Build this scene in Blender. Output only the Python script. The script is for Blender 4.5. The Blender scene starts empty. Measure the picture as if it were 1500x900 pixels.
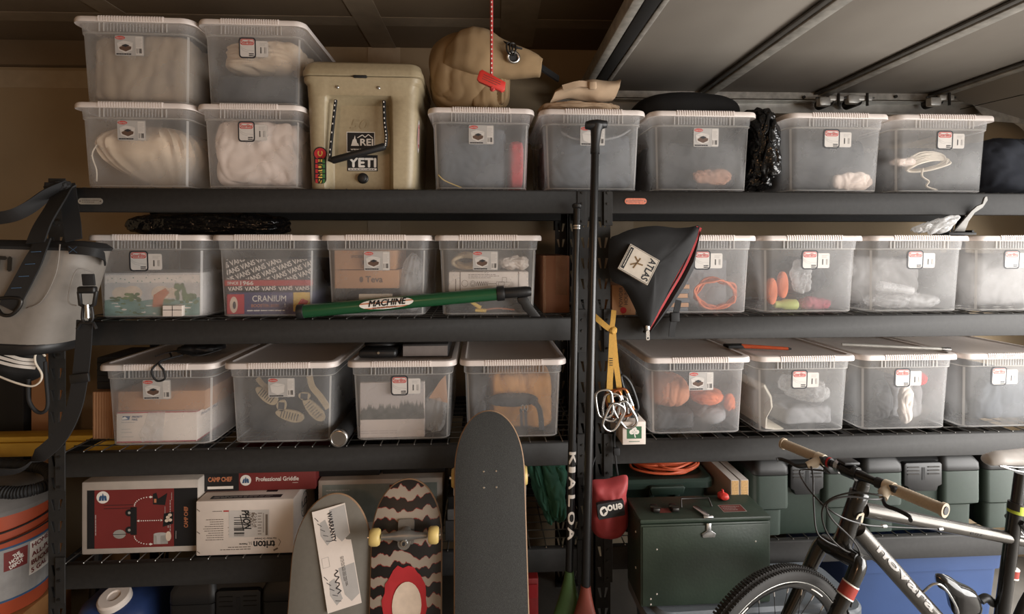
import bpy, bmesh, math, random
from mathutils import Vector, Matrix, noise

# ------------------------------------------------------------------ camera, world, light
sc = bpy.context.scene
COL = sc.collection
FPX = 780.0; DIST = 1.95; YAW = math.radians(3.4); EYE = 1.63; HOR = 359.0
WROT = math.radians(-1.4)          # the wall runs slightly askew to the shelving
cam_d = bpy.data.cameras.new('camera'); cam = bpy.data.objects.new('camera', cam_d); COL.objects.link(cam)
cam_d.sensor_width = 36.0; cam_d.lens = FPX / 1500 * 36.0
cam_d.shift_y = -(450 - HOR) / 1500.0
cam_d.clip_start = 0.02
cam.location = (0, -DIST, EYE); cam.rotation_euler = (math.pi / 2, 0, -YAW)
sc.camera = cam

world = bpy.data.worlds.new('overcast_sky'); sc.world = world; world.use_nodes = True
_bg = world.node_tree.nodes['Background']
_bg.inputs['Color'].default_value = (0.92, 0.95, 1.0, 1); _bg.inputs['Strength'].default_value = 1.0

def area_light(name, loc, rot, sx, sy, power, col):
    d = bpy.data.lights.new(name, 'AREA'); d.shape = 'RECTANGLE'; d.size = sx; d.size_y = sy
    d.energy = power; d.color = col
    o = bpy.data.objects.new(name, d); COL.objects.link(o); o.location = loc; o.rotation_euler = rot
    return o
# daylight entering through the open garage door on the right
area_light('daylight_from_garage_door', (3.05, -2.25, 1.02), (0, math.radians(90 - 32), WROT), 2.0, 4.4, 300, (1.0, 0.965, 0.925))
# warm point light added behind the camera, standing in for warm bounced light
_b = bpy.data.lights.new('warm_bounce_fill', 'POINT'); _b.energy = 24; _b.color = (1.0, 0.55, 0.29); _b.shadow_soft_size = 0.12
_bo = bpy.data.objects.new('warm_bounce_fill', _b); COL.objects.link(_bo); _bo.location = (-0.9, -3.1, 1.95)

sc.view_settings.view_transform = 'Standard'; sc.view_settings.look = 'None'
sc.view_settings.gamma = 1.0; sc.view_settings.use_curve_mapping = False
sc.view_settings.exposure = 0.0
try:
    sc.cycles.transparent_max_bounces = 24
    sc.cycles.max_bounces = 8
    sc.cycles.diffuse_bounces = 4
    sc.cycles.caustics_reflective = False; sc.cycles.caustics_refractive = False
except Exception:
    pass

# ------------------------------------------------------------------ helpers
V = Vector
noise.seed_set(7)
_s, _c = math.sin(YAW), math.cos(YAW)
def U(px, py, Y):
    """point of the plane y=Y that lies behind a photo pixel"""
    u = px - 750.0; v = py - HOR
    dx = _s * FPX + _c * u; dy = _c * FPX - _s * u; t = (Y + DIST) / dy
    return V((dx * t, Y, EYE - v * t))
def Ud(px, py, d):
    u = (px - 750.0) / FPX * d; v = (py - HOR) / FPX * d
    return V((_s * d + _c * u, -DIST + _c * d - _s * u, EYE - v))
def XP(px, Y): return U(px, HOR, Y).x
def lin(c):
    r = []
    for v in c[:3]:
        v = v / 255.0
        r.append(v / 12.92 if v <= 0.04045 else ((v + 0.055) / 1.055) ** 2.4)
    return (r[0], r[1], r[2], 1.0)

MATS = {}
def mat(name, col, rough=0.6, metal=0.0, var=0.10, scale=30.0, bump=0.0, bscale=None, coat=0.0, spec=0.5, emit=0.0):
    if name in MATS: return MATS[name]
    m = bpy.data.materials.new(name); m.use_nodes = True; MATS[name] = m
    nt = m.node_tree; P = nt.nodes['Principled BSDF']
    c = lin(col)
    tc = nt.nodes.new('ShaderNodeTexCoord'); nz = nt.nodes.new('ShaderNodeTexNoise')
    nz.inputs['Scale'].default_value = scale; nz.inputs['Detail'].default_value = 4
    nt.links.new(tc.outputs['Object'], nz.inputs['Vector'])
    rp = nt.nodes.new('ShaderNodeValToRGB')
    rp.color_ramp.elements[0].position = 0.3; rp.color_ramp.elements[1].position = 0.7
    rp.color_ramp.elements[0].color = tuple(min(1, x * (1 - var)) for x in c[:3]) + (1,)
    rp.color_ramp.elements[1].color = tuple(min(1, x * (1 + var)) for x in c[:3]) + (1,)
    nt.links.new(nz.outputs['Fac'], rp.inputs['Fac']); nt.links.new(rp.outputs['Color'], P.inputs['Base Color'])
    P.inputs['Roughness'].default_value = rough; P.inputs['Metallic'].default_value = metal
    P.inputs['Specular IOR Level'].default_value = spec
    if coat: P.inputs['Coat Weight'].default_value = coat
    if bump:
        n2 = nt.nodes.new('ShaderNodeTexNoise'); n2.inputs['Scale'].default_value = bscale or scale * 4; n2.inputs['Detail'].default_value = 3
        nt.links.new(tc.outputs['Object'], n2.inputs['Vector'])
        b = nt.nodes.new('ShaderNodeBump'); b.inputs['Strength'].default_value = bump; b.inputs['Distance'].default_value = 0.004
        nt.links.new(n2.outputs['Fac'], b.inputs['Height']); nt.links.new(b.outputs['Normal'], P.inputs['Normal'])
    return m

def cloth_mat(name, col, ws=14.0, strength=0.6, var=0.10):
    m = mat(name, col, 0.92, var=var, scale=12)
    nt = m.node_tree; P = nt.nodes['Principled BSDF']
    if P.inputs['Normal'].is_linked: return m
    tc = nt.nodes.new('ShaderNodeTexCoord'); n2 = nt.nodes.new('ShaderNodeTexNoise'); n2.noise_type = 'RIDGED_MULTIFRACTAL'
    n2.inputs['Scale'].default_value = ws * 0.6; n2.inputs['Detail'].default_value = 2.0; n2.inputs['Distortion'].default_value = 0.8
    nt.links.new(tc.outputs['Object'], n2.inputs['Vector']); b = nt.nodes.new('ShaderNodeBump'); b.inputs['Strength'].default_value = strength; b.inputs['Distance'].default_value = 0.012
    nt.links.new(n2.outputs['Fac'], b.inputs['Height']); nt.links.new(b.outputs['Normal'], P.inputs['Normal'])
    return m

def veil_mat(name, col, lo, hi, rough=0.3, scale=9.0, trans=0.4, bump=0.0, bscale=30):
    """thin see-through plastic: part clear, part milky"""
    if name in MATS: return MATS[name]
    m = bpy.data.materials.new(name); m.use_nodes = True; MATS[name] = m
    nt = m.node_tree; P = nt.nodes['Principled BSDF']; out = nt.nodes['Material Output']
    c = lin(col)
    P.inputs['Base Color'].default_value = c; P.inputs['Roughness'].default_value = rough
    tl = nt.nodes.new('ShaderNodeBsdfTranslucent'); tl.inputs['Color'].default_value = c
    mx = nt.nodes.new('ShaderNodeMixShader'); mx.inputs[0].default_value = trans
    nt.links.new(P.outputs[0], mx.inputs[1]); nt.links.new(tl.outputs[0], mx.inputs[2])
    tr = nt.nodes.new('ShaderNodeBsdfTransparent'); tr.inputs['Color'].default_value = (0.97, 0.97, 0.97, 1)
    m2 = nt.nodes.new('ShaderNodeMixShader')
    tc = nt.nodes.new('ShaderNodeTexCoord'); nz = nt.nodes.new('ShaderNodeTexNoise')
    nz.inputs['Scale'].default_value = scale; nz.inputs['Detail'].default_value = 5
    nt.links.new(tc.outputs['Object'], nz.inputs['Vector'])
    mr = nt.nodes.new('ShaderNodeMapRange'); mr.inputs['From Min'].default_value = 0.3; mr.inputs['From Max'].default_value = 0.7
    mr.inputs['To Min'].default_value = lo; mr.inputs['To Max'].default_value = hi
    nt.links.new(nz.outputs['Fac'], mr.inputs['Value']); nt.links.new(mr.outputs[0], m2.inputs[0])
    nt.links.new(tr.outputs[0], m2.inputs[1]); nt.links.new(mx.outputs[0], m2.inputs[2])
    nt.links.new(m2.outputs[0], out.inputs['Surface'])
    if bump:
        n2 = nt.nodes.new('ShaderNodeTexNoise'); n2.inputs['Scale'].default_value = bscale
        nt.links.new(tc.outputs['Object'], n2.inputs['Vector'])
        b = nt.nodes.new('ShaderNodeBump'); b.inputs['Strength'].default_value = bump; b.inputs['Distance'].default_value = 0.01
        nt.links.new(n2.outputs['Fac'], b.inputs['Height']); nt.links.new(b.outputs['Normal'], P.inputs['Normal'])
    return m

class Fr:
    """a flat frame: origin, right, up; normal = right x up"""
    def __init__(s, O, Uv=(1, 0, 0), Vv=(0, 0, 1)):
        s.O = V(O); s.U = V(Uv).normalized(); s.V = V(Vv).normalized(); s.N = s.U.cross(s.V).normalized()
    def p(s, u, v, w=0.0): return s.O + s.U * u + s.V * v + s.N * w
    def rot(s, a, u=0, v=0):
        ca, sa = math.cos(a), math.sin(a)
        return Fr(s.p(u, v), s.U * ca + s.V * sa, s.V * ca - s.U * sa)

def rrect(w, h, r, seg=4, cx=0, cy=0):
    r = min(r, w / 2 - 1e-5, h / 2 - 1e-5); pts = []
    for (sx, sy, a0) in ((1, 1, 0), (-1, 1, 90), (-1, -1, 180), (1, -1, 270)):
        for k in range(seg + 1):
            a = math.radians(a0 + 90 * k / seg)
            pts.append((cx + sx * (w / 2 - r) + r * math.cos(a), cy + sy * (h / 2 - r) + r * math.sin(a)))
    return pts
def ell(rx, ry, n=20, cx=0, cy=0, a0=0, a1=360):
    full = abs(a1 - a0) >= 360
    return [(cx + rx * math.cos(math.radians(a0 + (a1 - a0) * k / (n if full else n - 1))),
             cy + ry * math.sin(math.radians(a0 + (a1 - a0) * k / (n if full else n - 1)))) for k in range(n)]
def smoothpath(pts, n=6, closed=False):
    P = [V(p) for p in pts]; out = []
    N = len(P); segs = N if closed else N - 1
    for i in range(segs):
        if closed: a, b, c, d = P[(i - 1) % N], P[i], P[(i + 1) % N], P[(i + 2) % N]
        else: a, b, c, d = P[max(i - 1, 0)], P[i], P[i + 1], P[min(i + 2, N - 1)]
        for k in range(n):
            t = k / n
            out.append(0.5 * ((2 * b) + (c - a) * t + (2 * a - 5 * b + 4 * c - d) * t * t + (3 * b - a - 3 * c + d) * t ** 3))
    if not closed: out.append(P[-1])
    return out

_TXT = {}
def text_geo(s, fine=False):
    if (s, fine) in _TXT: return _TXT[(s, fine)]
    cu = bpy.data.curves.new('tmp', 'FONT'); cu.body = s; cu.size = 1.0; cu.resolution_u = 3
    o = bpy.data.objects.new('tmp', cu); me = bpy.data.meshes.new_from_object(o)
    if fine:      # cut up the letter faces so that they can follow a curved surface
        bm = bmesh.new(); bm.from_mesh(me); bmesh.ops.triangulate(bm, faces=bm.faces)
        for q in range(3): bmesh.ops.subdivide_edges(bm, edges=[e for e in bm.edges if e.calc_length() > 0.16], cuts=1); bmesh.ops.triangulate(bm, faces=bm.faces)
        bm.to_mesh(me); bm.free()
    vs = [tuple(v.co) for v in me.vertices]; fs = [tuple(p.vertices) for p in me.polygons]
    bpy.data.objects.remove(o); bpy.data.curves.remove(cu); bpy.data.meshes.remove(me)
    if vs:
        x0 = min(v[0] for v in vs); x1 = max(v[0] for v in vs)
        y0 = min(v[1] for v in vs); y1 = max(v[1] for v in vs)
    else: x0 = x1 = y0 = y1 = 0
    _TXT[(s, fine)] = (vs, fs, x0, x1, y0, y1); return _TXT[(s, fine)]

class MB:
    def __init__(s, *mats):
        s.vs = []; s.fs = []; s.mi = []; s.mats = list(mats); s.M = None
    def add(s, vs, fs, mi=0):
        n = len(s.vs)
        if s.M is not None: vs = [s.M @ V(v) for v in vs]
        s.vs += [tuple(v) for v in vs]; s.fs += [tuple(i + n for i in f) for f in fs]; s.mi += [mi] * len(fs); return s
    def box(s, x0, x1, y0, y1, z0, z1, mi=0):
        return s.add([(x0, y0, z0), (x1, y0, z0), (x1, y1, z0), (x0, y1, z0), (x0, y0, z1), (x1, y0, z1), (x1, y1, z1), (x0, y1, z1)],
                     [(0, 3, 2, 1), (4, 5, 6, 7), (0, 1, 5, 4), (1, 2, 6, 5), (2, 3, 7, 6), (3, 0, 4, 7)], mi)
    def obox(s, fr, u0, u1, v0, v1, w0, w1, mi=0):
        return s.prism([(u0, v0), (u1, v0), (u1, v1), (u0, v1)], w0, w1, fr, mi)
    def rbox(s, x0, x1, y0, y1, z0, z1, r, mi=0, seg=2):
        bm = bmesh.new(); bmesh.ops.create_cube(bm, size=1.0)
        for v in bm.verts:
            v.co = V(((x0 + x1) / 2 + v.co.x * (x1 - x0), (y0 + y1) / 2 + v.co.y * (y1 - y0), (z0 + z1) / 2 + v.co.z * (z1 - z0)))
        bmesh.ops.bevel(bm, geom=list(bm.edges), offset=r, segments=seg, affect='EDGES', profile=0.5)
        bm.verts.index_update()
        s.add([v.co.copy() for v in bm.verts], [[v.index for v in f.verts] for f in bm.faces], mi); bm.free(); return s
    def tube(s, pts, r, n=8, mi=0, cap=True, closed=False, sq=1.0):
        P = [V(p) for p in pts]; N = len(P)
        R = r if isinstance(r, (list, tuple)) else [r] * N
        T = []
        for i in range(N):
            a = P[(i - 1) % N] if (closed or i > 0) else P[i]; b = P[(i + 1) % N] if (closed or i < N - 1) else P[i]
            t = (b - a)
            T.append(t.normalized() if t.length > 1e-9 else V((0, 0, 1)))
        up = V((0, 0, 1)) if abs(T[0].z) < 0.9 else V((1, 0, 0))
        nrm = (up - T[0] * up.dot(T[0])).normalized(); vs = []
        for i in range(N):
            nrm = nrm - T[i] * nrm.dot(T[i])
            nrm = nrm.normalized() if nrm.length > 1e-6 else T[i].orthogonal().normalized()
            bi = T[i].cross(nrm)
            for k in range(n):
                a = 2 * math.pi * k / n
                vs.append(P[i] + (nrm * math.cos(a) + bi * math.sin(a) * sq) * R[i])
        fs = []
        for i in range(N if closed else N - 1):
            j = (i + 1) % N
            for k in range(n):
                k2 = (k + 1) % n; fs.append((i * n + k, i * n + k2, j * n + k2, j * n + k))
        if cap and not closed:
            fs.append(tuple(range(n - 1, -1, -1))); fs.append(tuple((N - 1) * n + k for k in range(n)))
        return s.add(vs, fs, mi)
    def loft(s, rings, mi=0, c0=True, c1=True, closed=True):
        n = len(rings[0]); vs = [p for r in rings for p in r]; fs = []
        for i in range(len(rings) - 1):
            for k in range(n if closed else n - 1):
                k2 = (k + 1) % n; fs.append((i * n + k, i * n + k2, (i + 1) * n + k2, (i + 1) * n + k))
        if c0: fs.append(tuple(range(n - 1, -1, -1)))
        if c1: fs.append(tuple((len(rings) - 1) * n + k for k in range(n)))
        return s.add(vs, fs, mi)
    def lathe(s, prof, n=24, mi=0, O=(0, 0, 0), axis=(0, 0, 1), c0=True, c1=True):
        ax = V(axis).normalized(); a = ax.orthogonal().normalized(); b = ax.cross(a); O = V(O)
        rings = [[O + ax * z + (a * math.cos(2 * math.pi * k / n) + b * math.sin(2 * math.pi * k / n)) * r for k in range(n)] for (r, z) in prof]
        return s.loft(rings, mi, c0, c1)
    def prism(s, poly, w0, w1, fr, mi=0):
        n = len(poly)
        vs = [fr.p(u, v, w0) for (u, v) in poly] + [fr.p(u, v, w1) for (u, v) in poly]
        fs = [tuple(range(n - 1, -1, -1)), tuple(range(n, 2 * n))] + [(k, (k + 1) % n, n + (k + 1) % n, n + k) for k in range(n)]
        return s.add(vs, fs, mi)
    def flat(s, poly, fr, w, mi=0):
        return s.add([fr.p(u, v, w) for (u, v) in poly], [tuple(range(len(poly)))], mi)
    def rect(s, fr, u0, u1, v0, v1, w, mi=0):
        return s.flat([(u0, v0), (u1, v0), (u1, v1), (u0, v1)], fr, w, mi)
    def line(s, fr, pts, th, w, mi=0):
        for (a, b) in zip(pts[:-1], pts[1:]):
            d = V((b[0] - a[0], b[1] - a[1])); 
            if d.length < 1e-9: continue
            n = V((-d.y, d.x)).normalized() * th / 2
            s.flat([(a[0] - n.x, a[1] - n.y), (b[0] - n.x, b[1] - n.y), (b[0] + n.x, b[1] + n.y), (a[0] + n.x, a[1] + n.y)], fr, w, mi)
        return s
    def text(s, t, fr, u, v, h, w, mi=0, width=None, rot=0.0, align='c', shear=0.0, bold=0.0, clip=None):
        """t drawn centred on (u, v), capital height h"""
        vs, fs, x0, x1, y0, y1 = text_geo(t, not isinstance(fr, Fr))
        if not vs: return s
        k = h / 0.69; kx = k if width is None else width / max(x1 - x0, 1e-6)
        ca, sa = math.cos(rot), math.sin(rot); cx = (x0 + x1) / 2 if align == 'c' else x0
        offs = [(0, 0)] if not bold else [(-bold, 0), (bold, 0), (0, bold), (0, -bold)]
        for q, (ox, oy) in enumerate(offs):
            out = []
            for p in vs:
                a = (p[0] - cx) * kx + ox; b = (p[1] - 0.345) * k + oy; a += b * shear
                uu, vv = u + a * ca - b * sa, v + a * sa + b * ca
                if clip: uu, vv = min(max(uu, clip[0]), clip[1]), min(max(vv, clip[2]), clip[3])
                out.append(fr.p(uu, vv, w + q * 0.00004))
            s.add(out, fs, mi)
        return s
    def lines_text(s, fr, u0, u1, v0, v1, n, w, mi=0, seed=1, th=0.35):
        """unreadably small print: rows of little dashes"""
        rnd = random.Random(seed); dv = (v1 - v0) / n
        for i in range(n):
            v = v1 - (i + 0.5) * dv; u = u0; end = u1 - rnd.random() * (u1 - u0) * 0.35
            while u < end:
                l = (u1 - u0) * (0.05 + rnd.random() * 0.10); s.rect(fr, u, min(u + l, u1), v - dv * th / 2, v + dv * th / 2, w, mi); u += l + (u1 - u0) * 0.02
        return s
    def barcode(s, fr, u0, u1, v0, v1, w, mi=0, seed=1, n=13):
        rnd = random.Random(seed); k = (u1 - u0) / n
        for i in range(n):
            if i in (0, n - 1) or rnd.random() < 0.7: s.rect(fr, u0 + i * k, u0 + i * k + k * rnd.choice((0.35, 0.6, 0.8)), v0, v1, w, mi)
        return s
    def mesh(s, name, smooth=35, bevel=0.0, bseg=2):
        me = bpy.data.meshes.new(name); me.from_pydata(s.vs, [], s.fs)
        for m in s.mats: me.materials.append(m)
        me.polygons.foreach_set('material_index', s.mi); me.validate()
        if bevel:
            bm = bmesh.new(); bm.from_mesh(me); bmesh.ops.remove_doubles(bm, verts=bm.verts, dist=1e-6)
            ed = [e for e in bm.edges if e.is_manifold and e.calc_face_angle(0) > 0.6]
            bmesh.ops.bevel(bm, geom=ed, offset=bevel, segments=bseg, affect='EDGES', profile=0.5, clamp_overlap=True)
            bm.to_mesh(me); bm.free()
        if smooth:
            me.polygons.foreach_set('use_smooth', [True] * len(me.polygons)); me.set_sharp_from_angle(angle=math.radians(smooth))
        me.update(); return me
    def build(s, name, parent=None, smooth=35, bevel=0.0, world=False, bseg=2):
        if world and parent is not None:
            r = parent
            while r.parent: r = r.parent
            Mi = r.matrix_basis.inverted(); s.vs = [tuple(Mi @ V(v)) for v in s.vs]
        org = None
        if parent is None and s.vs:
            xs, ys, zs = zip(*s.vs); org = V(((min(xs) + max(xs)) / 2, (min(ys) + max(ys)) / 2, min(zs)))
            s.vs = [(a - org.x, b - org.y, c - org.z) for a, b, c in s.vs]
        o = bpy.data.objects.new(name, s.mesh(name, smooth, bevel, bseg)); COL.objects.link(o)
        if parent is not None: o.parent = parent
        if org is not None: o.location = org
        return o

def thing(name, label, cat, loc=(0, 0, 0), rz=0.0, group=None):
    o = bpy.data.objects.new(name, None); COL.objects.link(o); o.empty_display_size = 0.05
    o.location = V(loc); o.rotation_euler = (0, 0, rz); o['label'] = label; o['category'] = cat
    o.matrix_basis  # basis is location + rotation
    if group: o['group'] = group
    return o
def tag(o, label, cat, group=None, kind=None):
    o['label'] = label; o['category'] = cat
    if group: o['group'] = group
    if kind: o['kind'] = kind
    return o
def struct(o): o['kind'] = 'structure'; return o
def inst(me, name, parent=None, loc=(0, 0, 0), rot=(0, 0, 0)):
    o = bpy.data.objects.new(name, me); COL.objects.link(o); o.location = loc; o.rotation_euler = rot
    if parent is not None: o.parent = parent
    return o

def sgnp(v, e): return math.copysign(abs(v) ** e, v)
def blob(mb, cx, cy, z0, w, d, h, seed=0, e=0.45, ev=0.5, amp=0.01, freq=9.0, stretch=(1, 1, 1), nu=44, nv=26, mi=0, fold=0.6, M=None):
    """a soft bundle: rounded cushion wrinkled with folds, standing on z0"""
    so = V((seed * 7.31, seed * 3.17, seed * 1.93)); k = max(2.0, min(10.0, 2.0 / max(e, 0.2))); n = max(6, int(nv * 0.8))
    idx = {}; vs = []; fs = []
    def vert(p):
        key = (round(p[0] * n), round(p[1] * n), round(p[2] * n))
        if key in idx: return idx[key]
        r = (abs(p[0]) ** k + abs(p[1]) ** k + abs(p[2]) ** k) ** (1 / k); p = V(p) / r
        nr = V((sgnp(p.x, k - 1) / w, sgnp(p.y, k - 1) / d, sgnp(p.z, k - 1) / h)).normalized()
        q = V((p.x * w / 2, p.y * d / 2, p.z * h / 2))
        s_ = V((q.x * stretch[0], q.y * stretch[1], q.z * stretch[2])) * freq + so
        s2 = s_ + noise.noise_vector(s_ * 0.7) * 0.9
        a = noise.noise(s_ * 0.6); r1 = abs(noise.noise(s2 * 1.2 + V((5, 9, 2)))) ** 0.6; r2 = abs(noise.noise(s2 * 2.7 + V((1, 4, 7)))) ** 0.7; b3 = noise.noise(s_ * 6.0)
        q = q + nr * amp * ((1 - fold) * a * 2 + fold * (1.5 * r1 + 0.8 * r2 - 1.1) - 0.15 + 0.10 * b3)
        q = V((cx + q.x, cy + q.y, z0 + h / 2 + q.z))
        if q.z < z0: q.z = z0 + 0.0005
        if M is not None: q = M @ q
        idx[key] = len(vs); vs.append(q); return idx[key]
    for ax in range(3):
        for sg in (-1, 1):
            for i in range(n):
                for j in range(n):
                    f = []
                    for (di, dj) in ((0, 0), (1, 0), (1, 1), (0, 1)):
                        u, v = -1 + 2 * (i + di) / n, -1 + 2 * (j + dj) / n; p = [0, 0, 0]; p[ax] = sg; p[(ax + 1) % 3] = u; p[(ax + 2) % 3] = v; f.append(vert(p))
                    fs.append(tuple(f) if sg > 0 else tuple(f[::-1]))
    return mb.add(vs, fs, mi)
def strap(mb, pts, w, th, side, mi=0):
    """flat webbing along a path; side = direction across the width"""
    P = [V(p) for p in pts]; rings = []
    for i, p in enumerate(P):
        t = (P[min(i + 1, len(P) - 1)] - P[max(i - 1, 0)]).normalized()
        sd = V(side[i]) if isinstance(side, list) else V(side)
        sd = (sd - t * sd.dot(t)).normalized(); n = t.cross(sd)
        rings.append([p - sd * w / 2 - n * th / 2, p + sd * w / 2 - n * th / 2, p + sd * w / 2 + n * th / 2, p - sd * w / 2 + n * th / 2])
    return mb.loft(rings, mi)

# ------------------------------------------------------------------ the garage itself (askew by WROT)
WM = Matrix.Rotation(WROT, 4, 'Z')
def WMB(*m):
    b = MB(*m); b.M = WM; return b
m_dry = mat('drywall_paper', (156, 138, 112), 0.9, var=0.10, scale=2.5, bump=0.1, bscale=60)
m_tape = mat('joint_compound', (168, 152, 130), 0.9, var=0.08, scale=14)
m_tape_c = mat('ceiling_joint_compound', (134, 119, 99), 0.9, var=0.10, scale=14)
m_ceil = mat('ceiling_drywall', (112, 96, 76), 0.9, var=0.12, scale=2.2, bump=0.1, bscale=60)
m_conc = mat('concrete', (120, 116, 110), 0.85, var=0.15, scale=6, bump=0.2)
m_wood = mat('stud_wood', (160, 112, 66), 0.7, var=0.18, scale=12)
m_dkwood = mat('dark_brown_wood', (62, 42, 32), 0.7, var=0.15, scale=12)
m_galv = mat('galvanised_steel', (196, 194, 188), 0.38, 0.45, var=0.18, scale=18)
m_steel = mat('bright_steel', (200, 200, 200), 0.25, 1.0, var=0.08)
m_dksteel = mat('dark_steel', (60, 58, 56), 0.4, 0.8)
WY = 0.74; CZ = 2.62; RX = 2.95; LX = -3.3; FY = -5.0
b = WMB(m_conc); b.box(LX, RX + 6, FY, WY, -0.1, 0.0); struct(b.build('floor'))
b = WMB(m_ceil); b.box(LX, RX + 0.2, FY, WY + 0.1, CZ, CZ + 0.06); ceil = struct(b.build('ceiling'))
b = WMB(m_dry); b.box(LX, RX + 0.2, WY, WY + 0.1, 0, CZ); wallb = struct(b.build('wall_back'))
b = WMB(m_dry); b.box(LX - 0.1, LX, FY, WY + 0.1, 0, CZ); struct(b.build('wall_left'))
b = WMB(m_dry); b.box(LX - 0.1, RX + 0.2, FY - 0.1, FY, 0, CZ); struct(b.build('wall_front'))
b = WMB(m_dry)
b.box(RX, RX + 0.14, FY, WY, 2.16, CZ); b.box(RX, RX + 0.14, 0.12, WY, 0, 2.16); b.box(RX, RX + 0.14, FY, FY + 0.3, 0, 2.16)
struct(b.build('wall_right'))
b = WMB(m_wood); b.box(RX - 0.03, RX, 0.30, 0.40, 0, 2.3); struct(b.build('trim_1', bevel=0.003))
b = WMB(m_dkwood); b.box(RX - 0.045, RX, 0.40, 0.56, 0, 2.3); struct(b.build('trim_2', bevel=0.003))
# ledger board low on the left of the ceiling corner, and the taped joints
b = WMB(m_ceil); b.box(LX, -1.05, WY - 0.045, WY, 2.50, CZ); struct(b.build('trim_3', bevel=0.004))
def tape(parent, x0, x1, y0, y1, z0, z1):
    r = parent; t = WMB(m_tape if parent is not ceil else m_tape_c); t.box(x0, x1, y0, y1, z0, z1); t.build('joint_tape', parent, world=True)
for (x0, x1, y0, y1) in ((-3.3, 2.9, 0.38, 0.47), (-1.62, -1.52, -4, WY), (-1.16, -1.03, -1.0, 0.16), (-0.56, -0.44, -4, WY), (0.08, 0.24, -4, 0.7)):
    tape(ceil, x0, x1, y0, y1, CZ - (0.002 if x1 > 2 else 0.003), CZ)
for (x0, x1, z0, z1) in ((-3.3, -1.0, 2.40, 2.485), (-2.55, -2.42, 0, 2.4), (-0.58, -0.42, 0.0, CZ), (0.62, 0.76, 0, CZ), (-3.3, 2.9, 1.18, 1.28)):
    tape(wallb, x0, x1, WY - (0.002 if x1 > 2 else 0.003), WY, z0, z1)

# ---- raised sectional garage door
DZ = 2.375; DX0 = 0.50; SEC = 0.572; DY1 = 0.60; DY0 = -4.3
m_panel = mat('door_panel_grey', (150, 143, 134), 0.6, var=0.06, scale=3.0, bump=0.5, bscale=3)
for n_ in m_panel.node_tree.nodes:      # long soft waves in the sheet, running across the door
    if n_.type == 'BUMP':
        n_.inputs['Distance'].default_value = 0.02; nz_ = n_.inputs['Height'].links[0].from_node; nz_.inputs['Detail'].default_value = 0.6; mp_ = m_panel.node_tree.nodes.new('ShaderNodeMapping'); mp_.inputs['Scale'].default_value = (1.3, 0.10, 1.0)
        m_panel.node_tree.links.new(nz_.inputs['Vector'].links[0].from_socket, mp_.inputs['Vector']); m_panel.node_tree.links.new(mp_.outputs[0], nz_.inputs['Vector'])
m_strut = mat('door_stiffener', (176, 172, 164), 0.5, 0.3, var=0.25, scale=30)
m_rack0 = mat('stile_grey', (80, 77, 72), 0.6)
m_rub = mat('black_rubber', (26, 25, 24), 0.7)
door = thing('garage_door', 'raised grey sectional garage door hanging overhead on the right', 'garage door', WM @ V((DX0, DY1, DZ)))
def slab(x0, z0, x1, z1, name, m, lo=0.0, th=0.042, y0=DY0, y1=DY1):
    d = V((x1 - x0, 0, z1 - z0)).normalized(); n = V((-d.z, 0, d.x))
    P = [V((x0, 0, z0)) + n * lo, V((x1, 0, z1)) + n * lo, V((x1, 0, z1)) + n * (lo + th), V((x0, 0, z0)) + n * (lo + th)]
    q = WMB(m); q.loft([[V((p.x, y0, p.z)) for p in P], [V((p.x, y1, p.z)) for p in P]])
    return q.build(name, door, world=True, bevel=0.004)
joints = [(DX0, DZ), (DX0 + SEC, DZ), (DX0 + 2 * SEC, DZ), (DX0 + 3 * SEC, DZ), (DX0 + 4 * SEC - 0.02, DZ - 0.15)]
for (a, c) in zip(joints[:-1], joints[1:]):
    slab(a[0] + 0.004, a[1], c[0] - 0.004, c[1], 'door_section', m_panel)
for i, (x, z) in enumerate(joints[1:4]):
    slab(x - 0.032, z - 0.002, x - 0.006, z - 0.002, 'end_stile', m_rack0, lo=-0.010, th=0.010)
    slab(x - 0.005, z - 0.002, x + 0.045, z - 0.002, 'stiffener', m_strut, lo=-0.016, th=0.016)
slab(DX0 - 0.035, DZ - 0.002, DX0, DZ - 0.002, 'top_rail', m_strut, lo=-0.012, th=0.055)
slab(DX0 + 0.001, DZ - 0.002, DX0 + 0.05, DZ - 0.002, 'rubber_seal', m_rub, lo=-0.014, th=0.014)
slab(DX0 + 0.055, DZ - 0.002, DX0 + 0.075, DZ - 0.002, 'stiffener', m_strut, lo=-0.012, th=0.012)
b = WMB(m_dksteel)   # lift cable
b.tube([(2.35, 0.60, 2.30), (4.0 - 1.15, -0.5, 2.36)], 0.0018, 6); b.build('lift_cable', door, world=True)
# rollers with hinges
for k, (px, tilt) in enumerate(((1203, 0.3), (1243, -0.2), (1357, 0.5))):
    p = WM.inverted() @ U(px, 153, 0.56); h = WMB(m_galv, m_dksteel)
    h.tube([(p.x, 0.54, p.z), (p.x, 0.62, p.z)], 0.024, 14, 1); h.tube([(p.x, 0.525, p.z), (p.x, 0.54, p.z)], 0.010, 10, 0)
    h.rbox(p.x - 0.06, p.x - 0.005, 0.515, 0.55, p.z - 0.022 - tilt * 0.02, p.z + 0.020 - tilt * 0.02, 0.008)
    h.rbox(p.x - 0.012, p.x + 0.062, 0.52, 0.54, p.z - 0.004, p.z + 0.022, 0.006)
    h.tube([(p.x - 0.07, 0.53, p.z + 0.012), (p.x + 0.075, 0.53, p.z + 0.012)], 0.004, 8, 1)
    h.tube([(p.x + 0.03, 0.515, p.z - 0.03), (p.x + 0.03, 0.515, p.z + 0.03)], 0.006, 8, 1)
    h.build('roller_hinge', door, world=True)
track = thing('door_track', 'galvanised horizontal door track along the back wall', 'door track', WM @ V((0.5, 0.62, 2.28)))
b = WMB(m_galv)
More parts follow.
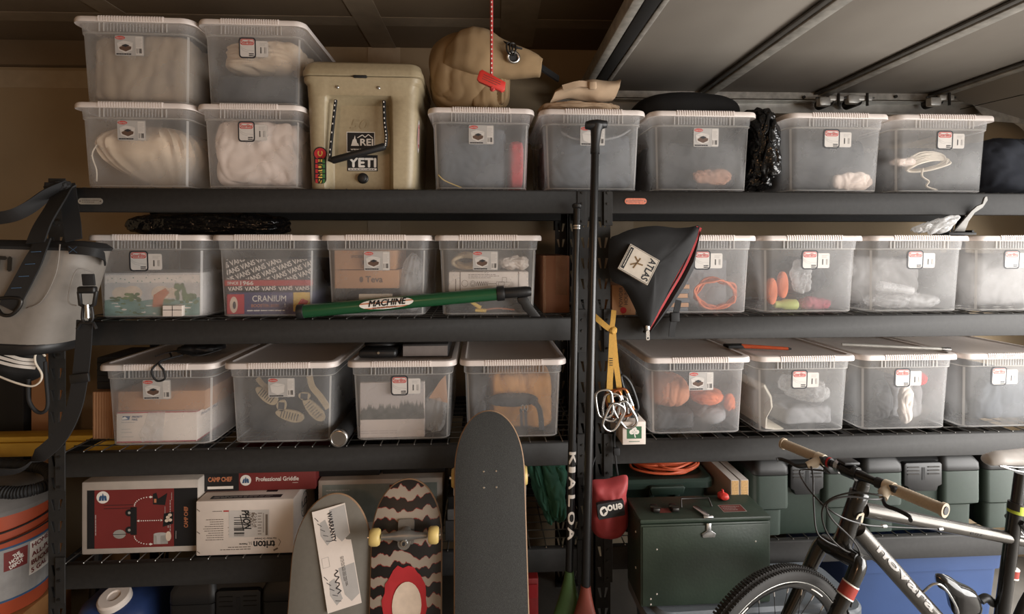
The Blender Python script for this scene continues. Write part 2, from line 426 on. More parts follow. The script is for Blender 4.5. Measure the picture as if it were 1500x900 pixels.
b.box(0.35, 2.50, 0.655, 0.66, 2.275, 2.335); b.box(0.35, 2.50, 0.60, 0.66, 2.272, 2.276); b.box(0.35, 2.5, 0.60, 0.66, 2.334, 2.338)
b.build('track_channel', track, world=True)
b = WMB(m_strut); b.box(0.35, 2.42, 0.60, 0.604, 2.343, 2.372); b.box(0.35, 2.42, 0.60, 0.64, 2.372, 2.375); b.build('angle_iron', track, world=True)
b = WMB(m_galv); pts = []
for k in range(11):
    a = math.radians(90 * k / 10); pts.append((2.50 + 0.36 * math.sin(a), 0.63, 2.305 - 0.36 * (1 - math.cos(a))))
pts.append((2.86, 0.63, 0.0))
strap(b, pts, 0.055, 0.012, (0, 1, 0)); b.build('curved_track', track, world=True)
b = WMB(m_strut); fr = Fr((2.42, 0.598, 2.375), (0.965, 0, -0.26), (0.26, 0, 0.965))
b.prism([(0, 0), (0, -0.05), (0.10, -0.11), (0.50, -0.03), (0.50, 0)], 0, 0.004, fr); b.build('gusset_plate', track, world=True)
for px in (1170, 1300, 1390):
    p = WM.inverted() @ U(px, 146, 0.60); b = WMB(m_dksteel); b.tube([(p.x, 0.590, p.z), (p.x, 0.602, p.z)], 0.008, 6); b.build('bolt', track, world=True)
# vertical galvanised pole by the jamb
b = WMB(m_galv); b.tube([(RX - 0.12, 0.32, 0), (RX - 0.12, 0.32, 2.2)], 0.045, 16)
tag(b.build('steel_pole'), 'vertical galvanised pole beside the garage door jamb', 'pole')

# ------------------------------------------------------------------ the two shelving racks
L1, L2, L3, L4 = 1.83, 1.363, 0.904, 0.514
LV = (L1, L2, L3, L4); BH = 0.084; DEP = 0.61
m_rack = mat('rack_black_steel', (44, 43, 42), 0.6, 0.0, var=0.12, scale=60, bump=0.05, bscale=300, spec=0.25)
m_wire = mat('deck_wire', (120, 118, 114), 0.35, 0.8)
m_plate_s = mat('name_plate_silver', (196, 188, 176), 0.3, 0.6); m_plate_r = mat('name_plate_red', (206, 122, 98), 0.35, 0.1, var=0.18, scale=160)
m_plate_t = mat('name_plate_ink', (120, 108, 98), 0.5)
PW = 0.056
def post_mesh(side, H=1.828):
    """front plate pierced with slanted key slots, plus the side flange"""
    mb = MB(m_rack); pitch = 0.0762; n = int(H / pitch); th = 0.003
    for (y, flip) in ((0.0, 1), (th, -1)):
        for k in range(n):
            z0, z1 = k * pitch, (k + 1) * pitch
            for cidx in (0, 1):
                x0 = cidx * PW / 2; x1 = x0 + PW / 2; sl = 0.0035 if cidx == 0 else -0.0035
                xc = (x0 + x1) / 2 + (0.003 if cidx == 0 else -0.003); zc = (z0 + z1) / 2
                hole = [(xc - 0.003 + sl, zc - 0.019), (xc + 0.003 + sl, zc - 0.019), (xc + 0.0055 - sl, zc + 0.019), (xc - 0.0055 - sl, zc + 0.019)]
                out = [(x0, z0), (x1, z0), (x1, z1), (x0, z1)]
                vs = [(p[0], y, p[1]) for p in out] + [(p[0], y, p[1]) for p in hole]
                fs = [(0, 1, 5, 4), (1, 2, 6, 5), (2, 3, 7, 6), (3, 0, 4, 7)]
                mb.add(vs, fs if flip > 0 else [f[::-1] for f in fs])
                if flip > 0:
                    mb.add([(p[0], 0, p[1]) for p in hole] + [(p[0], th, p[1]) for p in hole], [(a, (a + 1) % 4, 4 + (a + 1) % 4, 4 + a) for a in range(4)])
    z = n * pitch
    mb.box(0, PW, 0, th, z, H)
    x = 0 if side < 0 else PW - 0.003
    mb.box(x, x + 0.003, 0.003, 0.048, 0, H); mb.box(0, 0.0006, 0, th, 0, z); mb.box(PW - 0.0006, PW, 0, th, 0, z)
    mb.box(0, PW, 0, 0.048, 0, 0.004)
    return mb.mesh('post')
POSTM = {-1: post_mesh(-1), 1: post_mesh(1)}; POST_TALL = post_mesh(-1, 1.862)
def rack(x0, x1, label, plate, px_plate):
    R = thing('shelving_rack', label, 'shelving', ((x0 + x1) / 2, DEP / 2, 0), 0, 'black steel shelving racks along the wall')
    ox, oy = (x0 + x1) / 2, DEP / 2
    for s_, x in ((-1, x0), (1, x1 - PW)):
        inst(POST_TALL if (s_ < 0 and x0 < -1) else POSTM[s_], 'post', R, (x - ox, -0.004 - oy, 0))
        inst(POSTM[-s_], 'post', R, (x + PW - ox, DEP + 0.004 - oy, 0), (0, 0, math.pi))
    bl0, bl1 = x0 + PW * 0.6, x1 - PW * 0.6
    for z in LV:
        for front in (True, False):
            mb = MB(m_rack); ya, yb, yc = (-0.010, 0.004, 0.034) if front else (DEP + 0.010, DEP - 0.004, DEP - 0.034)
            pts = [(ya, z - BH), (ya, z - 0.004), (ya + (0.004 if front else -0.004), z), (yb + (0.012 if front else -0.012), z), (yb + (0.012 if front else -0.012), z - 0.022), (yc, z - 0.022), (yc, z - BH)]
            mb.loft([[V((bl0, p[0], p[1])) for p in pts], [V((bl1, p[0], p[1])) for p in pts]])
            cp = []
            for xe, sg in ((x0, 1), (x1, -1)):   # end connector plates
                e0 = xe + sg * PW * 0.52; e1 = xe + sg * (PW + 0.006)
                ye = ya - 0.003 if front else ya + 0.003
                cp.append((min(e0, e1), max(e0, e1), min(ye, ye + 0.005), max(ye, ye + 0.005), z - BH - 0.045, z + (0.03 if z < 1.8 else -0.002)))
            o = mb.build('beam', R, world=True, bevel=0.0015, bseg=1)
            for q in cp:
                pm = MB(m_rack); pm.box(*q); pm.build('connector_plate', o, world=True, bevel=0.001, bseg=1)
            for xe, sg in ((x0, 1), (x1, -1)):
                if front:
                    bo = MB(m_dksteel); fr = Fr((xe + sg * PW * 0.78, ya - 0.003, z - BH))
                    for dz in (-0.03, 0.035, 0.075): bo.prism(ell(0.0045, 0.0045, 8, 0, dz), 0, 0.004, fr)
                    bo.build('rivet', o, world=True)['kind'] = 'stuff'
    for xe in (x0 + 0.003, x1 - 0.006):
        for z in LV:
            br = MB(m_rack); br.box(xe, xe + 0.003, 0.04, DEP - 0.04, z - 0.05, z - 0.02); br.build('side_brace', R, world=True)
    for z in LV[:4]:   # cross bars under every deck
        for k in (1, 2, 3):
            cb = MB(m_rack); x = x0 + (x1 - x0) * k / 4; cb.box(x - 0.012, x + 0.012, 0.016, DEP - 0.016, z - 0.042, z - 0.008)
            cb.build('cross_bar', R, world=True)
    for z in LV:
        w = MB(m_wire); n = int((bl1 - bl0) / 0.06)
        for k in range(n + 1):
            x = bl0 + 0.02 + k * (bl1 - bl0 - 0.04) / n
            w.tube([(x, -0.004, z - 0.012), (x, 0.001, z + 0.0012), (x, DEP - 0.002, z + 0.0012)], 0.0022, 5, cap=False)
        for k in range(11):
            y = 0.01 + k * (DEP - 0.02) / 10
            w.tube([(bl0, y, z - 0.0025), (bl1, y, z - 0.0025)], 0.0022, 5, cap=False)
        o = w.build('wire_deck', R, world=True); o['kind'] = 'stuff'
    c = U(px_plate, 295, -0.01); c.x = c.x
    np_ = MB(plate, m_plate_t); fr = Fr((c.x, -0.0105, c.z))
    np_.prism(rrect(0.082, 0.022, 0.011, 5), 0, 0.002, fr); np_.lines_text(fr, -0.028, 0.03, -0.006, 0.006, 2, 0.0024, 1, 3)
    for sx in (-1, 1): np_.flat(ell(0.003, 0.003, 8, sx * 0.034, 0), fr, 0.0024, 1)
    np_.build('name_plate', R, world=True)
    return R
RXL0 = XP(72, 0); RXL1 = XP(869, 0); RXR0 = XP(871.5, 0) + 0.001; RXR1 = RXR0 + 1.99
rackL = rack(RXL0, RXL1, 'black steel shelving rack on the left with silver name plate', m_plate_s, 133)
rackR = rack(RXR0, RXR1, 'black steel shelving rack on the right with red name plate', m_plate_r, 931)

# ------------------------------------------------------------------ clear storage boxes
m_tub = veil_mat('tub_plastic', (238, 238, 238), 0.20, 0.33, 0.28, 7.0, 0.45)
m_tube_edge = veil_mat('tub_plastic_edge', (225, 222, 218), 0.50, 0.62, 0.3, 7.0, 0.45)
m_lid = mat('lid_white_plastic', (226, 216, 210), 0.38, var=0.03, scale=9)
m_paper = mat('label_paper', (204, 198, 192), 0.5, var=0.03)
m_paper2 = mat('label_grey', (176, 172, 168), 0.5, var=0.05)
m_ink = mat('label_ink', (44, 44, 48), 0.6)
m_red = mat('label_red', (190, 78, 72), 0.5, var=0.06)
m_brown = mat('label_brown', (92, 70, 58), 0.6)
BW, BD, BHT = 0.42, 0.58, 0.30
def rring(w, d, r, z, seg=4): return [V((x, y, z)) for (x, y) in rrect(w, d, r, seg)]
def make_tub():
    mb = MB(m_tub, m_tube_edge); seg = 4
    prof = [(0.345, 0.490, 0.030, 0.0), (0.360, 0.505, 0.034, 0.006), (0.378, 0.530, 0.034, 0.244)]
    R = [rring(*p, seg) for p in prof]
    n = len(R[0])
    mb.loft(R, 0, True, False)
    mb.loft([rring(0.378, 0.530, 0.034, 0.244, seg), rring(0.386, 0.540, 0.036, 0.246, seg), rring(0.386, 0.540, 0.036, 0.2495, seg)], 1, False, False)
    mb.loft([rring(0.386, 0.540, 0.036, 0.2495, seg), rring(0.390, 0.546, 0.036, 0.281, seg)], 0, False, False)
    mb.loft([rring(0.390, 0.546, 0.036, 0.281, seg), rring(0.404, 0.560, 0.036, 0.282, seg), rring(0.404, 0.560, 0.036, 0.286, seg)], 1, False, False)
    # rolled foot edge and corner strips, made milkier to paint in the bright edge lines
    mb.loft([rring(0.3605, 0.5055, 0.034, 0.0062, seg), rring(0.3612, 0.5066, 0.034, 0.010, seg)], 1, False, False)
    for sx in (-1, 1):
        for sy in (-1, 1):
            a, c = (0.360, 0.505), (0.378, 0.530)
            k = 0.7071 * 0.034 + 0.0004
            p0 = V((sx * (a[0] / 2 - 0.034 + k), sy * (a[1] / 2 - 0.034 + k), 0.008)); p1 = V((sx * (c[0] / 2 - 0.034 + k), sy * (c[1] / 2 - 0.034 + k), 0.243))
            t = V((sx * 0.0028, -sy * 0.0028, 0)); mb.add([p0 - t, p0 + t, p1 + t, p1 - t], [(0, 1, 2, 3)], 1)
    # ribs of the hand hold band
    for sy in (-1, 1):
        for u in [-0.115, -0.100, 0.100, 0.115]:
            y = sy * 0.2735; mb.box(u - 0.0016, u + 0.0016, min(y, y + sy * 0.003), max(y, y + sy * 0.003), 0.250, 0.281, 1)
        for k in range(17):
            u = -0.088 + k * 0.011; y = sy * 0.273; mb.box(u - 0.0012, u + 0.0012, min(y, y + sy * 0.0016), max(y, y + sy * 0.0016), 0.2515, 0.280, 0)
    return mb.mesh('tub', 50)
def make_lid():
    mb = MB(m_lid); seg = 5
    R = [rring(0.410, 0.570, 0.036, 0.2800, seg), rring(0.418, 0.578, 0.040, 0.2790, seg), rring(0.420, 0.580, 0.042, 0.2815, seg), rring(0.4195, 0.5795, 0.042, 0.292, seg),
         rring(0.414, 0.574, 0.040, 0.298, seg), rring(0.404, 0.564, 0.036, 0.300, seg), rring(0.376, 0.536, 0.030, 0.300, seg), rring(0.370, 0.530, 0.028, 0.296, seg), rring(0.360, 0.520, 0.026, 0.2945, seg)]
    mb.loft(R, 0, True, True)
    for sy in (-1, 1):
        for k in range(25):
            u = -0.108 + k * 0.009
            y0 = sy * 0.2885; y1 = sy * 0.2918; mb.box(u - 0.0026, u + 0.0026, min(y0, y1), max(y0, y1), 0.2815, 0.2965)
            y0 = sy * 0.268; y1 = sy * 0.289; mb.box(u - 0.0026, u + 0.0026, min(y0, y1), max(y0, y1), 0.297, 0.3005)
    return mb.mesh('lid', 40, 0.0)
def label_fr():
    # front wall leans by the taper of the tub
    z = 0.205; k = (z - 0.006) / (0.244 - 0.006); y = -(0.505 + (0.530 - 0.505) * k) / 2
    return Fr((0, y - 0.0006, z), (1, 0, 0), (0, -0.0125 / 0.238, 1))
def make_label_pic(plain=False):
    mb = MB(m_paper2, m_paper, m_red, m_ink, m_brown); fr = label_fr()
    mb.prism(rrect(0.098, 0.070, 0.004, 2), 0, 0.0006, fr, 0)
    mb.rect(fr, 0.022, 0.046, -0.032, 0.032, 0.0009, 1); mb.barcode(fr, 0.025, 0.043, -0.027, -0.010, 0.0012, 3, 2, 9)
    mb.lines_text(fr, 0.024, 0.044, -0.004, 0.026, 6, 0.0012, 0, 4)
    mb.flat(ell(0.017, 0.0065, 18, -0.030, 0.027), fr, 0.0012, 2); mb.text('Sterilite', fr, -0.030, 0.027, 0.006, 0.0015, 1, 0.026)
    mb.flat([(-0.042, 0.010), (-0.020, 0.018), (0.014, 0.012), (0.011, -0.017), (-0.014, -0.027), (-0.037, -0.016)], fr, 0.0009, 1)
    mb.line(fr, [(-0.042, 0.010), (-0.020, 0.018), (0.014, 0.012), (0.011, -0.017), (-0.014, -0.027), (-0.037, -0.016), (-0.042, 0.010), (-0.014, 0.004), (0.014, 0.012)], 0.0012, 0.0013, 0)
    if not plain:
        mb.flat([(-0.034, -0.006), (-0.014, 0.002), (0.008, -0.004), (0.006, -0.013), (-0.012, -0.021), (-0.032, -0.013)], fr, 0.0015, 4)
        mb.flat([(-0.026, 0.0), (-0.012, 0.005), (0.002, 0.001), (-0.012, -0.006)], fr, 0.0018, 3)
    mb.lines_text(fr, -0.044, 0.018, -0.0335, -0.0265, 1, 0.0016, 3, 6, 0.6)
    return mb.mesh('label', 0)
def make_label_oval():
    mb = MB(m_paper, m_ink, m_red, m_paper2); fr = label_fr()
    mb.prism(rrect(0.052, 0.058, 0.006, 3, 0.034, -0.002), 0, 0.0005, fr, 3)
    mb.prism(rrect(0.050, 0.056, 0.006, 3, 0.034, -0.002), 0.0005, 0.0007, fr, 0)
    mb.barcode(fr, 0.030, 0.054, -0.018, 0.004, 0.0010, 1, 5, 9); mb.lines_text(fr, 0.028, 0.055, 0.008, 0.020, 3, 0.001, 3, 3)
    mb.prism(rrect(0.066, 0.074, 0.012, 4, -0.020, 0.001), 0.0003, 0.0009, fr, 1)
    mb.flat(rrect(0.056, 0.064, 0.009, 4, -0.020, 0.001), fr, 0.0012, 0)
    mb.flat(rrect(0.054, 0.022, 0.009, 4, -0.020, 0.0215), fr, 0.0014, 2)
    mb.flat(rrect(0.050, 0.016, 0.007, 4, -0.020, 0.0215), fr, 0.0016, 0)
    mb.text('Sterilite', fr, -0.020, 0.0212, 0.0125, 0.0019, 2, 0.046, bold=0.0005)
    mb.line(fr, [(-0.046, 0.006), (-0.036, -0.002), (-0.018, -0.008), (0.006, -0.010)], 0.0014, 0.0016, 3)
    mb.line(fr, [(-0.046, 0.000), (-0.034, -0.010), (-0.016, -0.014)], 0.0014, 0.0016, 3)
    mb.lines_text(fr, -0.014, 0.006, -0.030, -0.017, 2, 0.0016, 1, 8, 0.6)
    return mb.mesh('label', 0)
TUBM, LIDM, LABP, LABO, LABW = make_tub(), make_lid(), make_label_pic(), make_label_oval(), make_label_pic(True)

class Box:
    def __init__(s, x0, x1, yf, z, kind, label, lu=0.0, rz=0.0):
        s.cx = (x0 + x1) / 2; s.k = (x1 - x0) / BW; s.yf = yf; s.cy = yf + BD / 2; s.z = z; s.w = 0.345 * s.k; s.rz = rz
        s.root = thing('storage_box', label, 'storage box', (s.cx, s.cy, z), rz, 'clear plastic storage boxes on the shelves')
        s.root.scale = (s.k, 1, 1)
        inst(TUBM, 'tub', s.root); l = inst(LIDM, 'lid', s.root); l['label'] = 'white snap-on lid with ribbed edge'
        if kind:
            q = inst({'p': LABP, 'o': LABO, 'w': LABW}[kind], 'label', s.root, (lu, -math.tan(0) * 0, 0)); q['label'] = 'printed paper label with barcode'
        s.fy = s.cy - 0.243   # inside of the front wall near the foot
        s.fz = z + 0.0075     # inside floor
    def u(s, t): return s.cx + t * s.w / 2          # t in -1..1 across the inside
ZT = 0.0035
S = {}
def addbox(key, x0, x1, yf, z, kind, label, lu=0.0, rz=0.0):
    k = (DIST + 0.0) / (DIST + yf); yf = 0.0   # fronts stand flush with the beam
    S[key] = Box(x0 * k, x1 * k, yf, z, kind, label, lu, rz); return S[key]
zA, z1, z2, z3 = L1 + ZT + 0.3025, L1 + ZT, L2 + ZT, L3 + ZT
addbox('A1', -1.462, -1.035, 0.03, zA, 'p', 'clear box full of taupe cloth, upper left corner, on another box', -0.02)
addbox('A2', -1.028, -0.640, 0.03, zA, 'o', 'clear box with pale crumpled cloth above dark cloth, stacked beside the cooler')
addbox('B1', -1.460, -1.038, 0.03, z1, 'p', 'clear box with a gathered cream drawstring sack, bottom of left stack', -0.012)
addbox('B2', -1.030, -0.645, 0.03, z1, 'o', 'clear box stuffed with a white quilt, directly left of the cooler')
addbox('B3', -0.198, 0.205, 0.03, z1, 'p', 'clear box with dark cloth and a red corner, under the canvas bag')
addbox('B4', 0.222, 0.632, 0.03, z1, 'w', 'clear box of grey gear behind the paddle grip, folded canvas on its lid')
addbox('B5', 0.645, 1.070, 0.03, z1, 'p', 'clear box with faint brown things inside, left of the black rubbish bag', 0.012)
addbox('B6', 1.180, 1.605, 0.03, z1, 'o', 'clear box with white sheet in lower corner, right of the black rubbish bag', 0.0)
addbox('B7', 1.612, 2.045, 0.03, z1, 'o', 'clear box with a coiled white rope inside, right end of top shelf', 0.03)
addbox('C1', -1.412, -0.988, 0.03, z2, 'o', 'clear box holding a board game with landscape picture, beside grey cooler bag', -0.015)
addbox('C2', -0.978, -0.595, 0.03, z2, None, 'clear box holding a patterned shoebox and a purple game box')
addbox('C3', -0.588, -0.180, 0.03, z2, 'p', 'clear box holding brown shoe cartons, behind the green tube', 0.0)
addbox('C4', -0.172, 0.233, 0.03, z2, 'p', 'clear box holding a printed white carton and rope, behind black pistol grip', -0.012)
addbox('C5', 0.648, 1.070, 0.03, z2, 'o', 'clear box with orange cords inside, right of the black zipper bag', 0.015)
addbox('C6', 1.078, 1.500, 0.03, z2, 'o', 'clear box holding orange floats and a neon yellow tube', 0.015)
addbox('C7', 1.508, 1.940, 0.03, z2, 'o', 'clear box of crumpled clear bags with a metal bracket on its lid', 0.012)
addbox('C8', 1.948, 2.375, 0.03, z2, 'o', 'pale clear box cut off by the right edge, second shelf', -0.02)
addbox('D1', -1.410, -0.980, 0.085, z3, 'p', 'clear box holding brown carton on a white mailing carton, third shelf', -0.01)
addbox('D2', -0.962, -0.540, 0.085, z3, 'w', 'clear box of sandals showing tan soles', 0.0)
addbox('D3', -0.508, -0.090, 0.085, z3, 'o', 'clear box holding a snowy forest print, right of the metal cap tube', 0.01)
addbox('D4', -0.080, 0.336, 0.085, z3, None, 'clear box holding a tan orange bag, behind the tall black longboard')
addbox('D5', 0.640, 1.062, 0.06, z3, 'p', 'clear box holding orange and grey stuff sacks', 0.012)
addbox('D6', 1.072, 1.490, 0.06, z3, 'o', 'clear box holding folded newspaper and a clear bag', 0.0)
addbox('D7', 1.498, 1.918, 0.06, z3, 'o', 'clear box with dark gear and red scraps, above the bike handlebar', 0.0)
addbox('D8', 1.926, 2.350, 0.06, z3, 'o', 'pale clear box cut off by the right edge, third shelf', -0.02)

# ------------------------------------------------------------------ what the boxes hold
def cloth(key, name, label, cat, m, t0, t1, zz0, zz1, seed, d=0.42, dy=0.0, amp=0.012, freq=9, e=0.25, ev=0.28, stretch=(1, 1, 1), fold=0.7, nu=84, nv=48):
    B = S[key]; x0, x1 = B.u(t0), B.u(t1); mb = MB(m)
    blob(mb, (x0 + x1) / 2, B.fy + dy + d / 2 + amp * 0.5, B.fz + zz0, (x1 - x0) - 0.4 * amp, d, zz1 - zz0, seed, e, ev, amp, freq, stretch, nu, nv, fold=fold)
    return tag(mb.build(name, smooth=60), label, cat)
m_taupe = cloth_mat('cloth_taupe', (150, 132, 110))
m_cream = cloth_mat('cloth_cream', (214, 192, 166))
m_white = cloth_mat('cloth_white', (226, 208, 196))
m_dark = cloth_mat('cloth_charcoal', (58, 58, 60)); m_slate = cloth_mat('cloth_slate', (84, 88, 94))
m_redc = cloth_mat('cloth_red', (178, 44, 48)); m_yel = mat('cord_yellow', (206, 176, 96), 0.7)
m_orange = cloth_mat('orange_fabric', (204, 110, 72)); m_grey = cloth_mat('grey_fabric', (138, 138, 140))
m_rope = mat('white_rope', (226, 214, 196), 0.8); m_card = mat('cardboard', (172, 128, 92), 0.85, var=0.07, scale=8)
m_carton_w = mat('white_carton', (226, 214, 204), 0.7, var=0.03); m_blk = mat('black_plastic', (28, 28, 29), 0.45)
m_bag = veil_mat('clear_poly_bag', (235, 235, 235), 0.18, 0.5, 0.12, 18, 0.3, bump=0.8, bscale=40)
m_black = mat('matte_black', (20, 20, 21), 0.7)
cloth('A1', 'folded_drop_cloth', 'taupe drop cloth filling the upper left box', 'cloth', m_taupe, -1.01, 1.01, 0, 0.250, 1, amp=0.014, freq=6, stretch=(1, 1, 0.35), dy=-0.012, e=0.2)
cloth('A2', 'crumpled_sheet', 'pale crumpled sheet lying on dark cloth in the upper box', 'cloth', m_cream, -1.01, 1.01, 0.120, 0.260, 2, amp=0.020, freq=8, e=0.5, ev=0.8, dy=-0.010, stretch=(0.6, 1, 1.6))
cloth('A2', 'dark_blanket', 'charcoal blanket under the pale crumpled sheet', 'blanket', m_dark, -0.99, 1.0, 0, 0.115, 3, amp=0.006, freq=6, dy=0.0, e=0.2)
B = S['B1']; mb = MB(m_cream)   # gathered sack: folds fan out from the neck
nu, nv = 72, 26; vs = []; fs = []
for j in range(nv + 1):
    t = j / nv
    for i in range(nu):
        th = 2 * math.pi * i / nu; r = math.sin(math.pi * min(1, t * 0.9 + 0.02)) ** 0.55
        w = 1 + 0.050 * math.sin(th * 23 + 2.0 * noise.noise(V((th, t * 2, 4)))) * (0.35 + t) + 0.05 * noise.noise(V((math.cos(th) * 2, math.sin(th) * 2, t * 3)))
        x = sgnp(math.cos(th), 0.5) * r * 0.178 * w - 0.03 * t; y = sgnp(math.sin(th), 0.5) * r * 0.205 * w; z = 0.232 * t ** 0.8 * (1.0)
        lim = (0.166 + 0.008 * z / 0.24) * B.k; vs.append((B.cx + max(-lim, min(lim, 0.01 + x)), max(B.fy - 0.002 - 0.02 * z, min(B.fy + 0.44, B.fy + 0.212 + y - 0.03 * t)), B.fz + z + 0.001))
for j in range(nv):
    for i in range(nu):
        i2 = (i + 1) % nu; fs.append((j * nu + i, j * nu + i2, (j + 1) * nu + i2, (j + 1) * nu + i))
mb.add(vs, fs); sk = mb.build('drawstring_sack', smooth=70); tag(sk, 'cream drawstring sack gathered in folds inside the lower left box', 'sack')
mb = MB(m_rope); o_ = sk.location
mb.tube([p - o_ for p in smoothpath([(B.u(-0.35), B.fy + 0.03, B.fz + 0.19), (B.u(-0.75), B.fy + 0.012, B.fz + 0.17), (B.u(-0.97), B.fy + 0.008, B.fz + 0.12), (B.u(-0.88), B.fy + 0.006, B.fz + 0.06), (B.u(-0.93), B.fy + 0.02, B.fz + 0.02)], 6)], 0.0022, 6); mb.build('drawstring', sk)
cloth('B2', 'white_quilt', 'puffy white quilt pressed into the box beside the cooler', 'quilt', m_white, -1.01, 1.01, 0, 0.256, 5, dy=-0.002, e=0.22, amp=0.017, freq=6.5, stretch=(1, 1, 1), fold=0.85)
cloth('B3', 'slate_jacket', 'slate dark jacket filling the box under the canvas bag', 'clothing', m_slate, -1.03, 0.62, 0, 0.245, 6, amp=0.008)
cloth('B3', 'red_cloth', 'red cloth in the corner beside slate jacket', 'cloth', m_redc, 0.63, 1.01, 0, 0.185, 7, amp=0.007, d=0.2, dy=-0.01, e=0.35, ev=0.7)
mb = MB(m_yel); B = S['B3']; mb.tube(smoothpath([(B.u(-0.98), B.fy - 0.004, B.fz + 0.05), (B.u(-0.85), B.fy - 0.006, B.fz + 0.03), (B.u(-0.6), B.fy - 0.004, B.fz + 0.012), (B.u(-0.45), B.fy - 0.003, B.fz + 0.003)], 6), 0.0022, 6)
tag(mb.build('yellow_string'), 'thin yellow cord lying against the front of slate jacket', 'cord')
cloth('B4', 'grey_jacket', 'grey folded jacket in the box behind the paddle grip', 'clothing', m_slate, -1.03, 1.03, 0, 0.225, 8, amp=0.010)
mb = MB(m_grey); B = S['B4']; mb.tube(smoothpath([(B.u(-0.7), B.fy + 0.0, B.fz + 0.215), (B.u(-0.4), B.fy - 0.004, B.fz + 0.19), (B.u(0.1), B.fy - 0.005, B.fz + 0.185), (B.u(0.6), B.fy - 0.004, B.fz + 0.20), (B.u(0.9), B.fy, B.fz + 0.228)], 6), 0.004, 6)
tag(mb.build('grey_cable'), 'grey cable lying over the grey folded jacket', 'cable')
cloth('B5', 'grey_tarp', 'grey tarp bundle in the box beside the rubbish bag', 'tarp', m_dark, -1, 1, 0, 0.20, 9, amp=0.012, dy=0.02)
cloth('B5', 'brown_glove', 'brown leather glove pressed against the front of the grey tarp box', 'glove', mat('brown_leather', (156, 112, 88), 0.7), -0.2, 0.75, 0.02, 0.085, 10, d=0.035, dy=-0.012, amp=0.01, freq=16, e=0.8, ev=0.9)
cloth('B6', 'slate_blanket', 'slate blanket filling the box with a white sheet corner', 'blanket', m_dark, -1, 1, 0, 0.215, 11, amp=0.008, dy=0.015)
cloth('B6', 'white_sheet', 'bright white crumpled sheet in the lower right corner of the slate box', 'sheet', m_white, 0.05, 1.0, 0, 0.075, 12, d=0.03, dy=-0.010, amp=0.012, freq=14, e=0.7, ev=0.8)
cloth('B7', 'dark_duffel', 'dark duffel behind the white rope, right end box', 'bag', m_dark, -1, 1, 0, 0.19, 13, amp=0.010, dy=0.06, d=0.36)
mb = MB(m_rope); B = S['B7']
for k in range(7):
    rnd = random.Random(k); c = V((B.u(-0.15), B.fy + 0.02 + 0.004 * k, B.fz + 0.105 + 0.004 * k)); P = []
    for q in range(14):
        a = 2 * math.pi * q / 14; P.append(c + V((0.085 * math.cos(a) + 0.012 * rnd.random(), 0.012 * math.sin(a * 2), (0.018 + 0.005 * k * 0.5) * math.sin(a) + 0.045 * math.cos(a) * 0.35)))
    mb.tube(smoothpath(P, 3, True), 0.004, 6, closed=True)
mb.tube(smoothpath([(B.u(-0.3), B.fy + 0.01, B.fz + 0.09), (B.u(-0.35), B.fy + 0.004, B.fz + 0.06), (B.u(-0.2), B.fy + 0.003, B.fz + 0.04), (B.u(-0.25), B.fy + 0.003, B.fz + 0.02), (B.u(0.0), B.fy + 0.004, B.fz + 0.006)], 5), 0.004, 6)
tag(mb.build('rope_coil', smooth=60), 'coiled white rope in the box at the right end', 'rope')
cloth('B7', 'white_towel', 'white towel edge left of the rope coil', 'towel', m_white, -0.99, -0.45, 0.10, 0.135, 14, d=0.06, dy=-0.008, amp=0.008, freq=14, e=0.7, ev=0.8)

# --- C row
def carton(name, label, cat, x0, x1, y0, y1, z0, z1, m, bevel=0.002, more=()):
    """closed box as a thing with a body part, so print can be parented to it"""
    t = thing(name, label, cat, ((x0 + x1) / 2, (y0 + y1) / 2, z0)); mb = MB(m); mb.box(x0, x1, y0, y1, z0, z1); mb.build('body', t, world=True, bevel=bevel); return t
def pr(t, name, mats, fn, fr):
    mb = MB(*mats); fn(mb, fr); return mb.build(name, t, world=True, smooth=0)
m_sky = mat('print_sky', (196, 190, 186), 0.6); m_leaf = mat('print_green', (104, 118, 78), 0.6, var=0.35, scale=35); m_hill = mat('print_teal', (120, 148, 138), 0.6, var=0.25, scale=25)
m_org_p = mat('print_orange', (190, 120, 84), 0.6); m_pinkcloud = mat('print_cloud', (216, 196, 176), 0.6); m_cranb = mat('print_purple', (70, 62, 104), 0.6)
m_white_p = mat('print_white', (232, 226, 218), 0.6, var=0.02); m_black_p = mat('print_black', (24, 24, 26), 0.6); m_yel_p = mat('print_yellow', (214, 178, 84), 0.6)
B = S['C1']
t = carton('board_game', 'board game box printed with a green landscape, in left clear box', 'game box', B.u(-0.98), B.u(0.98), B.fy, B.fy + 0.30, B.fz, B.fz + 0.155, m_sky)
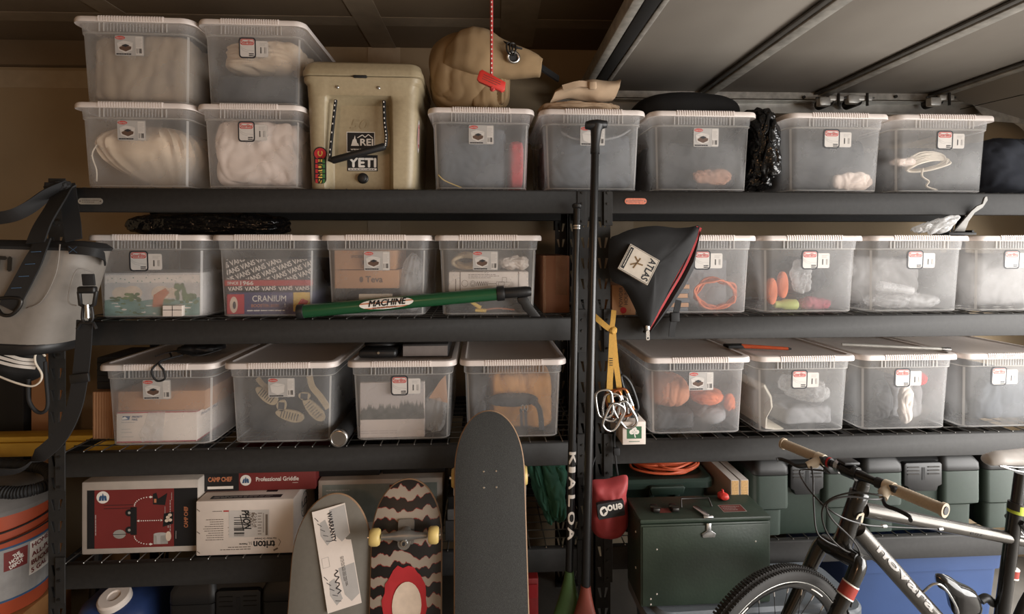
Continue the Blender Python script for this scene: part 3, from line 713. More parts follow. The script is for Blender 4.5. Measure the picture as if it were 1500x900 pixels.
def art(mb, fr):
    w, h = 0.165, 0.15
    mb.rect(fr, -w, w, 0.0, h, 0.0004, 0); mb.rect(fr, -w, w, h * 0.80, h * 0.98, 0.0006, 4)
    for k in range(22): mb.flat(ell(0.003, 0.002, 6, -w + 0.01 + k * 0.0148, h * (0.86 + 0.06 * math.sin(k * 2.3))), fr, 0.0008, 2)
    for (cx, r) in ((-0.11, 0.03), (-0.07, 0.035), (0.03, 0.034), (0.07, 0.026)): mb.flat(ell(r, r * 0.75, 16, cx, h * 0.55), fr, 0.0007 + r * 0.004, 3)
    mb.flat([(-w, 0), (w, 0), (w, h * 0.45), (0.1, h * 0.36), (0.03, h * 0.42), (-0.04, h * 0.36), (-0.1, h * 0.44), (-w, h * 0.38)], fr, 0.0011, 2)
    for (cx, cy, rx, ry) in ((-0.07, 0.46, 0.03, 0.018), (0.10, 0.55, 0.024, 0.034), (0.14, 0.40, 0.024, 0.02), (-0.12, 0.40, 0.03, 0.01), (0.06, 0.34, 0.02, 0.012)):
        rn = random.Random(int(cx * 1000))
        for q in range(14): mb.flat(ell(rx * 0.3, ry * 0.32, 8, cx + rn.uniform(-1, 1) * rx * 0.8, h * cy + rn.uniform(-1, 1) * ry * 0.8), fr, 0.0014 + q * 0.00002, 1)
    rn = random.Random(9)
    for q in range(46): mb.flat(ell(rn.uniform(0.004, 0.016), rn.uniform(0.002, 0.005), 8, rn.uniform(-0.14, 0.145), rn.uniform(0.006, 0.05)), fr, 0.0012 + q * 0.000004, rn.choice((1, 2, 2, 4)))
    mb.flat([(0.0, 0.03), (0.035, 0.035), (0.04, 0.06), (0.06, 0.085), (0.045, 0.10), (0.02, 0.085), (0.005, 0.075)], fr, 0.0017, 5)
pr(t, 'front_print', (m_sky, m_leaf, m_hill, m_pinkcloud, m_carton_w, m_org_p), art, Fr((B.cx, B.fy, B.fz)))
mb = MB(m_carton_w, m_ink); g0 = B.u(0.28); mb.box(g0, g0 + 0.066, B.fy - 0.022, B.fy - 0.002, B.fz, B.fz + 0.038)
fr = Fr((g0 + 0.033, B.fy - 0.022, B.fz + 0.019)); mb.rect(fr, -0.001, 0.001, -0.019, 0.019, 0.0005, 1); mb.rect(fr, -0.033, 0.033, 0.003, 0.005, 0.0005, 1)
tag(mb.build('gift_carton', smooth=0), 'little white carton with dark cross lines below the landscape game', 'box')
B = S['C2']
t = carton('patterned_shoebox', 'dark shoebox printed all over with slanted pale words, red band', 'shoebox', B.u(-0.99), B.u(0.99), B.fy + 0.006, B.fy + 0.30, B.fz + 0.087, B.fz + 0.205, mat('shoebox_dark', (66, 60, 56), 0.8))
def vans(mb, fr):
    a = math.radians(22)
    ca, sa = math.cos(a), math.sin(a)
    for r in range(-6, 8):
        for c in range(-5, 6):
            p_ = c * 0.060 + (r % 2) * 0.03; q_ = r * 0.0265; u = p_ * ca - q_ * sa; v = 0.07 + p_ * sa + q_ * ca
            if abs(u) < 0.175 and (0.034 < v < 0.128): mb.text('VANS', fr, u, v, 0.0185, 0.0004, 0, 0.053, a, bold=0.0006, clip=(-0.153, 0.153, 0.043, 0.116))
    for c in range(-2, 3): mb.text('VANS', fr, c * 0.060, 0.0095, 0.014, 0.0004, 0, 0.05, a * 0.2, bold=0.0007)
    mb.rect(fr, -0.158, 0.158, 0.019, 0.040, 0.0009, 1); mb.text('SINCE', fr, -0.128, 0.0295, 0.009, 0.0013, 0, 0.038, bold=0.0004); mb.text('1966', fr, -0.078, 0.0295, 0.014, 0.0013, 0, 0.046, bold=0.0005)
pr(t, 'front_print', (m_carton_w, mat('print_band_red', (176, 56, 52), 0.6)), vans, Fr((B.cx, B.fy + 0.006, B.fz + 0.087)))
t = carton('game_expansion_box', 'purple card game box lettered in white under the shoebox', 'game box', B.u(-0.90), B.u(0.97), B.fy, B.fy + 0.2, B.fz, B.fz + 0.083, m_cranb)
def cran(mb, fr):
    mb.rect(fr, -0.146, -0.085, 0.004, 0.076, 0.0004, 3); mb.flat(ell(0.014, 0.03, 18, -0.122, 0.038), fr, 0.0007, 4); mb.flat(ell(0.006, 0.014, 14, -0.12, 0.036), fr, 0.001, 5)
    mb.rect(fr, 0.09, 0.150, 0.012, 0.082, 0.0004, 2); mb.flat([(0.10, 0.03), (0.13, 0.02), (0.145, 0.05), (0.12, 0.06)], fr, 0.0007, 3)
    mb.text('CRANIUM', fr, 0.004, 0.060, 0.022, 0.0006, 0, 0.12, bold=0.0003); mb.text('BOOSTER BOX', fr, -0.010, 0.034, 0.011, 0.0006, 1, 0.10, bold=0.0003); mb.text('1', fr, 0.060, 0.036, 0.016, 0.0006, 0)
    mb.lines_text(fr, -0.075, 0.09, 0.010, 0.022, 1, 0.0006, 0, 5, 0.35)
pr(t, 'front_print', (m_white_p, m_org_p, m_yel_p, m_redc, m_pinkcloud, m_ink), cran, Fr((B.cx, B.fy, B.fz)))
B = S['C3']
for (nm, lb, t0, t1, z0, z1, d0) in (('shoe_carton', 'brown shoe carton lettered about rubber, top of its pair', -0.96, 0.38, 0.165, 0.236, 0.0), ('shoe_carton', 'brown shoe carton with dark logo, under another carton', -0.96, 0.45, 0.095, 0.163, 0.002)):
    t = carton(nm, lb, 'shoebox', B.u(t0), B.u(t1), B.fy + d0, B.fy + 0.30, B.fz + z0, B.fz + z1, m_card)
    if z0 > 0.1:
        pr(t, 'front_print', (m_brown,), lambda mb, fr: (mb.text('SPIDER RUBBER', fr, 0.0, 0.048, 0.010, 0.0005, 0, 0.10, bold=0.0004), mb.text('FIVE', fr, 0.014, 0.026, 0.014, 0.0005, 0, 0.04, bold=0.0006)), Fr((B.u(-0.30), B.fy + d0, B.fz + z0)))
    else:
        pr(t, 'front_print', (m_brown,), lambda mb, fr: (mb.text('Teva', fr, 0.012, 0.034, 0.022, 0.0005, 0, 0.062, bold=0.0009), mb.flat(ell(0.007, 0.011, 14, -0.035, 0.033), fr, 0.0005), mb.flat(ell(0.0035, 0.006, 10, -0.035, 0.033), fr, 0.0008)), Fr((B.u(-0.16), B.fy + d0, B.fz + z0)))
cloth('C3', 'dark_shoe', 'dark shoe lying beneath the brown cartons', 'shoe', m_dark, -0.85, 0.5, 0.0, 0.088, 15, d=0.2, amp=0.008, e=0.7, ev=0.7)
cloth('C3', 'crumpled_poly_bag', 'crumpled clear bag beside the brown shoe cartons', 'plastic bag', m_bag, 0.42, 0.98, 0.0, 0.225, 16, d=0.16, dy=0.0, amp=0.012, freq=12, e=0.8, ev=0.7, stretch=(1.4, 1, 0.4))
mb = MB(m_rope); mb.box(B.u(-0.42), B.u(0.32), B.fy - 0.004, B.fy + 0.004, B.fz + 0.055, B.fz + 0.075); tag(mb.build('shoe_strap', bevel=0.002), 'pale flat strap under the brown cartons', 'strap')
B = S['C4']
t = carton('white_carton', 'white carton printed with a thin line drawing, behind green tube', 'carton', B.u(-0.90), B.u(0.92), B.fy, B.fy + 0.20, B.fz + 0.06, B.fz + 0.155, m_carton_w)
def drawp(mb, fr):
    mb.line(fr, [(x, y) for (x, y) in ell(0.0115, 0.0115, 24, -0.088, 0.052)] + [(-0.0765, 0.052)], 0.0014, 0.0005)
    for r in (0.011, 0.008, 0.005): mb.line(fr, ell(r, r, 20, -0.058, 0.051) + [(-0.058 + r, 0.051)], 0.0010, 0.0005)
    mb.line(fr, [(-0.045 + k * 0.004, 0.051 + (0.008 if k % 2 else -0.008)) for k in range(12)], 0.0018, 0.0005); mb.line(fr, [(0.0, 0.051), (0.03, 0.051)], 0.0016, 0.0005)
    for q in ((0.03, 0.06, 0.044, 0.058), (0.038, 0.09, 0.040, 0.056), (0.052, 0.068, 0.056, 0.074), (0.056, 0.064, 0.028, 0.04)): mb.line(fr, [(q[0], q[2]), (q[1], q[2]), (q[1], q[3]), (q[0], q[3]), (q[0], q[2])], 0.0012, 0.0005)
    mb.rect(fr, -0.107, -0.104, 0, 0.095, 0.0005); mb.rect(fr, 0.112, 0.115, 0, 0.095, 0.0005); mb.lines_text(fr, -0.075, 0.04, 0.07, 0.088, 3, 0.0005, 0, 7, 0.3)
    mb.lines_text(fr.rot(math.pi / 2, -0.122, 0.025), 0, 0.045, -0.003, 0.003, 1, 0.0005, 0, 3, 0.6)
pr(t, 'front_print', (m_brown,), drawp, Fr((B.cx, B.fy, B.fz + 0.06)))
mb = MB(mat('beige_rope', (206, 186, 154), 0.9))
for k in range(4):
    rnd = random.Random(k + 40); c = V((B.u(-0.52), B.fy + 0.04 + 0.012 * k, B.fz + 0.19)); P = [c + V((0.05 * math.cos(a) * (1 - 0.1 * k), 0.02 * math.sin(a * 2 + k), 0.022 * math.sin(a) + 0.004 * k)) for a in [2 * math.pi * q / 10 for q in range(10)]]
    mb.tube(smoothpath(P, 3, True), 0.007, 7, closed=True)
tag(mb.build('beige_rope', smooth=60), 'thick beige rope coil resting on the white carton', 'rope')
cloth('C4', 'white_rag', 'crumpled pale rag at right on the white carton', 'rag', m_carton_w, 0.15, 0.95, 0.156, 0.215, 17, d=0.10, dy=0.03, amp=0.014, freq=16, e=0.8, ev=0.9)
mb = MB(m_yel_p, m_org_p); mb.tube([(B.u(-0.42), B.fy - 0.002, B.fz + 0.045), (B.u(-0.18), B.fy, B.fz + 0.02)], [0.005, 0.009], 8); mb.tube([(B.u(-0.3), B.fy - 0.002, B.fz + 0.012), (B.u(-0.05), B.fy, B.fz + 0.010)], [0.006, 0.008], 8)
mb.tube(smoothpath([(B.u(-0.1), B.fy, B.fz + 0.012), (B.u(0.2), B.fy + 0.002, B.fz + 0.018), (B.u(0.6), B.fy + 0.002, B.fz + 0.012)], 5), 0.003, 6, 1)
tag(mb.build('yellow_plug', smooth=60), 'yellow plugs on a thin lead at the box bottom', 'plug')
B = S['C5']
for k in range(8):
    zz = B.fz + k * 0.0175; mb = MB((m_slate, m_card)[k % 2] if k < 7 else m_card); mb.box(B.u(-0.98), B.u(-0.30 + 0.02 * (k % 3)), B.fy + 0.002 * (k % 2), B.fy + 0.17, zz, zz + 0.0165)
    tag(mb.build('flat_carton', bevel=0.002), ('thin flat carton beside orange cords, %s in its stack of eight' % ('lowest', 'second from bottom', 'third from bottom', 'fourth from bottom', 'fourth from top', 'third from top', 'second from top', 'topmost')[k]), 'carton', 'flat cartons stacked in the orange cord box')
def coil(key, name, label, cat, m, t, zc, R, r, n, sq, dy, seed):
    B = S[key]; mb = MB(m); rnd = random.Random(seed)
    for k in range(n):
        c = V((B.u(t) + rnd.uniform(-.01, .01), B.fy + dy + 0.006 * k, B.fz + zc + rnd.uniform(-.006, .006)))
        P = [c + V((R * (0.75 + 0.3 * rnd.random()) * math.cos(a), 0.008 * math.sin(3 * a + k), R * sq * (0.75 + 0.3 * rnd.random()) * math.sin(a))) for a in [2 * math.pi * q / 11 for q in range(11)]]
        mb.tube(smoothpath(P, 3, True), r, 6, closed=True)
    return tag(mb.build(name, smooth=60), label, cat)
coil('C5', 'orange_cord_coil', 'orange cord coiled low against the box front', 'cord', m_orange, 0.38, 0.065, 0.085, 0.004, 6, 0.7, 0.006, 3)
coil('C5', 'orange_lead', 'tangled orange lead above the flat cartons', 'cord', m_orange, -0.25, 0.185, 0.07, 0.0035, 3, 0.22, 0.02, 5)
cloth('C5', 'grey_bag', 'grey bag behind the orange cords', 'bag', m_grey, -0.2, 0.98, 0.0, 0.21, 19, dy=0.09, d=0.3)
for (t_, z_) in ((-0.78, 0.075), (-0.52, 0.10)):
    B = S['C6']; mb = MB(m_orange)
    P = [[V((B.u(t_) + 0.020 * math.cos(a) * r, B.fy + 0.01 + y, B.fz + z_ + 0.052 * math.sin(a) * r)) for a in [2 * math.pi * q / 20 for q in range(20)]] for (r, y) in ((0.86, 0), (1, 0.004), (1, 0.02), (0.86, 0.025))]
    mb.loft(P); tag(mb.build('orange_float', smooth=50), 'oval orange foam float, ' + ('leftmost of the pair' if t_ < -0.7 else 'behind and right of its twin'), 'float', 'orange floats in a clear box')
B = S['C6']; mb = MB(mat('neon_yellow', (190, 200, 118), 0.5)); mb.lathe([(0.010, 0), (0.014, 0.004), (0.015, 0.03), (0.021, 0.04), (0.021, 0.085), (0.015, 0.09)], 18, O=(B.u(-0.72), B.fy + 0.025, B.fz + 0.023), axis=(1, -0.12, 0.0)); tag(mb.build('neon_tube'), 'neon yellow plastic tube lying on the box floor', 'tube')
cloth('C6', 'magenta_cloth', 'magenta cloth lying right of neon tube', 'cloth', mat('cloth_magenta', (150, 68, 80), 0.9), -0.1, 0.68, 0, 0.05, 20, d=0.06, dy=0.0, amp=0.01, freq=14, e=0.7, ev=0.8)
cloth('C6', 'black_goggles', 'dark grey mesh gear filling the float box', 'gear', m_dark, -0.2, 0.95, 0.045, 0.215, 21, d=0.25, dy=0.06, amp=0.018, freq=9, e=0.7, ev=0.7)
cloth('C6', 'white_bag', 'pale clear bag in front of dark mesh gear', 'plastic bag', m_bag, -0.35, 0.2, 0.06, 0.2, 22, d=0.04, dy=0.0, amp=0.012, freq=12, e=0.8, ev=0.8)
cloth('C7', 'clear_bag', 'shiny clear bag crumpled at the bottom of bracket box', 'plastic bag', m_bag, -0.85, 0.95, 0, 0.065, 23, d=0.12, amp=0.016, freq=12, e=0.8, ev=0.8)
cloth('C7', 'pale_cloth', 'pale grey cloth behind the shiny clear bag', 'cloth', cloth_mat('cloth_pale', (150, 148, 147)), -0.98, 0.98, 0, 0.21, 24, d=0.30, dy=0.135, amp=0.012)
B = S['C7']; mb = MB(m_bag); mb.tube([(B.u(-0.72), B.fy + 0.016, B.fz + 0.095), (B.u(0.05), B.fy + 0.018, B.fz + 0.075)], [0.022, 0.018], 14); tag(mb.build('rolled_sheet', smooth=60), 'clear plastic sheet rolled up, leaning on shiny bag', 'plastic sheet')
cloth('C8', 'pale_blanket', 'pale blanket in the cut-off box, second shelf', 'blanket', cloth_mat('cloth_pale', (150, 148, 147)), -0.98, 0.98, 0, 0.22, 25, amp=0.008, dy=0.03)
# --- D row
B = S['D1']
t = carton('brown_carton', 'plain brown carton standing on a white mailing carton', 'carton', B.u(-0.94), B.u(0.86), B.fy + 0.004, B.fy + 0.28, B.fz + 0.115, B.fz + 0.185, m_card)
t = carton('mailing_carton', 'white mailing carton with red edges and blue eagle mark', 'carton', B.u(-0.96), B.u(0.70), B.fy, B.fy + 0.34, B.fz + 0.002, B.fz + 0.113, m_carton_w)
m_usred = mat('print_mail_red', (160, 56, 66), 0.6); m_usblue = mat('print_mail_blue', (52, 84, 120), 0.6)
def usps(mb, fr):
    w = 0.141 * B.k
    mb.rect(fr, -w, w, 0.106, 0.1105, 0.0005, 0); mb.rect(fr, -w, w, 0.0, 0.005, 0.0005, 0)
    mb.flat([(-0.122, 0.082), (-0.096, 0.082), (-0.092, 0.096), (-0.118, 0.096)], fr, 0.0005, 1); mb.flat([(-0.121, 0.083), (-0.100, 0.086), (-0.110, 0.094), (-0.119, 0.090)], fr, 0.0008, 2)
    mb.text('PRIORITY', fr, -0.068, 0.093, 0.007, 0.0005, 1, 0.036, shear=0.2, bold=0.0003); mb.text('MAIL', fr, -0.076, 0.083, 0.007, 0.0005, 1, 0.020, shear=0.2, bold=0.0003)
    mb.lines_text(fr, -0.122, -0.06, 0.070, 0.076, 1, 0.0005, 3, 2, 0.5)
    for v in (0.046, 0.034, 0.018): mb.lines_text(fr, -0.122, -0.08, v, v + 0.006, 1, 0.0005, 3, int(v * 1000), 0.4)
pr(t, 'front_print', (m_usred, m_usblue, m_white_p, m_paper2), usps, Fr(((B.u(-0.96) + B.u(0.70)) / 2, B.fy, B.fz + 0.002)))
mb = MB(m_bag); fr = Fr(((B.u(-0.96) + B.u(0.70)) / 2, B.fy, B.fz + 0.002)); mb.flat([(-0.05, 0.0), (-0.03, 0.004), (0.02, 0.002), (0.03, 0.11), (0.0, 0.108), (-0.03, 0.109), (-0.042, 0.07), (-0.062, 0.03)], fr, 0.0012); mb.build('packing_tape', t, world=True, smooth=0)
def side_print(mb, fr):
    mb.rect(fr, 0, 0.34, 0.106, 0.1105, 0.0005, 0); mb.rect(fr, 0, 0.34, 0, 0.005, 0.0005, 0); mb.text('Priority Mail', fr, 0.09, 0.09, 0.010, 0.0005, 1, 0.12, shear=0.2)
pr(t, 'side_print', (m_usred, m_usblue), side_print, Fr((B.u(0.70), B.fy, B.fz + 0.002), (0, 1, 0), (0, 0, 1)))
m_sole = mat('sandal_sole', (170, 152, 122), 0.8, var=0.12, scale=60)
cloth('D2', 'dark_clothing', 'dark clothing packed behind the sandals', 'clothing', m_dark, -1, 1, 0, 0.215, 27, amp=0.006, dy=0.05, d=0.36)
B = S['D2']
def sandal(t, z, ang, L, label):
    mb = MB(m_sole, m_dark); fr = Fr((B.u(t), B.fy + 0.022, B.fz + z)).rot(ang)
    out = [(x * L / 2, (0.021 + 0.004 * x) * math.sin(a) * 1.0) for a, x in [(2 * math.pi * q / 24, math.cos(2 * math.pi * q / 24)) for q in range(24)]]
    mb.prism(out, 0, 0.010, fr, 0)
    for k in range(7): mb.rect(fr, -L * 0.3 + k * L * 0.095, -L * 0.3 + k * L * 0.095 + 0.003, -0.013, 0.013, 0.0106, 1)
    tag(mb.build('sandal_sole', smooth=30), label, 'sandal', 'sandals showing their soles in a clear box')
sandal(-0.40, 0.160, math.radians(-38), 0.095, 'tan sandal sole tilted at upper left'); sandal(0.10, 0.085, math.radians(-15), 0.105, 'tan sandal sole lying nearly flat, lowest in the middle'); sandal(0.62, 0.105, math.radians(-48), 0.11, 'tan sandal sole tilted steeply at right')
sandal(-0.08, 0.122, math.radians(-3), 0.034, 'small tan heel pad between two soles'); sandal(0.42, 0.155, math.radians(85), 0.03, 'small upright tan heel pad right of the label')
mb = MB(m_sole)
strap(mb, smoothpath([(B.u(0.52), B.fy + 0.02, B.fz + 0.23), (B.u(0.60), B.fy + 0.012, B.fz + 0.19), (B.u(0.78), B.fy + 0.008, B.fz + 0.155), (B.u(0.95), B.fy + 0.01, B.fz + 0.11)], 5), 0.022, 0.004, (0.8, 0, 0.5)); tag(mb.build('sandal_strap', smooth=60), 'tan sandal strap curling down at upper right', 'strap')
mb = MB(m_sole); strap(mb, smoothpath([(B.u(-0.6), B.fy + 0.015, B.fz + 0.225), (B.u(-0.45), B.fy + 0.01, B.fz + 0.20), (B.u(-0.2), B.fy + 0.008, B.fz + 0.18)], 5), 0.018, 0.004, (0.5, 0, 0.8)); tag(mb.build('sandal_strap', smooth=60), 'tan sandal strap at upper left of the soles', 'strap')
B = S['D3']; m_snow = mat('print_snow', (206, 192, 184), 0.6, var=0.05, scale=15); m_mist = mat('print_mist', (178, 168, 164), 0.6, var=0.06, scale=8); m_firs = mat('print_firs', (92, 90, 86), 0.6, var=0.3, scale=50)
t = carton('forest_print', 'framed print of a snowy forest standing in the clear box', 'picture', B.u(-0.96), B.u(0.48), B.fy, B.fy + 0.02, B.fz, B.fz + 0.205, m_snow)
def forest(mb, fr):
    w = 0.122 * B.k; rnd = random.Random(4); mb.rect(fr, -w, w, 0.07, 0.203, 0.0004, 0); mb.rect(fr, -w, w, 0.004, 0.07, 0.0004, 1); mb.rect(fr, -w, w, 0.068, 0.090, 0.0006, 2)
    for k in range(52):
        u = -w + 0.004 + k * (2 * w - 0.008) / 51; h = 0.03 + rnd.random() * 0.022 + (0.012 if u > 0.03 else 0)
        mb.flat([(u - 0.006, 0.072), (u + 0.006, 0.072), (u + 0.004, 0.072 + h * 0.6), (u, 0.080 + h), (u - 0.004, 0.072 + h * 0.6)], fr, 0.0008 + 0.00001 * k, 2)
    mb.lines_text(fr, -w, w, 0.014, 0.030, 2, 0.0007, 0, 5, 0.3)
pr(t, 'picture_print', (m_mist, m_snow, m_firs), forest, Fr(((B.u(-0.96) + B.u(0.48)) / 2, B.fy, B.fz)))
cloth('D3', 'cable_bag', 'clear bag of pale cables beside the forest print', 'plastic bag', m_bag, 0.42, 1.0, 0, 0.16, 29, d=0.10, dy=-0.004, amp=0.012, freq=13, e=0.8, ev=0.8, stretch=(1.5, 1, 0.5))
mb = MB(m_card); fr = Fr((B.u(0.78), B.fy + 0.02, B.fz + 0.17)); mb.prism([(-0.035, -0.03), (0.036, -0.05), (0.028, 0.055), (0.008, 0.035)], 0, 0.004, fr); tag(mb.build('cardboard_scrap'), 'torn cardboard scrap above the cable bag', 'cardboard')
cloth('D4', 'tan_bag', 'tan orange canvas bag inside the box behind the longboard', 'bag', mat('canvas_tan_orange', (198, 142, 80), 0.85, var=0.15, scale=10), -0.55, 0.98, 0, 0.225, 30, amp=0.010, dy=0.03)
cloth('D4', 'dark_jacket', 'dark jacket squeezed left of the tan orange bag', 'clothing', m_dark, -1.0, -0.6, 0, 0.19, 31, amp=0.009, dy=0.02, d=0.36)
cloth('D4', 'black_pouch', 'black padded pouch across the tan orange bag', 'pouch', m_dark, -0.6, 0.6, 0.10, 0.155, 32, d=0.03, dy=-0.002, amp=0.005, e=0.9, ev=0.8)
B = S['D4']; mb = MB(m_dark)
for (t_, z0, z1) in ((0.18, 0.1, 0.035), (0.28, 0.1, 0.03)): strap(mb, [(B.u(t_), B.fy - 0.003, B.fz + z0), (B.u(t_ + 0.02), B.fy - 0.005, B.fz + z1)], 0.011, 0.004, (1, 0, 0))
strap(mb, smoothpath([(B.u(0.4), B.fy - 0.002, B.fz + 0.13), (B.u(0.6), B.fy - 0.005, B.fz + 0.10), (B.u(0.66), B.fy - 0.004, B.fz + 0.02)], 5), 0.02, 0.004, (1, 0, 0)); tag(mb.build('black_straps', smooth=60), 'black straps hanging over the tan orange bag', 'strap')
mb = MB(m_steel)
for t_ in (0.22, 0.3): mb.tube(smoothpath([(B.u(t_) + 0.006 * math.cos(a), B.fy - 0.008, B.fz + 0.105 + 0.010 * math.sin(a)) for a in [q * math.pi / 4 for q in range(8)]], 2, True), 0.0018, 6, closed=True)
tag(mb.build('metal_rings'), 'small metal rings at the top of black straps', 'ring')
cloth('D5', 'tan_stuff_sack', 'brownish orange stuff sack in upper left of box', 'stuff sack', mat('sack_tan', (178, 118, 88), 0.85), -0.92, 0.02, 0.075, 0.20, 33, d=0.2, amp=0.007, freq=12, e=0.8, ev=0.75, stretch=(1.5, 1, 0.4))
cloth('D5', 'orange_stuff_sack', 'bright orange stuff sack tied at its end', 'stuff sack', m_orange, 0.02, 0.80, 0.085, 0.15, 34, d=0.13, amp=0.008, freq=14, e=0.9, ev=0.8, stretch=(0.6, 1, 1.5))
cloth('D5', 'orange_sack_end', 'crumpled orange cloth end by right wall of box', 'cloth', m_orange, 0.72, 0.99, 0.07, 0.135, 35, d=0.04, amp=0.008, freq=18, e=0.8, ev=0.8)
cloth('D5', 'grey_stuff_sack', 'grey stuff sack lying under the bright orange sack', 'stuff sack', m_grey, 0.05, 0.92, 0.005, 0.085, 36, d=0.2, amp=0.006, e=0.9, ev=0.75)
cloth('D5', 'black_gear', 'black gear packed under the brownish orange sack', 'gear', m_dark, -0.95, 0.05, 0.0, 0.075, 37, d=0.3, amp=0.008)
cloth('D5', 'black_mesh', 'black mesh cloth packed behind the stuff sacks', 'cloth', m_dark, -0.9, 0.95, 0.09, 0.225, 38, d=0.2, dy=0.21, amp=0.01)
m_news = mat('newsprint', (206, 198, 184), 0.9, var=0.05); B = S['D6']
t = thing('newspaper', 'folded newspaper standing on edge along left wall of its box', 'newspaper', (B.u(-0.9), B.fy + 0.1, B.fz)); mb = MB(m_news, m_ink)
P = [(-0.98, 0.0, 0.16), (-0.86, 0.002, 0.175), (-0.72, -0.004, 0.13), (-0.70, -0.006, 0.09), (-0.82, -0.003, 0.05), (-0.84, -0.004, 0.012), (-0.62, -0.004, 0.006), (-0.42, -0.002, 0.004)]
mb.loft([[V((B.u(p[0]), B.fy + p[1], B.fz + p[2])), V((B.u(p[0]), B.fy + p[1] + 0.33, B.fz + p[2])), V((B.u(p[0]) - 0.006, B.fy + p[1] + 0.33, B.fz + max(p[2] - 0.006, 0.0005))), V((B.u(p[0]) - 0.006, B.fy + p[1], B.fz + max(p[2] - 0.006, 0.0005)))] for p in P]); mb.build('sheets', t, world=True, smooth=50)
cloth('D6', 'crumpled_clear_bag', 'bright crumpled clear bag in upper right of newspaper box', 'plastic bag', m_bag, -0.1, 0.95, 0.086, 0.180, 40, d=0.2, amp=0.018, freq=11, e=0.8, ev=0.8)
cloth('D6', 'white_hat', 'small white hat standing above the crumpled clear bag', 'hat', m_carton_w, 0.18, 0.5, 0.155, 0.215, 41, d=0.06, amp=0.003, e=0.9, ev=0.5)
cloth('D6', 'grey_cloth', 'grey cloth filling the bottom of newspaper box', 'cloth', m_grey, -0.36, 0.97, 0, 0.08, 42, amp=0.009, dy=0.02)
cloth('D7', 'dark_pack', 'dark pack leaning left in the box above the handlebar', 'bag', m_dark, -0.7, 0.05, 0.0, 0.20, 43, d=0.2, amp=0.016, freq=9, e=0.8, ev=0.7)
cloth('D7', 'red_scrap', 'red cloth scrap at upper right, above handlebar', 'cloth', m_redc, 0.45, 0.8, 0.15, 0.205, 44, d=0.05, dy=0.02, amp=0.006, e=0.8, ev=0.8)
cloth('D7', 'white_bag', 'white plastic bag beside the dark pack', 'plastic bag', m_carton_w, 0.02, 0.42, 0.0, 0.16, 45, d=0.05, amp=0.012, freq=12, e=0.8, ev=0.8)
cloth('D7', 'pale_grey_cloth', 'pale grey cloth behind the white plastic bag', 'cloth', m_grey, 0.05, 0.98, 0, 0.15, 46, d=0.26, dy=0.07, amp=0.01)
cloth('D8', 'dark_boot', 'dark boot seen through left wall of cut-off box', 'boot', m_black, -0.98, -0.55, 0.0, 0.11, 47, d=0.18, dy=0.02, amp=0.01, e=0.8, ev=0.8)
cloth('D8', 'grey_blanket', 'grey blanket in the cut-off box on third shelf', 'blanket', m_slate, -0.5, 0.97, 0, 0.2, 48, amp=0.008, dy=0.02)

zA, z1, z2, z3 = L1 + ZT + 0.3025, L1 + ZT, L2 + ZT, L3 + ZT
# ------------------------------------------------------------------ on and around the upper shelves
def jitter(mb, n0, amp, freq, seed=0):
    """soft wrinkles on the vertices added since n0"""
    so = V((seed * 3.3, seed * 1.7, seed * 5.1))
    for i in range(n0, len(mb.vs)):
        p = V(mb.vs[i]); q = noise.noise_vector(p * freq + so) + 0.5 * noise.noise_vector(p * freq * 2.3 + so); mb.vs[i] = tuple(p + q * amp)
def cyl(p0, p1, r, up):
    """maps (u along, v around) onto a cylinder; v=0 faces 'up'"""
    p0, p1 = V(p0), V(p1); t = (p1 - p0).normalized(); n = V(up); n = (n - t * n.dot(t)).normalized(); b_ = t.cross(n)
    return lambda u, v, w=0.0: p0 + t * u + (n * math.cos(v / r) + b_ * math.sin(v / r)) * (r + w)
class CylFr:
    def __init__(s, f): s.f = f
    def p(s, u, v, w=0.0): return s.f(u, v, w)

# ---- tan hard cooler
m_cool = mat('cooler_tan', (166, 152, 124), 0.42, var=0.06, scale=80, bump=0.06, bscale=250)
m_cool_d = mat('cooler_recess_tan', (158, 144, 116), 0.5, var=0.05, scale=80)
cxa, cxb = XP(441, 0.0), XP(616, 0.0); ccx = (cxa + cxb) / 2; CWl = cxb - cxa
cool = thing('hard_cooler', 'tan hard cooler with rope handle and stickers on the top shelf', 'cooler', (ccx, 0.21, z1))
mb = MB(m_cool)
def crsec(w, d, rec, z, yc=0.21):
    """horizontal section with the handle recess in the front"""
    r = 0.035; y0 = yc - d / 2; x = w / 2; rl, rr = -0.122, 0.098; rd = rec * 2.8
    P = []
    for (sx, sy, a0) in ((1, 1, 0), (-1, 1, 90), (-1, -1, 180)):
        for k in range(5):
            a = math.radians(a0 + 22.5 * k); P.append((sx * (x - r) + r * math.cos(a), yc + sy * (d / 2 - r) + r * math.sin(a)))
    P += [(rl - 0.014, y0), (rl - 0.006, y0 + rd * 0.15), (rl + 0.002, y0 + rd * 0.85), (rl + 0.010, y0 + rd), (rr - 0.010, y0 + rd), (rr - 0.002, y0 + rd * 0.85), (rr + 0.006, y0 + rd * 0.15), (rr + 0.014, y0)]
    for k in range(5):
        a = math.radians(270 + 22.5 * k); P.append((x - r + r * math.cos(a), y0 + r + r * math.sin(a)))
    return [V((ccx + p[0], p[1], z)) for p in P]
zc = z1
mb.loft([crsec(0.372, 0.375, 0.018, zc), crsec(0.378, 0.380, 0.018, zc + 0.008), crsec(0.398, 0.392, 0.018, zc + 0.315), crsec(0.400, 0.394, 0.010, zc + 0.332), crsec(0.402, 0.395, 0.0005, zc + 0.340), crsec(0.406, 0.398, 0.0005, zc + 0.378), crsec(0.424, 0.412, 0.0005, zc + 0.388), crsec(0.426, 0.414, 0.0005, zc + 0.404)])
mb.build('body', cool, world=True, smooth=40)
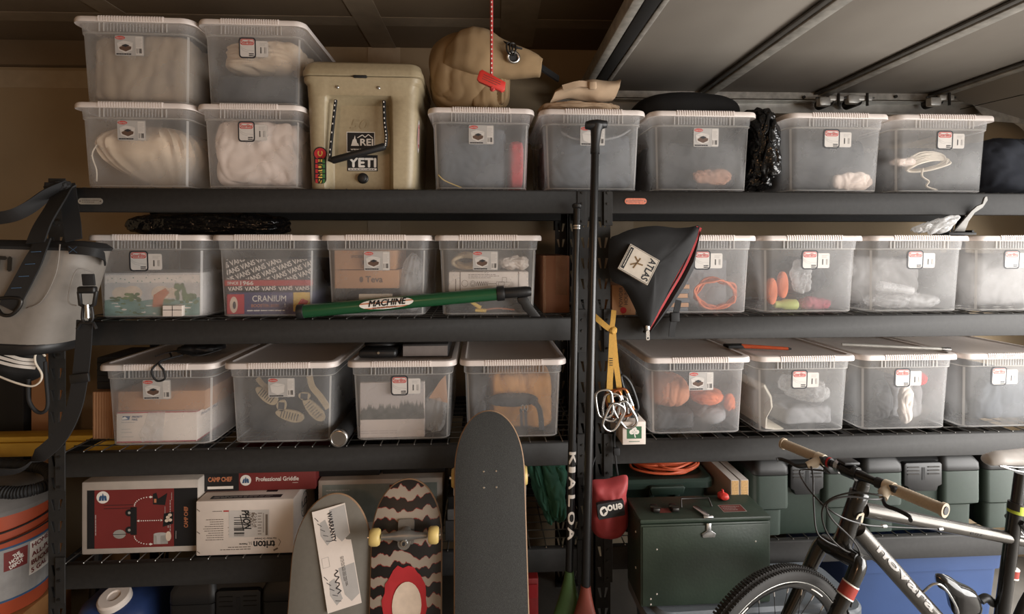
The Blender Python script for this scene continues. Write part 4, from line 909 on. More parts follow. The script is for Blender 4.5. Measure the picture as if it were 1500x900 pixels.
def rr3(w, d, r, z, yc=0.21): return [V((ccx + x, y, z)) for (x, y) in rrect(w, d, r, 5, 0, yc)]
mb = MB(m_cool); mb.loft([rr3(0.426, 0.414, 0.04, zc + 0.408), rr3(0.434, 0.420, 0.042, zc + 0.411), rr3(0.434, 0.420, 0.042, zc + 0.428), rr3(0.426, 0.414, 0.04, zc + 0.434), rr3(0.416, 0.404, 0.04, zc + 0.452), rr3(0.396, 0.384, 0.04, zc + 0.461), rr3(0.30, 0.30, 0.04, zc + 0.463)])
lid = mb.build('lid', cool, world=True, smooth=40)
mb = MB(m_black); mb.rbox(ccx - 0.028, ccx + 0.020, -0.003, 0.02, zc + 0.400, zc + 0.4095, 0.003); mb.build('latch_slot', cool, world=True)
for u in (-0.087, 0.060):
    mb = MB(m_steel); mb.lathe([(0.006, 0), (0.006, 0.002), (0.003, 0.004)], 10, O=(ccx + u, 0.0113, zc + 0.368), axis=(0, -1, 0)); mb.build('screw', cool, world=True)
def cfr(z): return 0.21 - (0.380 + (0.392 - 0.380) * (z / 0.315)) / 2 + 0.0504
fr = Fr((ccx, cfr(0.11), zc), (1, 0, 0), (0, -0.02, 1)); fr = Fr((ccx, cfr(0.0) - 0.0006, zc), (1, 0, 0), (0, -0.019, 1))
mb = MB(m_black_p, m_white_p)   # outdoor shop sticker
mb.rect(fr, -0.068, 0.036, 0.142, 0.218, 0.0004, 1); mb.rect(fr, -0.0655, 0.0335, 0.1445, 0.2155, 0.0007, 0)
mb.text('REI', fr, 0.006, 0.180, 0.024, 0.0010, 1, 0.046, bold=0.0012); mb.text('www.rei.com', fr, -0.016, 0.154, 0.008, 0.0010, 1, 0.074, bold=0.0003)
mb.flat([(-0.052, 0.166), (-0.022, 0.166), (-0.026, 0.176), (-0.029, 0.176), (-0.033, 0.192), (-0.035, 0.190), (-0.037, 0.205), (-0.042, 0.190), (-0.045, 0.190), (-0.049, 0.175)], fr, 0.0010, 1)
mb.line(fr, [(-0.028, 0.196), (-0.010, 0.207), (0.0, 0.198), (0.012, 0.209), (0.028, 0.196)], 0.003, 0.0010, 1); s_ = mb.build('shop_sticker', cool, world=True, smooth=0); s_['label'] = 'black sticker with pine tree and mountain mark'
mb = MB(m_black_p, m_white_p); mb.rect(fr, -0.066, 0.046, 0.072, 0.132, 0.0004, 0); mb.text('YETI', fr, -0.010, 0.104, 0.032, 0.0008, 1, 0.098, bold=0.002); mb.rect(fr, -0.062, 0.042, 0.075, 0.083, 0.0008, 1); mb.lines_text(fr, -0.058, 0.038, 0.076, 0.082, 1, 0.0011, 0, 3, 0.5); mb.build('maker_plate', cool, world=True, smooth=0)
mb = MB(m_cool_d); mb.text('50', fr, -0.018, 0.245, 0.034, 0.0014, 0, 0.062, shear=0.3, bold=0.002); mb.build('size_mark', cool, world=True, smooth=0)
mb = MB(m_blk); mb.lathe([(0.020, 0), (0.020, 0.005), (0.016, 0.008), (0.015, 0.018), (0.012, 0.020)], 18, O=(ccx - 0.008, cfr(0.045), zc + 0.045), axis=(0, -1, 0)); mb.build('drain_plug', cool, world=True)
f2 = Fr((ccx, 0.21 - 0.190 - 0.0006, zc), (1, 0, 0), (0, -0.019, 1)); m_gr_p = mat('print_bright_green', (58, 112, 60), 0.6)
mb = MB(m_black_p, m_redc, m_yel_p, m_gr_p); u0 = -0.150
mb.flat(rrect(0.044, 0.128, 0.016, 4, u0, 0.083), f2, 0.0004, 0); mb.flat(ell(0.025, 0.025, 18, u0, 0.127), f2, 0.0006, 0); mb.flat(ell(0.021, 0.021, 18, u0, 0.127), f2, 0.0008, 1)
for i, v in enumerate((0.028, 0.046, 0.064, 0.082, 0.100)): mb.rect(f2, u0 - 0.017, u0 - 0.006, v - 0.007, v + 0.007, 0.0008, 1); mb.rect(f2, u0 - 0.006, u0 + 0.007, v - 0.007, v + 0.007, 0.0008, 2); mb.rect(f2, u0 + 0.007, u0 + 0.017, v - 0.007, v + 0.007, 0.0008, 3)
for i, ch in enumerate('CHUMS'): mb.text(ch, f2, u0, 0.127 - i * 0.0245, 0.016, 0.0012, 2 if i == 0 else 0, 0.018, math.pi / 2, bold=0.0008)
s_ = mb.build('striped_sticker', cool, world=True, smooth=0); s_['label'] = 'upright red, yellow and green sticker'
mb = MB(m_white_p, m_redc)
fo = Fr((ccx + 0.194 , 0.075, zc + 0.205), (0, 1, 0), (0.03, 0, 1)); mb.flat(ell(0.034, 0.062, 24), fo, 0.003, 0); mb.flat(ell(0.024, 0.047, 20), fo, 0.0034, 1); mb.flat([(-0.010, -0.03), (0.010, -0.03), (0.004, 0.03), (-0.004, 0.03)], fo, 0.0038, 0); mb.build('oval_sticker', cool, world=True, smooth=0)
hdl = MB(m_blk); gA, gB = V((ccx - 0.104, 0.0, zc + 0.100)), V((ccx + 0.086, 0.0, zc + 0.154)); d_ = (gB - gA).normalized()
hdl.tube([gA, gA + d_ * 0.006, gB - d_ * 0.006, gB], [0.011, 0.0135, 0.0135, 0.011], 12); hdl.tube([gA - d_ * 0.01 + V((0, 0, 0.01)), gA + d_ * 0.004], 0.010, 10)
hg = hdl.build('handle_grip', cool, world=True, smooth=50)
for P in ([(-0.098, 0.03, 0.326), (-0.104, 0.022, 0.25), (-0.112, 0.010, 0.13), (-0.108, 0.002, 0.108)], [(0.076, 0.03, 0.326), (0.080, 0.022, 0.25), (0.088, 0.010, 0.19), (0.086, 0.002, 0.154)]):
    r_ = MB(m_black, m_white_p); pp = smoothpath([(ccx + p[0], p[1], zc + p[2]) for p in P], 8); r_.tube(pp, 0.0062, 8)
    for q in pp[1:-1:2]: r_.rbox(q.x - 0.0018, q.x + 0.0018, q.y - 0.0072, q.y - 0.0055, q.z - 0.003, q.z + 0.003, 0.0006, 1)
    r_.build('rope', cool, world=True, smooth=50)

# ---- canvas bag on the box, with grommet flap
m_canvas = cloth_mat('canvas_khaki', (146, 122, 90), 10, 0.75)
zl = z1 + 0.3025
bag = thing('canvas_bag', 'tan canvas duffel with a metal grommet, slumped on a clear box', 'bag', (XP(690, 0.1), 0.2, zl))
mb = MB(m_canvas); xa, xb = XP(625, 0.12), XP(746, 0.12)
blob(mb, (xa + xb) / 2, 0.20, zl, xb - xa, 0.36, 0.325, 3, 0.80, 0.62, 0.018, 4.2, (1.0, 1, 0.6), 96, 56, fold=0.7)
blob(mb, XP(716, 0.05), 0.12, zl, 0.18, 0.17, 0.23, 5, 0.7, 0.6, 0.022, 6.5, (2.0, 1, 0.35), 70, 48, fold=0.9)
mb.build('body', bag, world=True, smooth=70)
mb = MB(m_canvas); n0 = 0; ring = []
path = [((650, 70), 0.020, 0.030), ((668, 62), 0.060, 0.070), ((688, 62), 0.070, 0.086), ((704, 66), 0.070, 0.086), ((726, 74), 0.060, 0.076), ((750, 78), 0.050, 0.062), ((770, 80), 0.042, 0.051), ((786, 84), 0.032, 0.038), ((794, 87), 0.026, 0.031), ((795, 88), 0.002, 0.002)]
for (pp, rx, rz) in path:
    c = U(pp[0], pp[1] + 10, 0.03); c.y = 0.05
    ring.append([c + V((0.20 * rz * math.cos(a), rx * sgnp(math.sin(a), 0.7), rz * sgnp(math.cos(a), 0.7))) for a in [2 * math.pi * k / 28 for k in range(28)]])
R2 = []
for i in range(len(ring) - 1):
    for k in range(5): R2.append([ring[i][q].lerp(ring[i + 1][q], k / 5) for q in range(28)])
R2.append(ring[-1]); mb.loft(R2); jitter(mb, 0, 0.007, 11, 2); fl = mb.build('flap', bag, world=True, smooth=70)
gp = U(752, 83, -0.018); gp.y = -0.012
mb = MB(m_steel, m_black); fr = Fr(gp, (1, 0.15, 0), (0, -0.2, 1)); mb.tube([fr.p(0.020 * math.cos(a), 0.018 * math.sin(a), 0.002) for a in [2 * math.pi * k / 24 for k in range(24)]], 0.0055, 8, closed=True); mb.flat(ell(0.018, 0.016, 20), fr, 0.0015, 1); mb.build('grommet', bag, world=True, smooth=60)
mb = MB(m_dksteel)
for dx in (-0.012, 0.0): mb.tube(smoothpath([fr.p(dx, 0.006, 0.006), fr.p(dx - 0.014, 0.022, 0.010), fr.p(dx - 0.012, 0.046, 0.004), fr.p(dx + 0.006, 0.044, 0.0), fr.p(dx + 0.006, 0.02, 0.008)], 5, True), 0.0035, 6, closed=True)
mb.build('clip', bag, world=True, smooth=60)
mb = MB(m_black); strap(mb, smoothpath([U(738, 62, 0.02), U(752, 68, 0.0), U(764, 72, 0.01)], 4), 0.012, 0.006, (0, 1, 0)); mb.build('strap', bag, world=True, smooth=50); mb = MB(m_black); strap(mb, [U(791, 98, 0.06), U(806, 108, 0.08), U(818, 116, 0.10)], 0.028, 0.008, (0, 0.4, 1)); mb.build('strap', bag, world=True, smooth=50)

# ---- folded canvas on the next lid
fc = thing('folded_canvas', 'beige canvas cloth folded and rolled on a clear box lid', 'cloth', (XP(850, 0.1), 0.2, zl))
m_canv2 = cloth_mat('canvas_beige', (182, 158, 132), 12, 0.6)
mb = MB(m_canv2); xa, xb = XP(792, 0.05), XP(916, 0.05); blob(mb, (xa + xb) / 2, 0.17, zl, xb - xa, 0.26, 0.052, 8, 0.6, 0.6, 0.012, 10, (0.7, 1, 2), 72, 30, fold=0.8); mb.build('lower_fold', fc, world=True, smooth=60)
mb = MB(m_canv2)
P = []   # a flattened roll: spiral section swept along a slanted line
A, Bq = U(812, 136, 0.02), U(910, 124, 0.02); A.y, Bq.y = 0.07, 0.10
for j in range(15):
    t = j / 14; c = A.lerp(Bq, t) + V((0, 0, 0.012 * math.sin(t * 5))); ring = []
    for q in range(40):
        a = 2 * math.pi * q / 40; rr = 1 + 0.10 * noise.noise(V((a * 1.3, t * 4, 3))) ; tap = 0.55 + 0.45 * min(1, t * 1.6)
        ring.append(c + V((0.012 * math.sin(a), 0.062 * math.cos(a) * rr * tap, 0.040 * math.sin(a) * rr * tap + 0.012 * t)))
    P.append(ring)
mb.loft(P); jitter(mb, 0, 0.006, 18, 3); rl = mb.build('roll', fc, world=True, smooth=60)
mb = MB(m_canv2); strap(mb, smoothpath([A + V((0.03, -0.06, 0.015)), A + V((0.09, -0.066, 0.03)), A + V((0.13, -0.06, 0.028))], 4), 0.022, 0.006, (0, 0, 1)); mb.rbox(A.x + 0.125, A.x + 0.155, A.y - 0.075, A.y - 0.055, A.z + 0.010, A.z + 0.040, 0.006); mb.build('tie_strap', fc, world=True, smooth=50)

# ---- red release cord of the door opener
m_redp = mat('red_plastic', (206, 58, 50), 0.4); m_cordr = mat('red_cord', (186, 62, 60), 0.8, var=0.35, scale=400)
rel = thing('release_cord', 'red door release cord with red handle hanging from the ceiling', 'pull cord', U(720, 130, -0.13))
mb = MB(m_cordr, m_white_p); top = U(720, 100, -0.13); top.z = CZ - 0.002; bot = U(720, 122, -0.13)
mb.tube([bot, top], 0.0052, 8)
k = 0; z = bot.z
while z < top.z: mb.rbox(bot.x - 0.0022, bot.x + 0.0022, bot.y - 0.0063, bot.y - 0.0048, z, z + 0.006, 0.0006, 1, 1); z += 0.016
mb.build('cord', rel, world=True, smooth=50)
fr = Fr(U(721, 119, -0.13), (0.92, 0, -0.40), (0.40, 0, 0.92)); mb = MB(m_redp, m_brown)
mb.prism([(-0.050, -0.016), (-0.040, -0.022), (0.044, -0.022), (0.052, -0.012), (0.044, 0.014), (-0.046, 0.020), (-0.052, 0.012)], -0.009, 0.009, fr); mb.lines_text(fr, -0.034, 0.036, -0.012, 0.010, 3, 0.0095, 1, 4, 0.3)
mb.build('pull_handle', rel, world=True, bevel=0.002)
mb = MB(m_cordr); c = U(722, 130, -0.13); blob(mb, c.x, c.y, c.z - 0.012, 0.022, 0.02, 0.024, 3, 1, 1, 0.004, 60, (1, 1, 1), 20, 12); mb.build('knot', rel, world=True, smooth=60)

# ---- black things behind and between the boxes on top
m_bin = mat('bin_liner_black', (14, 14, 15), 0.16, var=0.1, scale=8, bump=1.0, bscale=22, spec=0.6)
for n_ in m_bin.node_tree.nodes:
    if n_.type == 'BUMP': n_.inputs['Distance'].default_value = 0.02
mb = MB(mat('black_nylon', (22, 22, 23), 0.8)); x0, x1 = XP(930, 0.35), XP(1088, 0.35)
blob(mb, (x0 + x1) / 2 - 0.0, 0.40, zl, x1 - x0, 0.30, 0.17, 5, 0.8, 0.7, 0.006, 5, (1, 1, 1), 48, 28); tag(mb.build('black_bag', smooth=60), 'rounded black bag lying at the back of a lid on top shelf', 'bag')
mb = MB(m_bin); S5, S6 = S['B5'], S['B6']; gx0, gx1 = S5.cx + 0.214 * S5.k, S6.cx - 0.212 * S6.k
blob(mb, (gx0 + gx1) / 2 - 0.002, 0.19, z1, gx1 - gx0 - 0.006, 0.40, 0.35, 9, 0.6, 0.4, 0.026, 11, (1, 1, 0.6), 90, 70, fold=0.95)
rb = mb.build('rubbish_bag', smooth=50); tag(rb, 'shiny black rubbish bag squeezed between two clear boxes', 'rubbish bag')
mb = MB(mat('navy_cloth', (30, 34, 44), 0.9)); blob(mb, S['B7'].cx + 0.405, 0.22, z1, 0.34, 0.34, 0.24, 12, 0.5, 0.6, 0.02, 8); tag(mb.build('navy_jacket', smooth=60), 'dark navy clothing pile at the right end of top shelf', 'clothing')
mb = MB(m_bin); x0, x1 = XP(190, 0.40), XP(420, 0.40); blob(mb, (x0 + x1) / 2, 0.42, z2 + 0.3022, x1 - x0, 0.24, 0.095, 14, 0.5, 0.5, 0.012, 12, (0.6, 1, 1.5), 90, 36, fold=0.9); tag(mb.build('black_plastic_bag', smooth=50), 'flattened black plastic bag lying under the top shelf', 'plastic bag')

# ---- clear bag and metal bracket on the C7 lid
zlc = z2 + 0.3022
br = thing('shelf_bracket', 'grey metal hook bracket standing on a clear box lid', 'bracket', (XP(1385, 0.08), 0.08, zlc)); mb = MB(mat('bracket_grey', (120, 118, 114), 0.5, 0.3))
def q2(px, py, Y=0.08): p = U(px, py, Y); return (p.x, p.z)
P = [q2(1376, 340), (q2(1392, 340)), q2(1391, 326), q2(1394, 314), q2(1402, 307), q2(1404, 297), q2(1401, 292), q2(1398, 293), q2(1399, 302), q2(1393, 305), q2(1388, 312), q2(1382, 326)]
P = [(a, max(c, zlc)) for a, c in P]; mb.prism(P, -0.004, 0.004, Fr((0, 0.08, 0))); mb.vs = [(v[0], v[1] - 0.055 - 0.5 * (v[2] - zlc), v[2]) for v in mb.vs]; mb.build('hook_plate', br, world=True, bevel=0.001, bseg=1)
mb = MB(m_black); mb.rbox(XP(1366, 0.08), XP(1405, 0.08), 0.004, 0.05, zlc, zlc + 0.010, 0.002); mb.tube([(XP(1402, 0.08), 0.01, zlc + 0.014), (XP(1402, 0.08), 0.05, zlc + 0.014)], 0.005, 8); mb.build('base_rail', br, world=True)
mb = MB(veil_mat('crisp_poly_bag', (236, 236, 236), 0.35, 0.85, 0.12, 22, 0.3, bump=0.9, bscale=30)); x0, x1 = XP(1320, 0.06), XP(1378, 0.06)
blob(mb, (x0 + x1) / 2, 0.045, zlc, x1 - x0, 0.08, 0.062, 4, 0.8, 0.8, 0.022, 13, (1, 1, 1), 64, 36, fold=0.8)
for i in range(len(mb.vs)):
    v = mb.vs[i]; t = (v[0] - x0) / (x1 - x0); zz = zlc + (v[2] - zlc) * (0.75 + 0.65 * max(0, t)); mb.vs[i] = (v[0], v[1] - 0.012 - 0.85 * (zz - zlc), zz)
tag(mb.build('crumpled_bag', smooth=40), 'crumpled clear plastic bag leaning on a hook bracket', 'plastic bag')

# ---- brown taped carton by the middle post
x0, x1 = S['C4'].cx + 0.216 * S['C4'].k + 0.006, RXL1 - PW - 0.016
t = carton('taped_carton', 'brown taped carton between a clear box and the middle post', 'carton', x0, x1 , 0.10, 0.48, z2, z2 + 0.222, mat('carton_brown', (126, 84, 58), 0.8, var=0.08, scale=6), 0.003)
mb = MB(veil_mat('clear_tape', (190, 150, 120), 0.25, 0.5, 0.15, 30)); mb.box(x0 + 0.05, x0 + 0.095, 0.0985, 0.0995, z2 + 0.07, z2 + 0.222); mb.box(x0 + 0.002, x0 + 0.012, 0.0985, 0.0995, z2, z2 + 0.222); mb.build('tape', t, world=True)
mb = MB(m_card); mb.box(RXR0 + PW + 0.012, XP(930, 0.03), 0.02, 0.2, z2, z2 + 0.112); t = mb.build('card_pack', bevel=0.002); tag(t, 'tan card pack lettered sideways below the black zipper bag', 'carton')
mb = MB(m_brown, m_redc); fr = Fr(((RXR0 + PW + 0.012 + XP(930, 0.03)) / 2, 0.02, z2)); o_ = t.location
mb.text('POWDER', fr, -0.012, 0.068, 0.013, 0.0006, 0, 0.075, math.pi / 2, bold=0.0004); mb.text('HOUND', fr, 0.008, 0.072, 0.013, 0.0006, 0, 0.066, math.pi / 2, bold=0.0004); mb.flat(ell(0.012, 0.012, 16, -0.002, 0.018), fr, 0.0006, 1); mb.text('i', fr, 0.024, 0.02, 0.01, 0.0006, 0)
mb.vs = [tuple(V(v) - o_) for v in mb.vs]; mb.build('print', t, smooth=0)

# ---- green tube launcher with pistol grip
m_gtube = mat('green_plastic_tube', (30, 78, 48), 0.22, var=0.06, scale=6, coat=0.4)
pA, pB = U(436, 457, -0.004), U(734, 430, -0.004); tr_ = 0.0255
la = thing('tube_launcher', 'long green tube with black pistol grip lying along the shelf', 'toy launcher', V(((pA.x + pB.x) / 2, -0.004, L2)))
dA = (pB - pA).normalized(); mb = MB(m_gtube); mb.tube([pA + dA * 0.022, pB - dA * 0.01], tr_ - 0.001, 24); mb.build('barrel', la, world=True, smooth=50)
mb = MB(m_blk); mb.tube([pA, pA + dA * 0.024], tr_ + 0.001, 24); mb.build('end_cap', la, world=True, bevel=0.002)
mb = MB(m_blk); mb.tube([pB - dA * 0.016, pB + dA * 0.012], tr_ + 0.002, 24); mb.build('collar', la, world=True, bevel=0.002)
mb = MB(m_blk); e_ = U(778, 427, -0.004); mb.tube([pB + dA * 0.01, pB + (e_ - pB) * 0.85, e_], [0.020, 0.020, 0.016], 20); mb.build('valve', la, world=True, bevel=0.001)
mb = MB(m_blk); P = [q2(757, 436, 0), q2(772, 434, 0), q2(775, 441, 0), q2(781, 449, 0), q2(792, 464, 0), q2(776, 465, 0), q2(771, 458, 0), q2(765, 453, 0), q2(764, 447, 0), q2(759, 444, 0)]
P = [(a, max(c, L2 + 0.004)) for a, c in P]; mb.prism(P, -0.013, 0.013, Fr((0, -0.004, 0))); mb.build('pistol_grip', la, world=True, bevel=0.004)
f3 = CylFr(cyl(pA, pB, tr_, (0, -1, 0.15))); uC = (U(568, 446, -0.004) - pA).length; mb = MB(m_white_p, m_black_p, m_org_p)
rows = 9
for j in range(rows):   # oval sticker wrapped on the tube
    v0, v1 = -0.021 + 0.042 * j / rows, -0.021 + 0.042 * (j + 1) / rows
    w0, w1 = [0.096 * math.sqrt(max(0, 1 - (v / 0.0212) ** 2)) for v in (v0, v1)]
    mb.add([f3.p(uC - w0, v0, 0.0006), f3.p(uC + w0, v0, 0.0006), f3.p(uC + w1, v1, 0.0006), f3.p(uC - w1, v1, 0.0006)], [(0, 1, 2, 3)], 2 if j in (3, 7) else 0)
sgn = 1 if (f3.p(0, 0.01) - f3.p(0, 0)).z > 0 else -1
class Flip:
    def __init__(s, f, sg): s.f = f; s.sg = sg
    def p(s, u, v, w=0.0): return s.f.p(u, v * s.sg, w)
mb.text('MACHINE', Flip(f3, sgn), uC + 0.004, 0.004, 0.021, 0.0012, 1, 0.128, shear=0.25, bold=0.0012)
mb.lines_text(Flip(f3, sgn), uC - 0.05, uC + 0.05, -0.018, -0.009, 2, 0.0012, 1, 5, 0.4)
s_ = mb.build('oval_sticker', la, world=True, smooth=40); s_['label'] = 'white oval sticker with black lettering'

# ------------------------------------------------------------------ hanging things
def pillow(mb, out, Y0, bf, bb, mi=0, n=7, wr=0.0, seed=0, c=None, sub=4, ex=0.5):
    """soft flat pouch: outline in (x, z) at depth Y0, bulging bf to the front and bb to the back"""
    O = []
    P = [V((p[0], p[1], 0)) for p in out]
    for p in smoothpath(P, sub, True): O.append((p.x, p.y))
    m = len(O)
    if c is None: c = (sum(p[0] for p in O) / m, sum(p[1] for p in O) / m)
    vs = []; fs = []
    rs = [k / n for k in range(n + 1)]
    def yv(x, z, r, b, sg):
        w = wr * (noise.noise(V((x * 22, z * 22, seed + sg))) + 0.5 * noise.noise(V((x * 50, z * 50, seed)))) * (1 - r ** 4)
        return Y0 - sg * b * (1 - r * r) ** ex - sg * w
    for sg, b_ in ((1, bf), (-1, bb)):
        base = len(vs); vs.append((c[0], yv(c[0], c[1], 0, b_, sg), c[1]))
        for r in rs[1:]:
            for o in O:
                x = c[0] + (o[0] - c[0]) * r; z = c[1] + (o[1] - c[1]) * r; vs.append((x, yv(x, z, r, b_, sg) if r < 1 else Y0, z))
        for k in range(m):
            k2 = (k + 1) % m; f = (base, base + 1 + k, base + 1 + k2); fs.append(f if sg > 0 else f[::-1])
            for j in range(n - 1):
                a = base + 1 + j * m; f = (a + k, a + m + k, a + m + k2, a + k2); fs.append(f if sg > 0 else f[::-1])
    mb.add(vs, fs, mi); return c
def qz(pxs, Y): return [(U(a, c_, Y).x, U(a, c_, Y).z) for a, c_ in pxs]

# ---- grey soft cooler hanging at the left end
m_soft = mat('cooler_bag_grey', (130, 124, 117), 0.5, var=0.05, scale=40); m_web = mat('black_webbing', (30, 30, 31), 0.75, var=0.12, scale=300); m_blue = mat('blue_stitching', (72, 104, 138), 0.7)
YS = -0.16
sf = thing('soft_cooler', 'grey soft cooler bag with black straps hanging from the rack post', 'cooler bag', U(30, 508, YS))
def sring(pl, pr, Yc, dep, rr, nseg=6):
    """ring in a tilted plane: left and right pixel corners give the width"""
    a, b_ = U(pl[0], pl[1], Yc), U(pr[0], pr[1], Yc); ux = (b_ - a); w = ux.length; ux.normalize(); uy = V((0, 1, 0)); c = (a + b_) / 2
    return [c + ux * x + uy * y for (x, y) in rrect(w, dep, rr, nseg)]
mb = MB(m_soft); rows = [((-190, 490), (104, 506), 0.20), ((-186, 470), (112, 484), 0.20), ((-176, 420), (130, 432), 0.20), ((-168, 380), (146, 390), 0.185), ((-166, 358), (154, 366), 0.165)]
mb.loft([sring(a, c_, YS, d, min(0.085, d * 0.48)) for a, c_, d in rows]); mb.build('body', sf, world=True, smooth=50)
mb = MB(m_blk); mb.loft([sring((-192, 506), (102, 513), YS, 0.19, 0.085), sring((-192, 500), (105, 510), YS, 0.21, 0.092), sring((-190, 486), (107, 500), YS, 0.21, 0.092), sring((-189, 484), (106, 498), YS, 0.198, 0.085)]); mb.build('base_band', sf, world=True, smooth=50)
mb = MB(m_web); mb.loft([sring((-166, 359), (155, 368), YS, 0.170, 0.08), sring((-167, 355), (157, 364), YS, 0.175, 0.082), sring((-166, 350), (150, 357), YS, 0.12, 0.058), sring((-160, 349), (120, 353), YS, 0.05, 0.02)]); mb.build('zip_top', sf, world=True, smooth=50)
Yf_ = YS - 0.102
mb = MB(m_web, m_blue); strap(mb, smoothpath([U(62, 352, Yf_ + 0.02), U(54, 372, Yf_ - 0.006), U(40, 400, Yf_ - 0.012), U(24, 430, Yf_ - 0.012), U(12, 452, Yf_ - 0.010)], 5), 0.052, 0.005, (1, 0, 0.25))
for (px, py) in ((53, 369), (44, 387), (35, 405), (24, 422)): mb.obox(Fr(U(px, py, Yf_ - 0.0155), (1, 0, 0.05), (0, 0, 1)), -0.014, 0.014, -0.0008, 0.0008, 0, 0.001, 1)
mb.build('shoulder_web', sf, world=True, smooth=50)
mb = MB(m_dksteel); c = U(12, 448, Yf_ - 0.014); mb.tube(smoothpath([c + V(p) for p in ((-0.03, 0, 0.02), (0.03, 0, 0.022), (0.034, 0, 0.0), (0.014, -0.004, -0.026), (-0.014, -0.004, -0.026), (-0.034, 0, 0.0))], 4, True), 0.0055, 8, closed=True); mb.build('d_ring', sf, world=True, smooth=60)
mb = MB(m_web, m_blue); strap(mb, smoothpath([U(101, 366, Yf_ + 0.004), U(120, 367, Yf_ - 0.002), U(140, 370, Yf_ + 0.01), U(152, 376, Yf_ + 0.05), U(153, 384, Yf_ + 0.10)], 5), 0.026, 0.005, (0, -0.2, 1)); f_ = Fr(U(108, 366, Yf_ - 0.003)); mb.line(f_, [(-0.012, -0.01), (0.012, 0.01)], 0.001, 0.003, 1); mb.line(f_, [(-0.012, 0.01), (0.012, -0.01)], 0.001, 0.003, 1); mb.build('carry_loop', sf, world=True, smooth=50)
mb = MB(m_soft); mb.tube(smoothpath([U(88, 350 + 8, Yf_ + 0.004), U(82, 400, Yf_ - 0.0005), U(62, 440, Yf_ - 0.0005), U(40, 452, Yf_ - 0.0005)], 6), 0.0018, 6); mb.tube(smoothpath([U(138, 400, Yf_ + 0.034), U(112, 396, Yf_ + 0.006), U(100, 440, Yf_ + 0.004), U(112, 448, Yf_ + 0.012)], 6), 0.0018, 6); mb.build('welt', sf, world=True, smooth=60)['kind'] = 'stuff'
mb = MB(m_blk); f_ = Fr(U(-4, 386, Yf_ - 0.001), (1, 0, -0.05), (0.05, 0, 1)); mb.text('YETI', f_, -0.035, 0.0, 0.040, 0.001, 0, 0.15, bold=0.003); mb.build('lettering', sf, world=True, smooth=0)
mb = MB(m_web); f_ = Fr(U(131, 410, Yf_ + 0.012), (1, 0.1, 0), (-0.1, 0, 1)); mb.obox(f_, -0.017, 0.017, -0.018, 0.018, 0, 0.008); mb.build('tab', sf, world=True, bevel=0.002)
mb = MB(m_blk, m_steel); c = U(128, 432, Yf_ + 0.004)
mb.rbox(c.x - 0.026, c.x + 0.026, c.y - 0.010, c.y + 0.010, c.z + 0.004, c.z + 0.026, 0.006); mb.tube([c + V((-0.024, 0, 0.01)), c + V((-0.020, 0, -0.03)), c + V((0.0, 0, -0.04)), c + V((0.020, 0, -0.03)), c + V((0.026, 0, 0.01))], 0.006, 8); mb.tube([c + V((0.002, -0.004, -0.03)), c + V((0.004, -0.004, -0.07))], 0.007, 8, 1); mb.tube(smoothpath([c + V(p) for p in ((-0.012, 0, -0.035), (-0.014, 0, -0.075), (0.004, 0, -0.088), (0.016, 0, -0.07), (0.012, 0, -0.035))], 4), 0.0042, 8); mb.tube([c + V((-0.030, 0, -0.104)), c + V((-0.018, 0, -0.086)), c + V((0.018, 0, -0.086)), c + V((0.026, 0, -0.104))], 0.0045, 8); mb.build('swivel_clip', sf, world=True, smooth=50)
mb = MB(m_web); strap(mb, smoothpath([U(124, 470, Yf_ + 0.01), U(122, 510, Yf_ + 0.02), U(117, 556, Yf_ + 0.03), U(108, 600, Yf_ + 0.02), U(88, 640, Yf_), U(52, 672, Yf_ - 0.01), U(20, 690, Yf_ - 0.02), U(-40, 692, Yf_ - 0.02)], 6), 0.046, 0.004, [V((1, 0, 0.1))] * 30 + [V((0.8, -0.5, 0.5))] * 13); mb.build('long_strap', sf, world=True, smooth=50)
mb = MB(m_blk); c = U(118, 554, Yf_ + 0.024); f_ = Fr(c, (1, 0, 0.12), (-0.12, 0, 1)); mb.obox(f_, -0.028, 0.028, -0.014, 0.014, -0.002, 0.008); mb.build('slide_buckle', sf, world=True, bevel=0.003)
mb = MB(m_web); strap(mb, smoothpath([U(52, 356, YS - 0.09), U(62, 330, YS - 0.06), U(80, 300, YS), U(92, 280, -0.06), U(104, 272, -0.03)], 6), 0.058, 0.005, (1, 0, 0.3)); strap(mb, smoothpath([U(108, 352, YS - 0.05), U(106, 330, YS - 0.02), U(102, 300, -0.10), U(100, 280, -0.06), U(98, 270, -0.03)], 6), 0.045, 0.005, (1, 0, -0.2))
strap(mb, smoothpath([U(96, 273, -0.05), U(70, 285, -0.10), U(40, 306, -0.14), U(10, 318, -0.16), U(-40, 322, -0.16)], 6), 0.040, 0.005, (0.2, 0, 1)); blob(mb, U(92, 279, -0.03).x, -0.045, U(92, 288, -0.03).z, 0.085, 0.06, 0.055, 4, 0.8, 0.8, 0.010, 30, (1, 1, 1), 40, 24); mb.build('hanging_strap', sf, world=True, smooth=50)

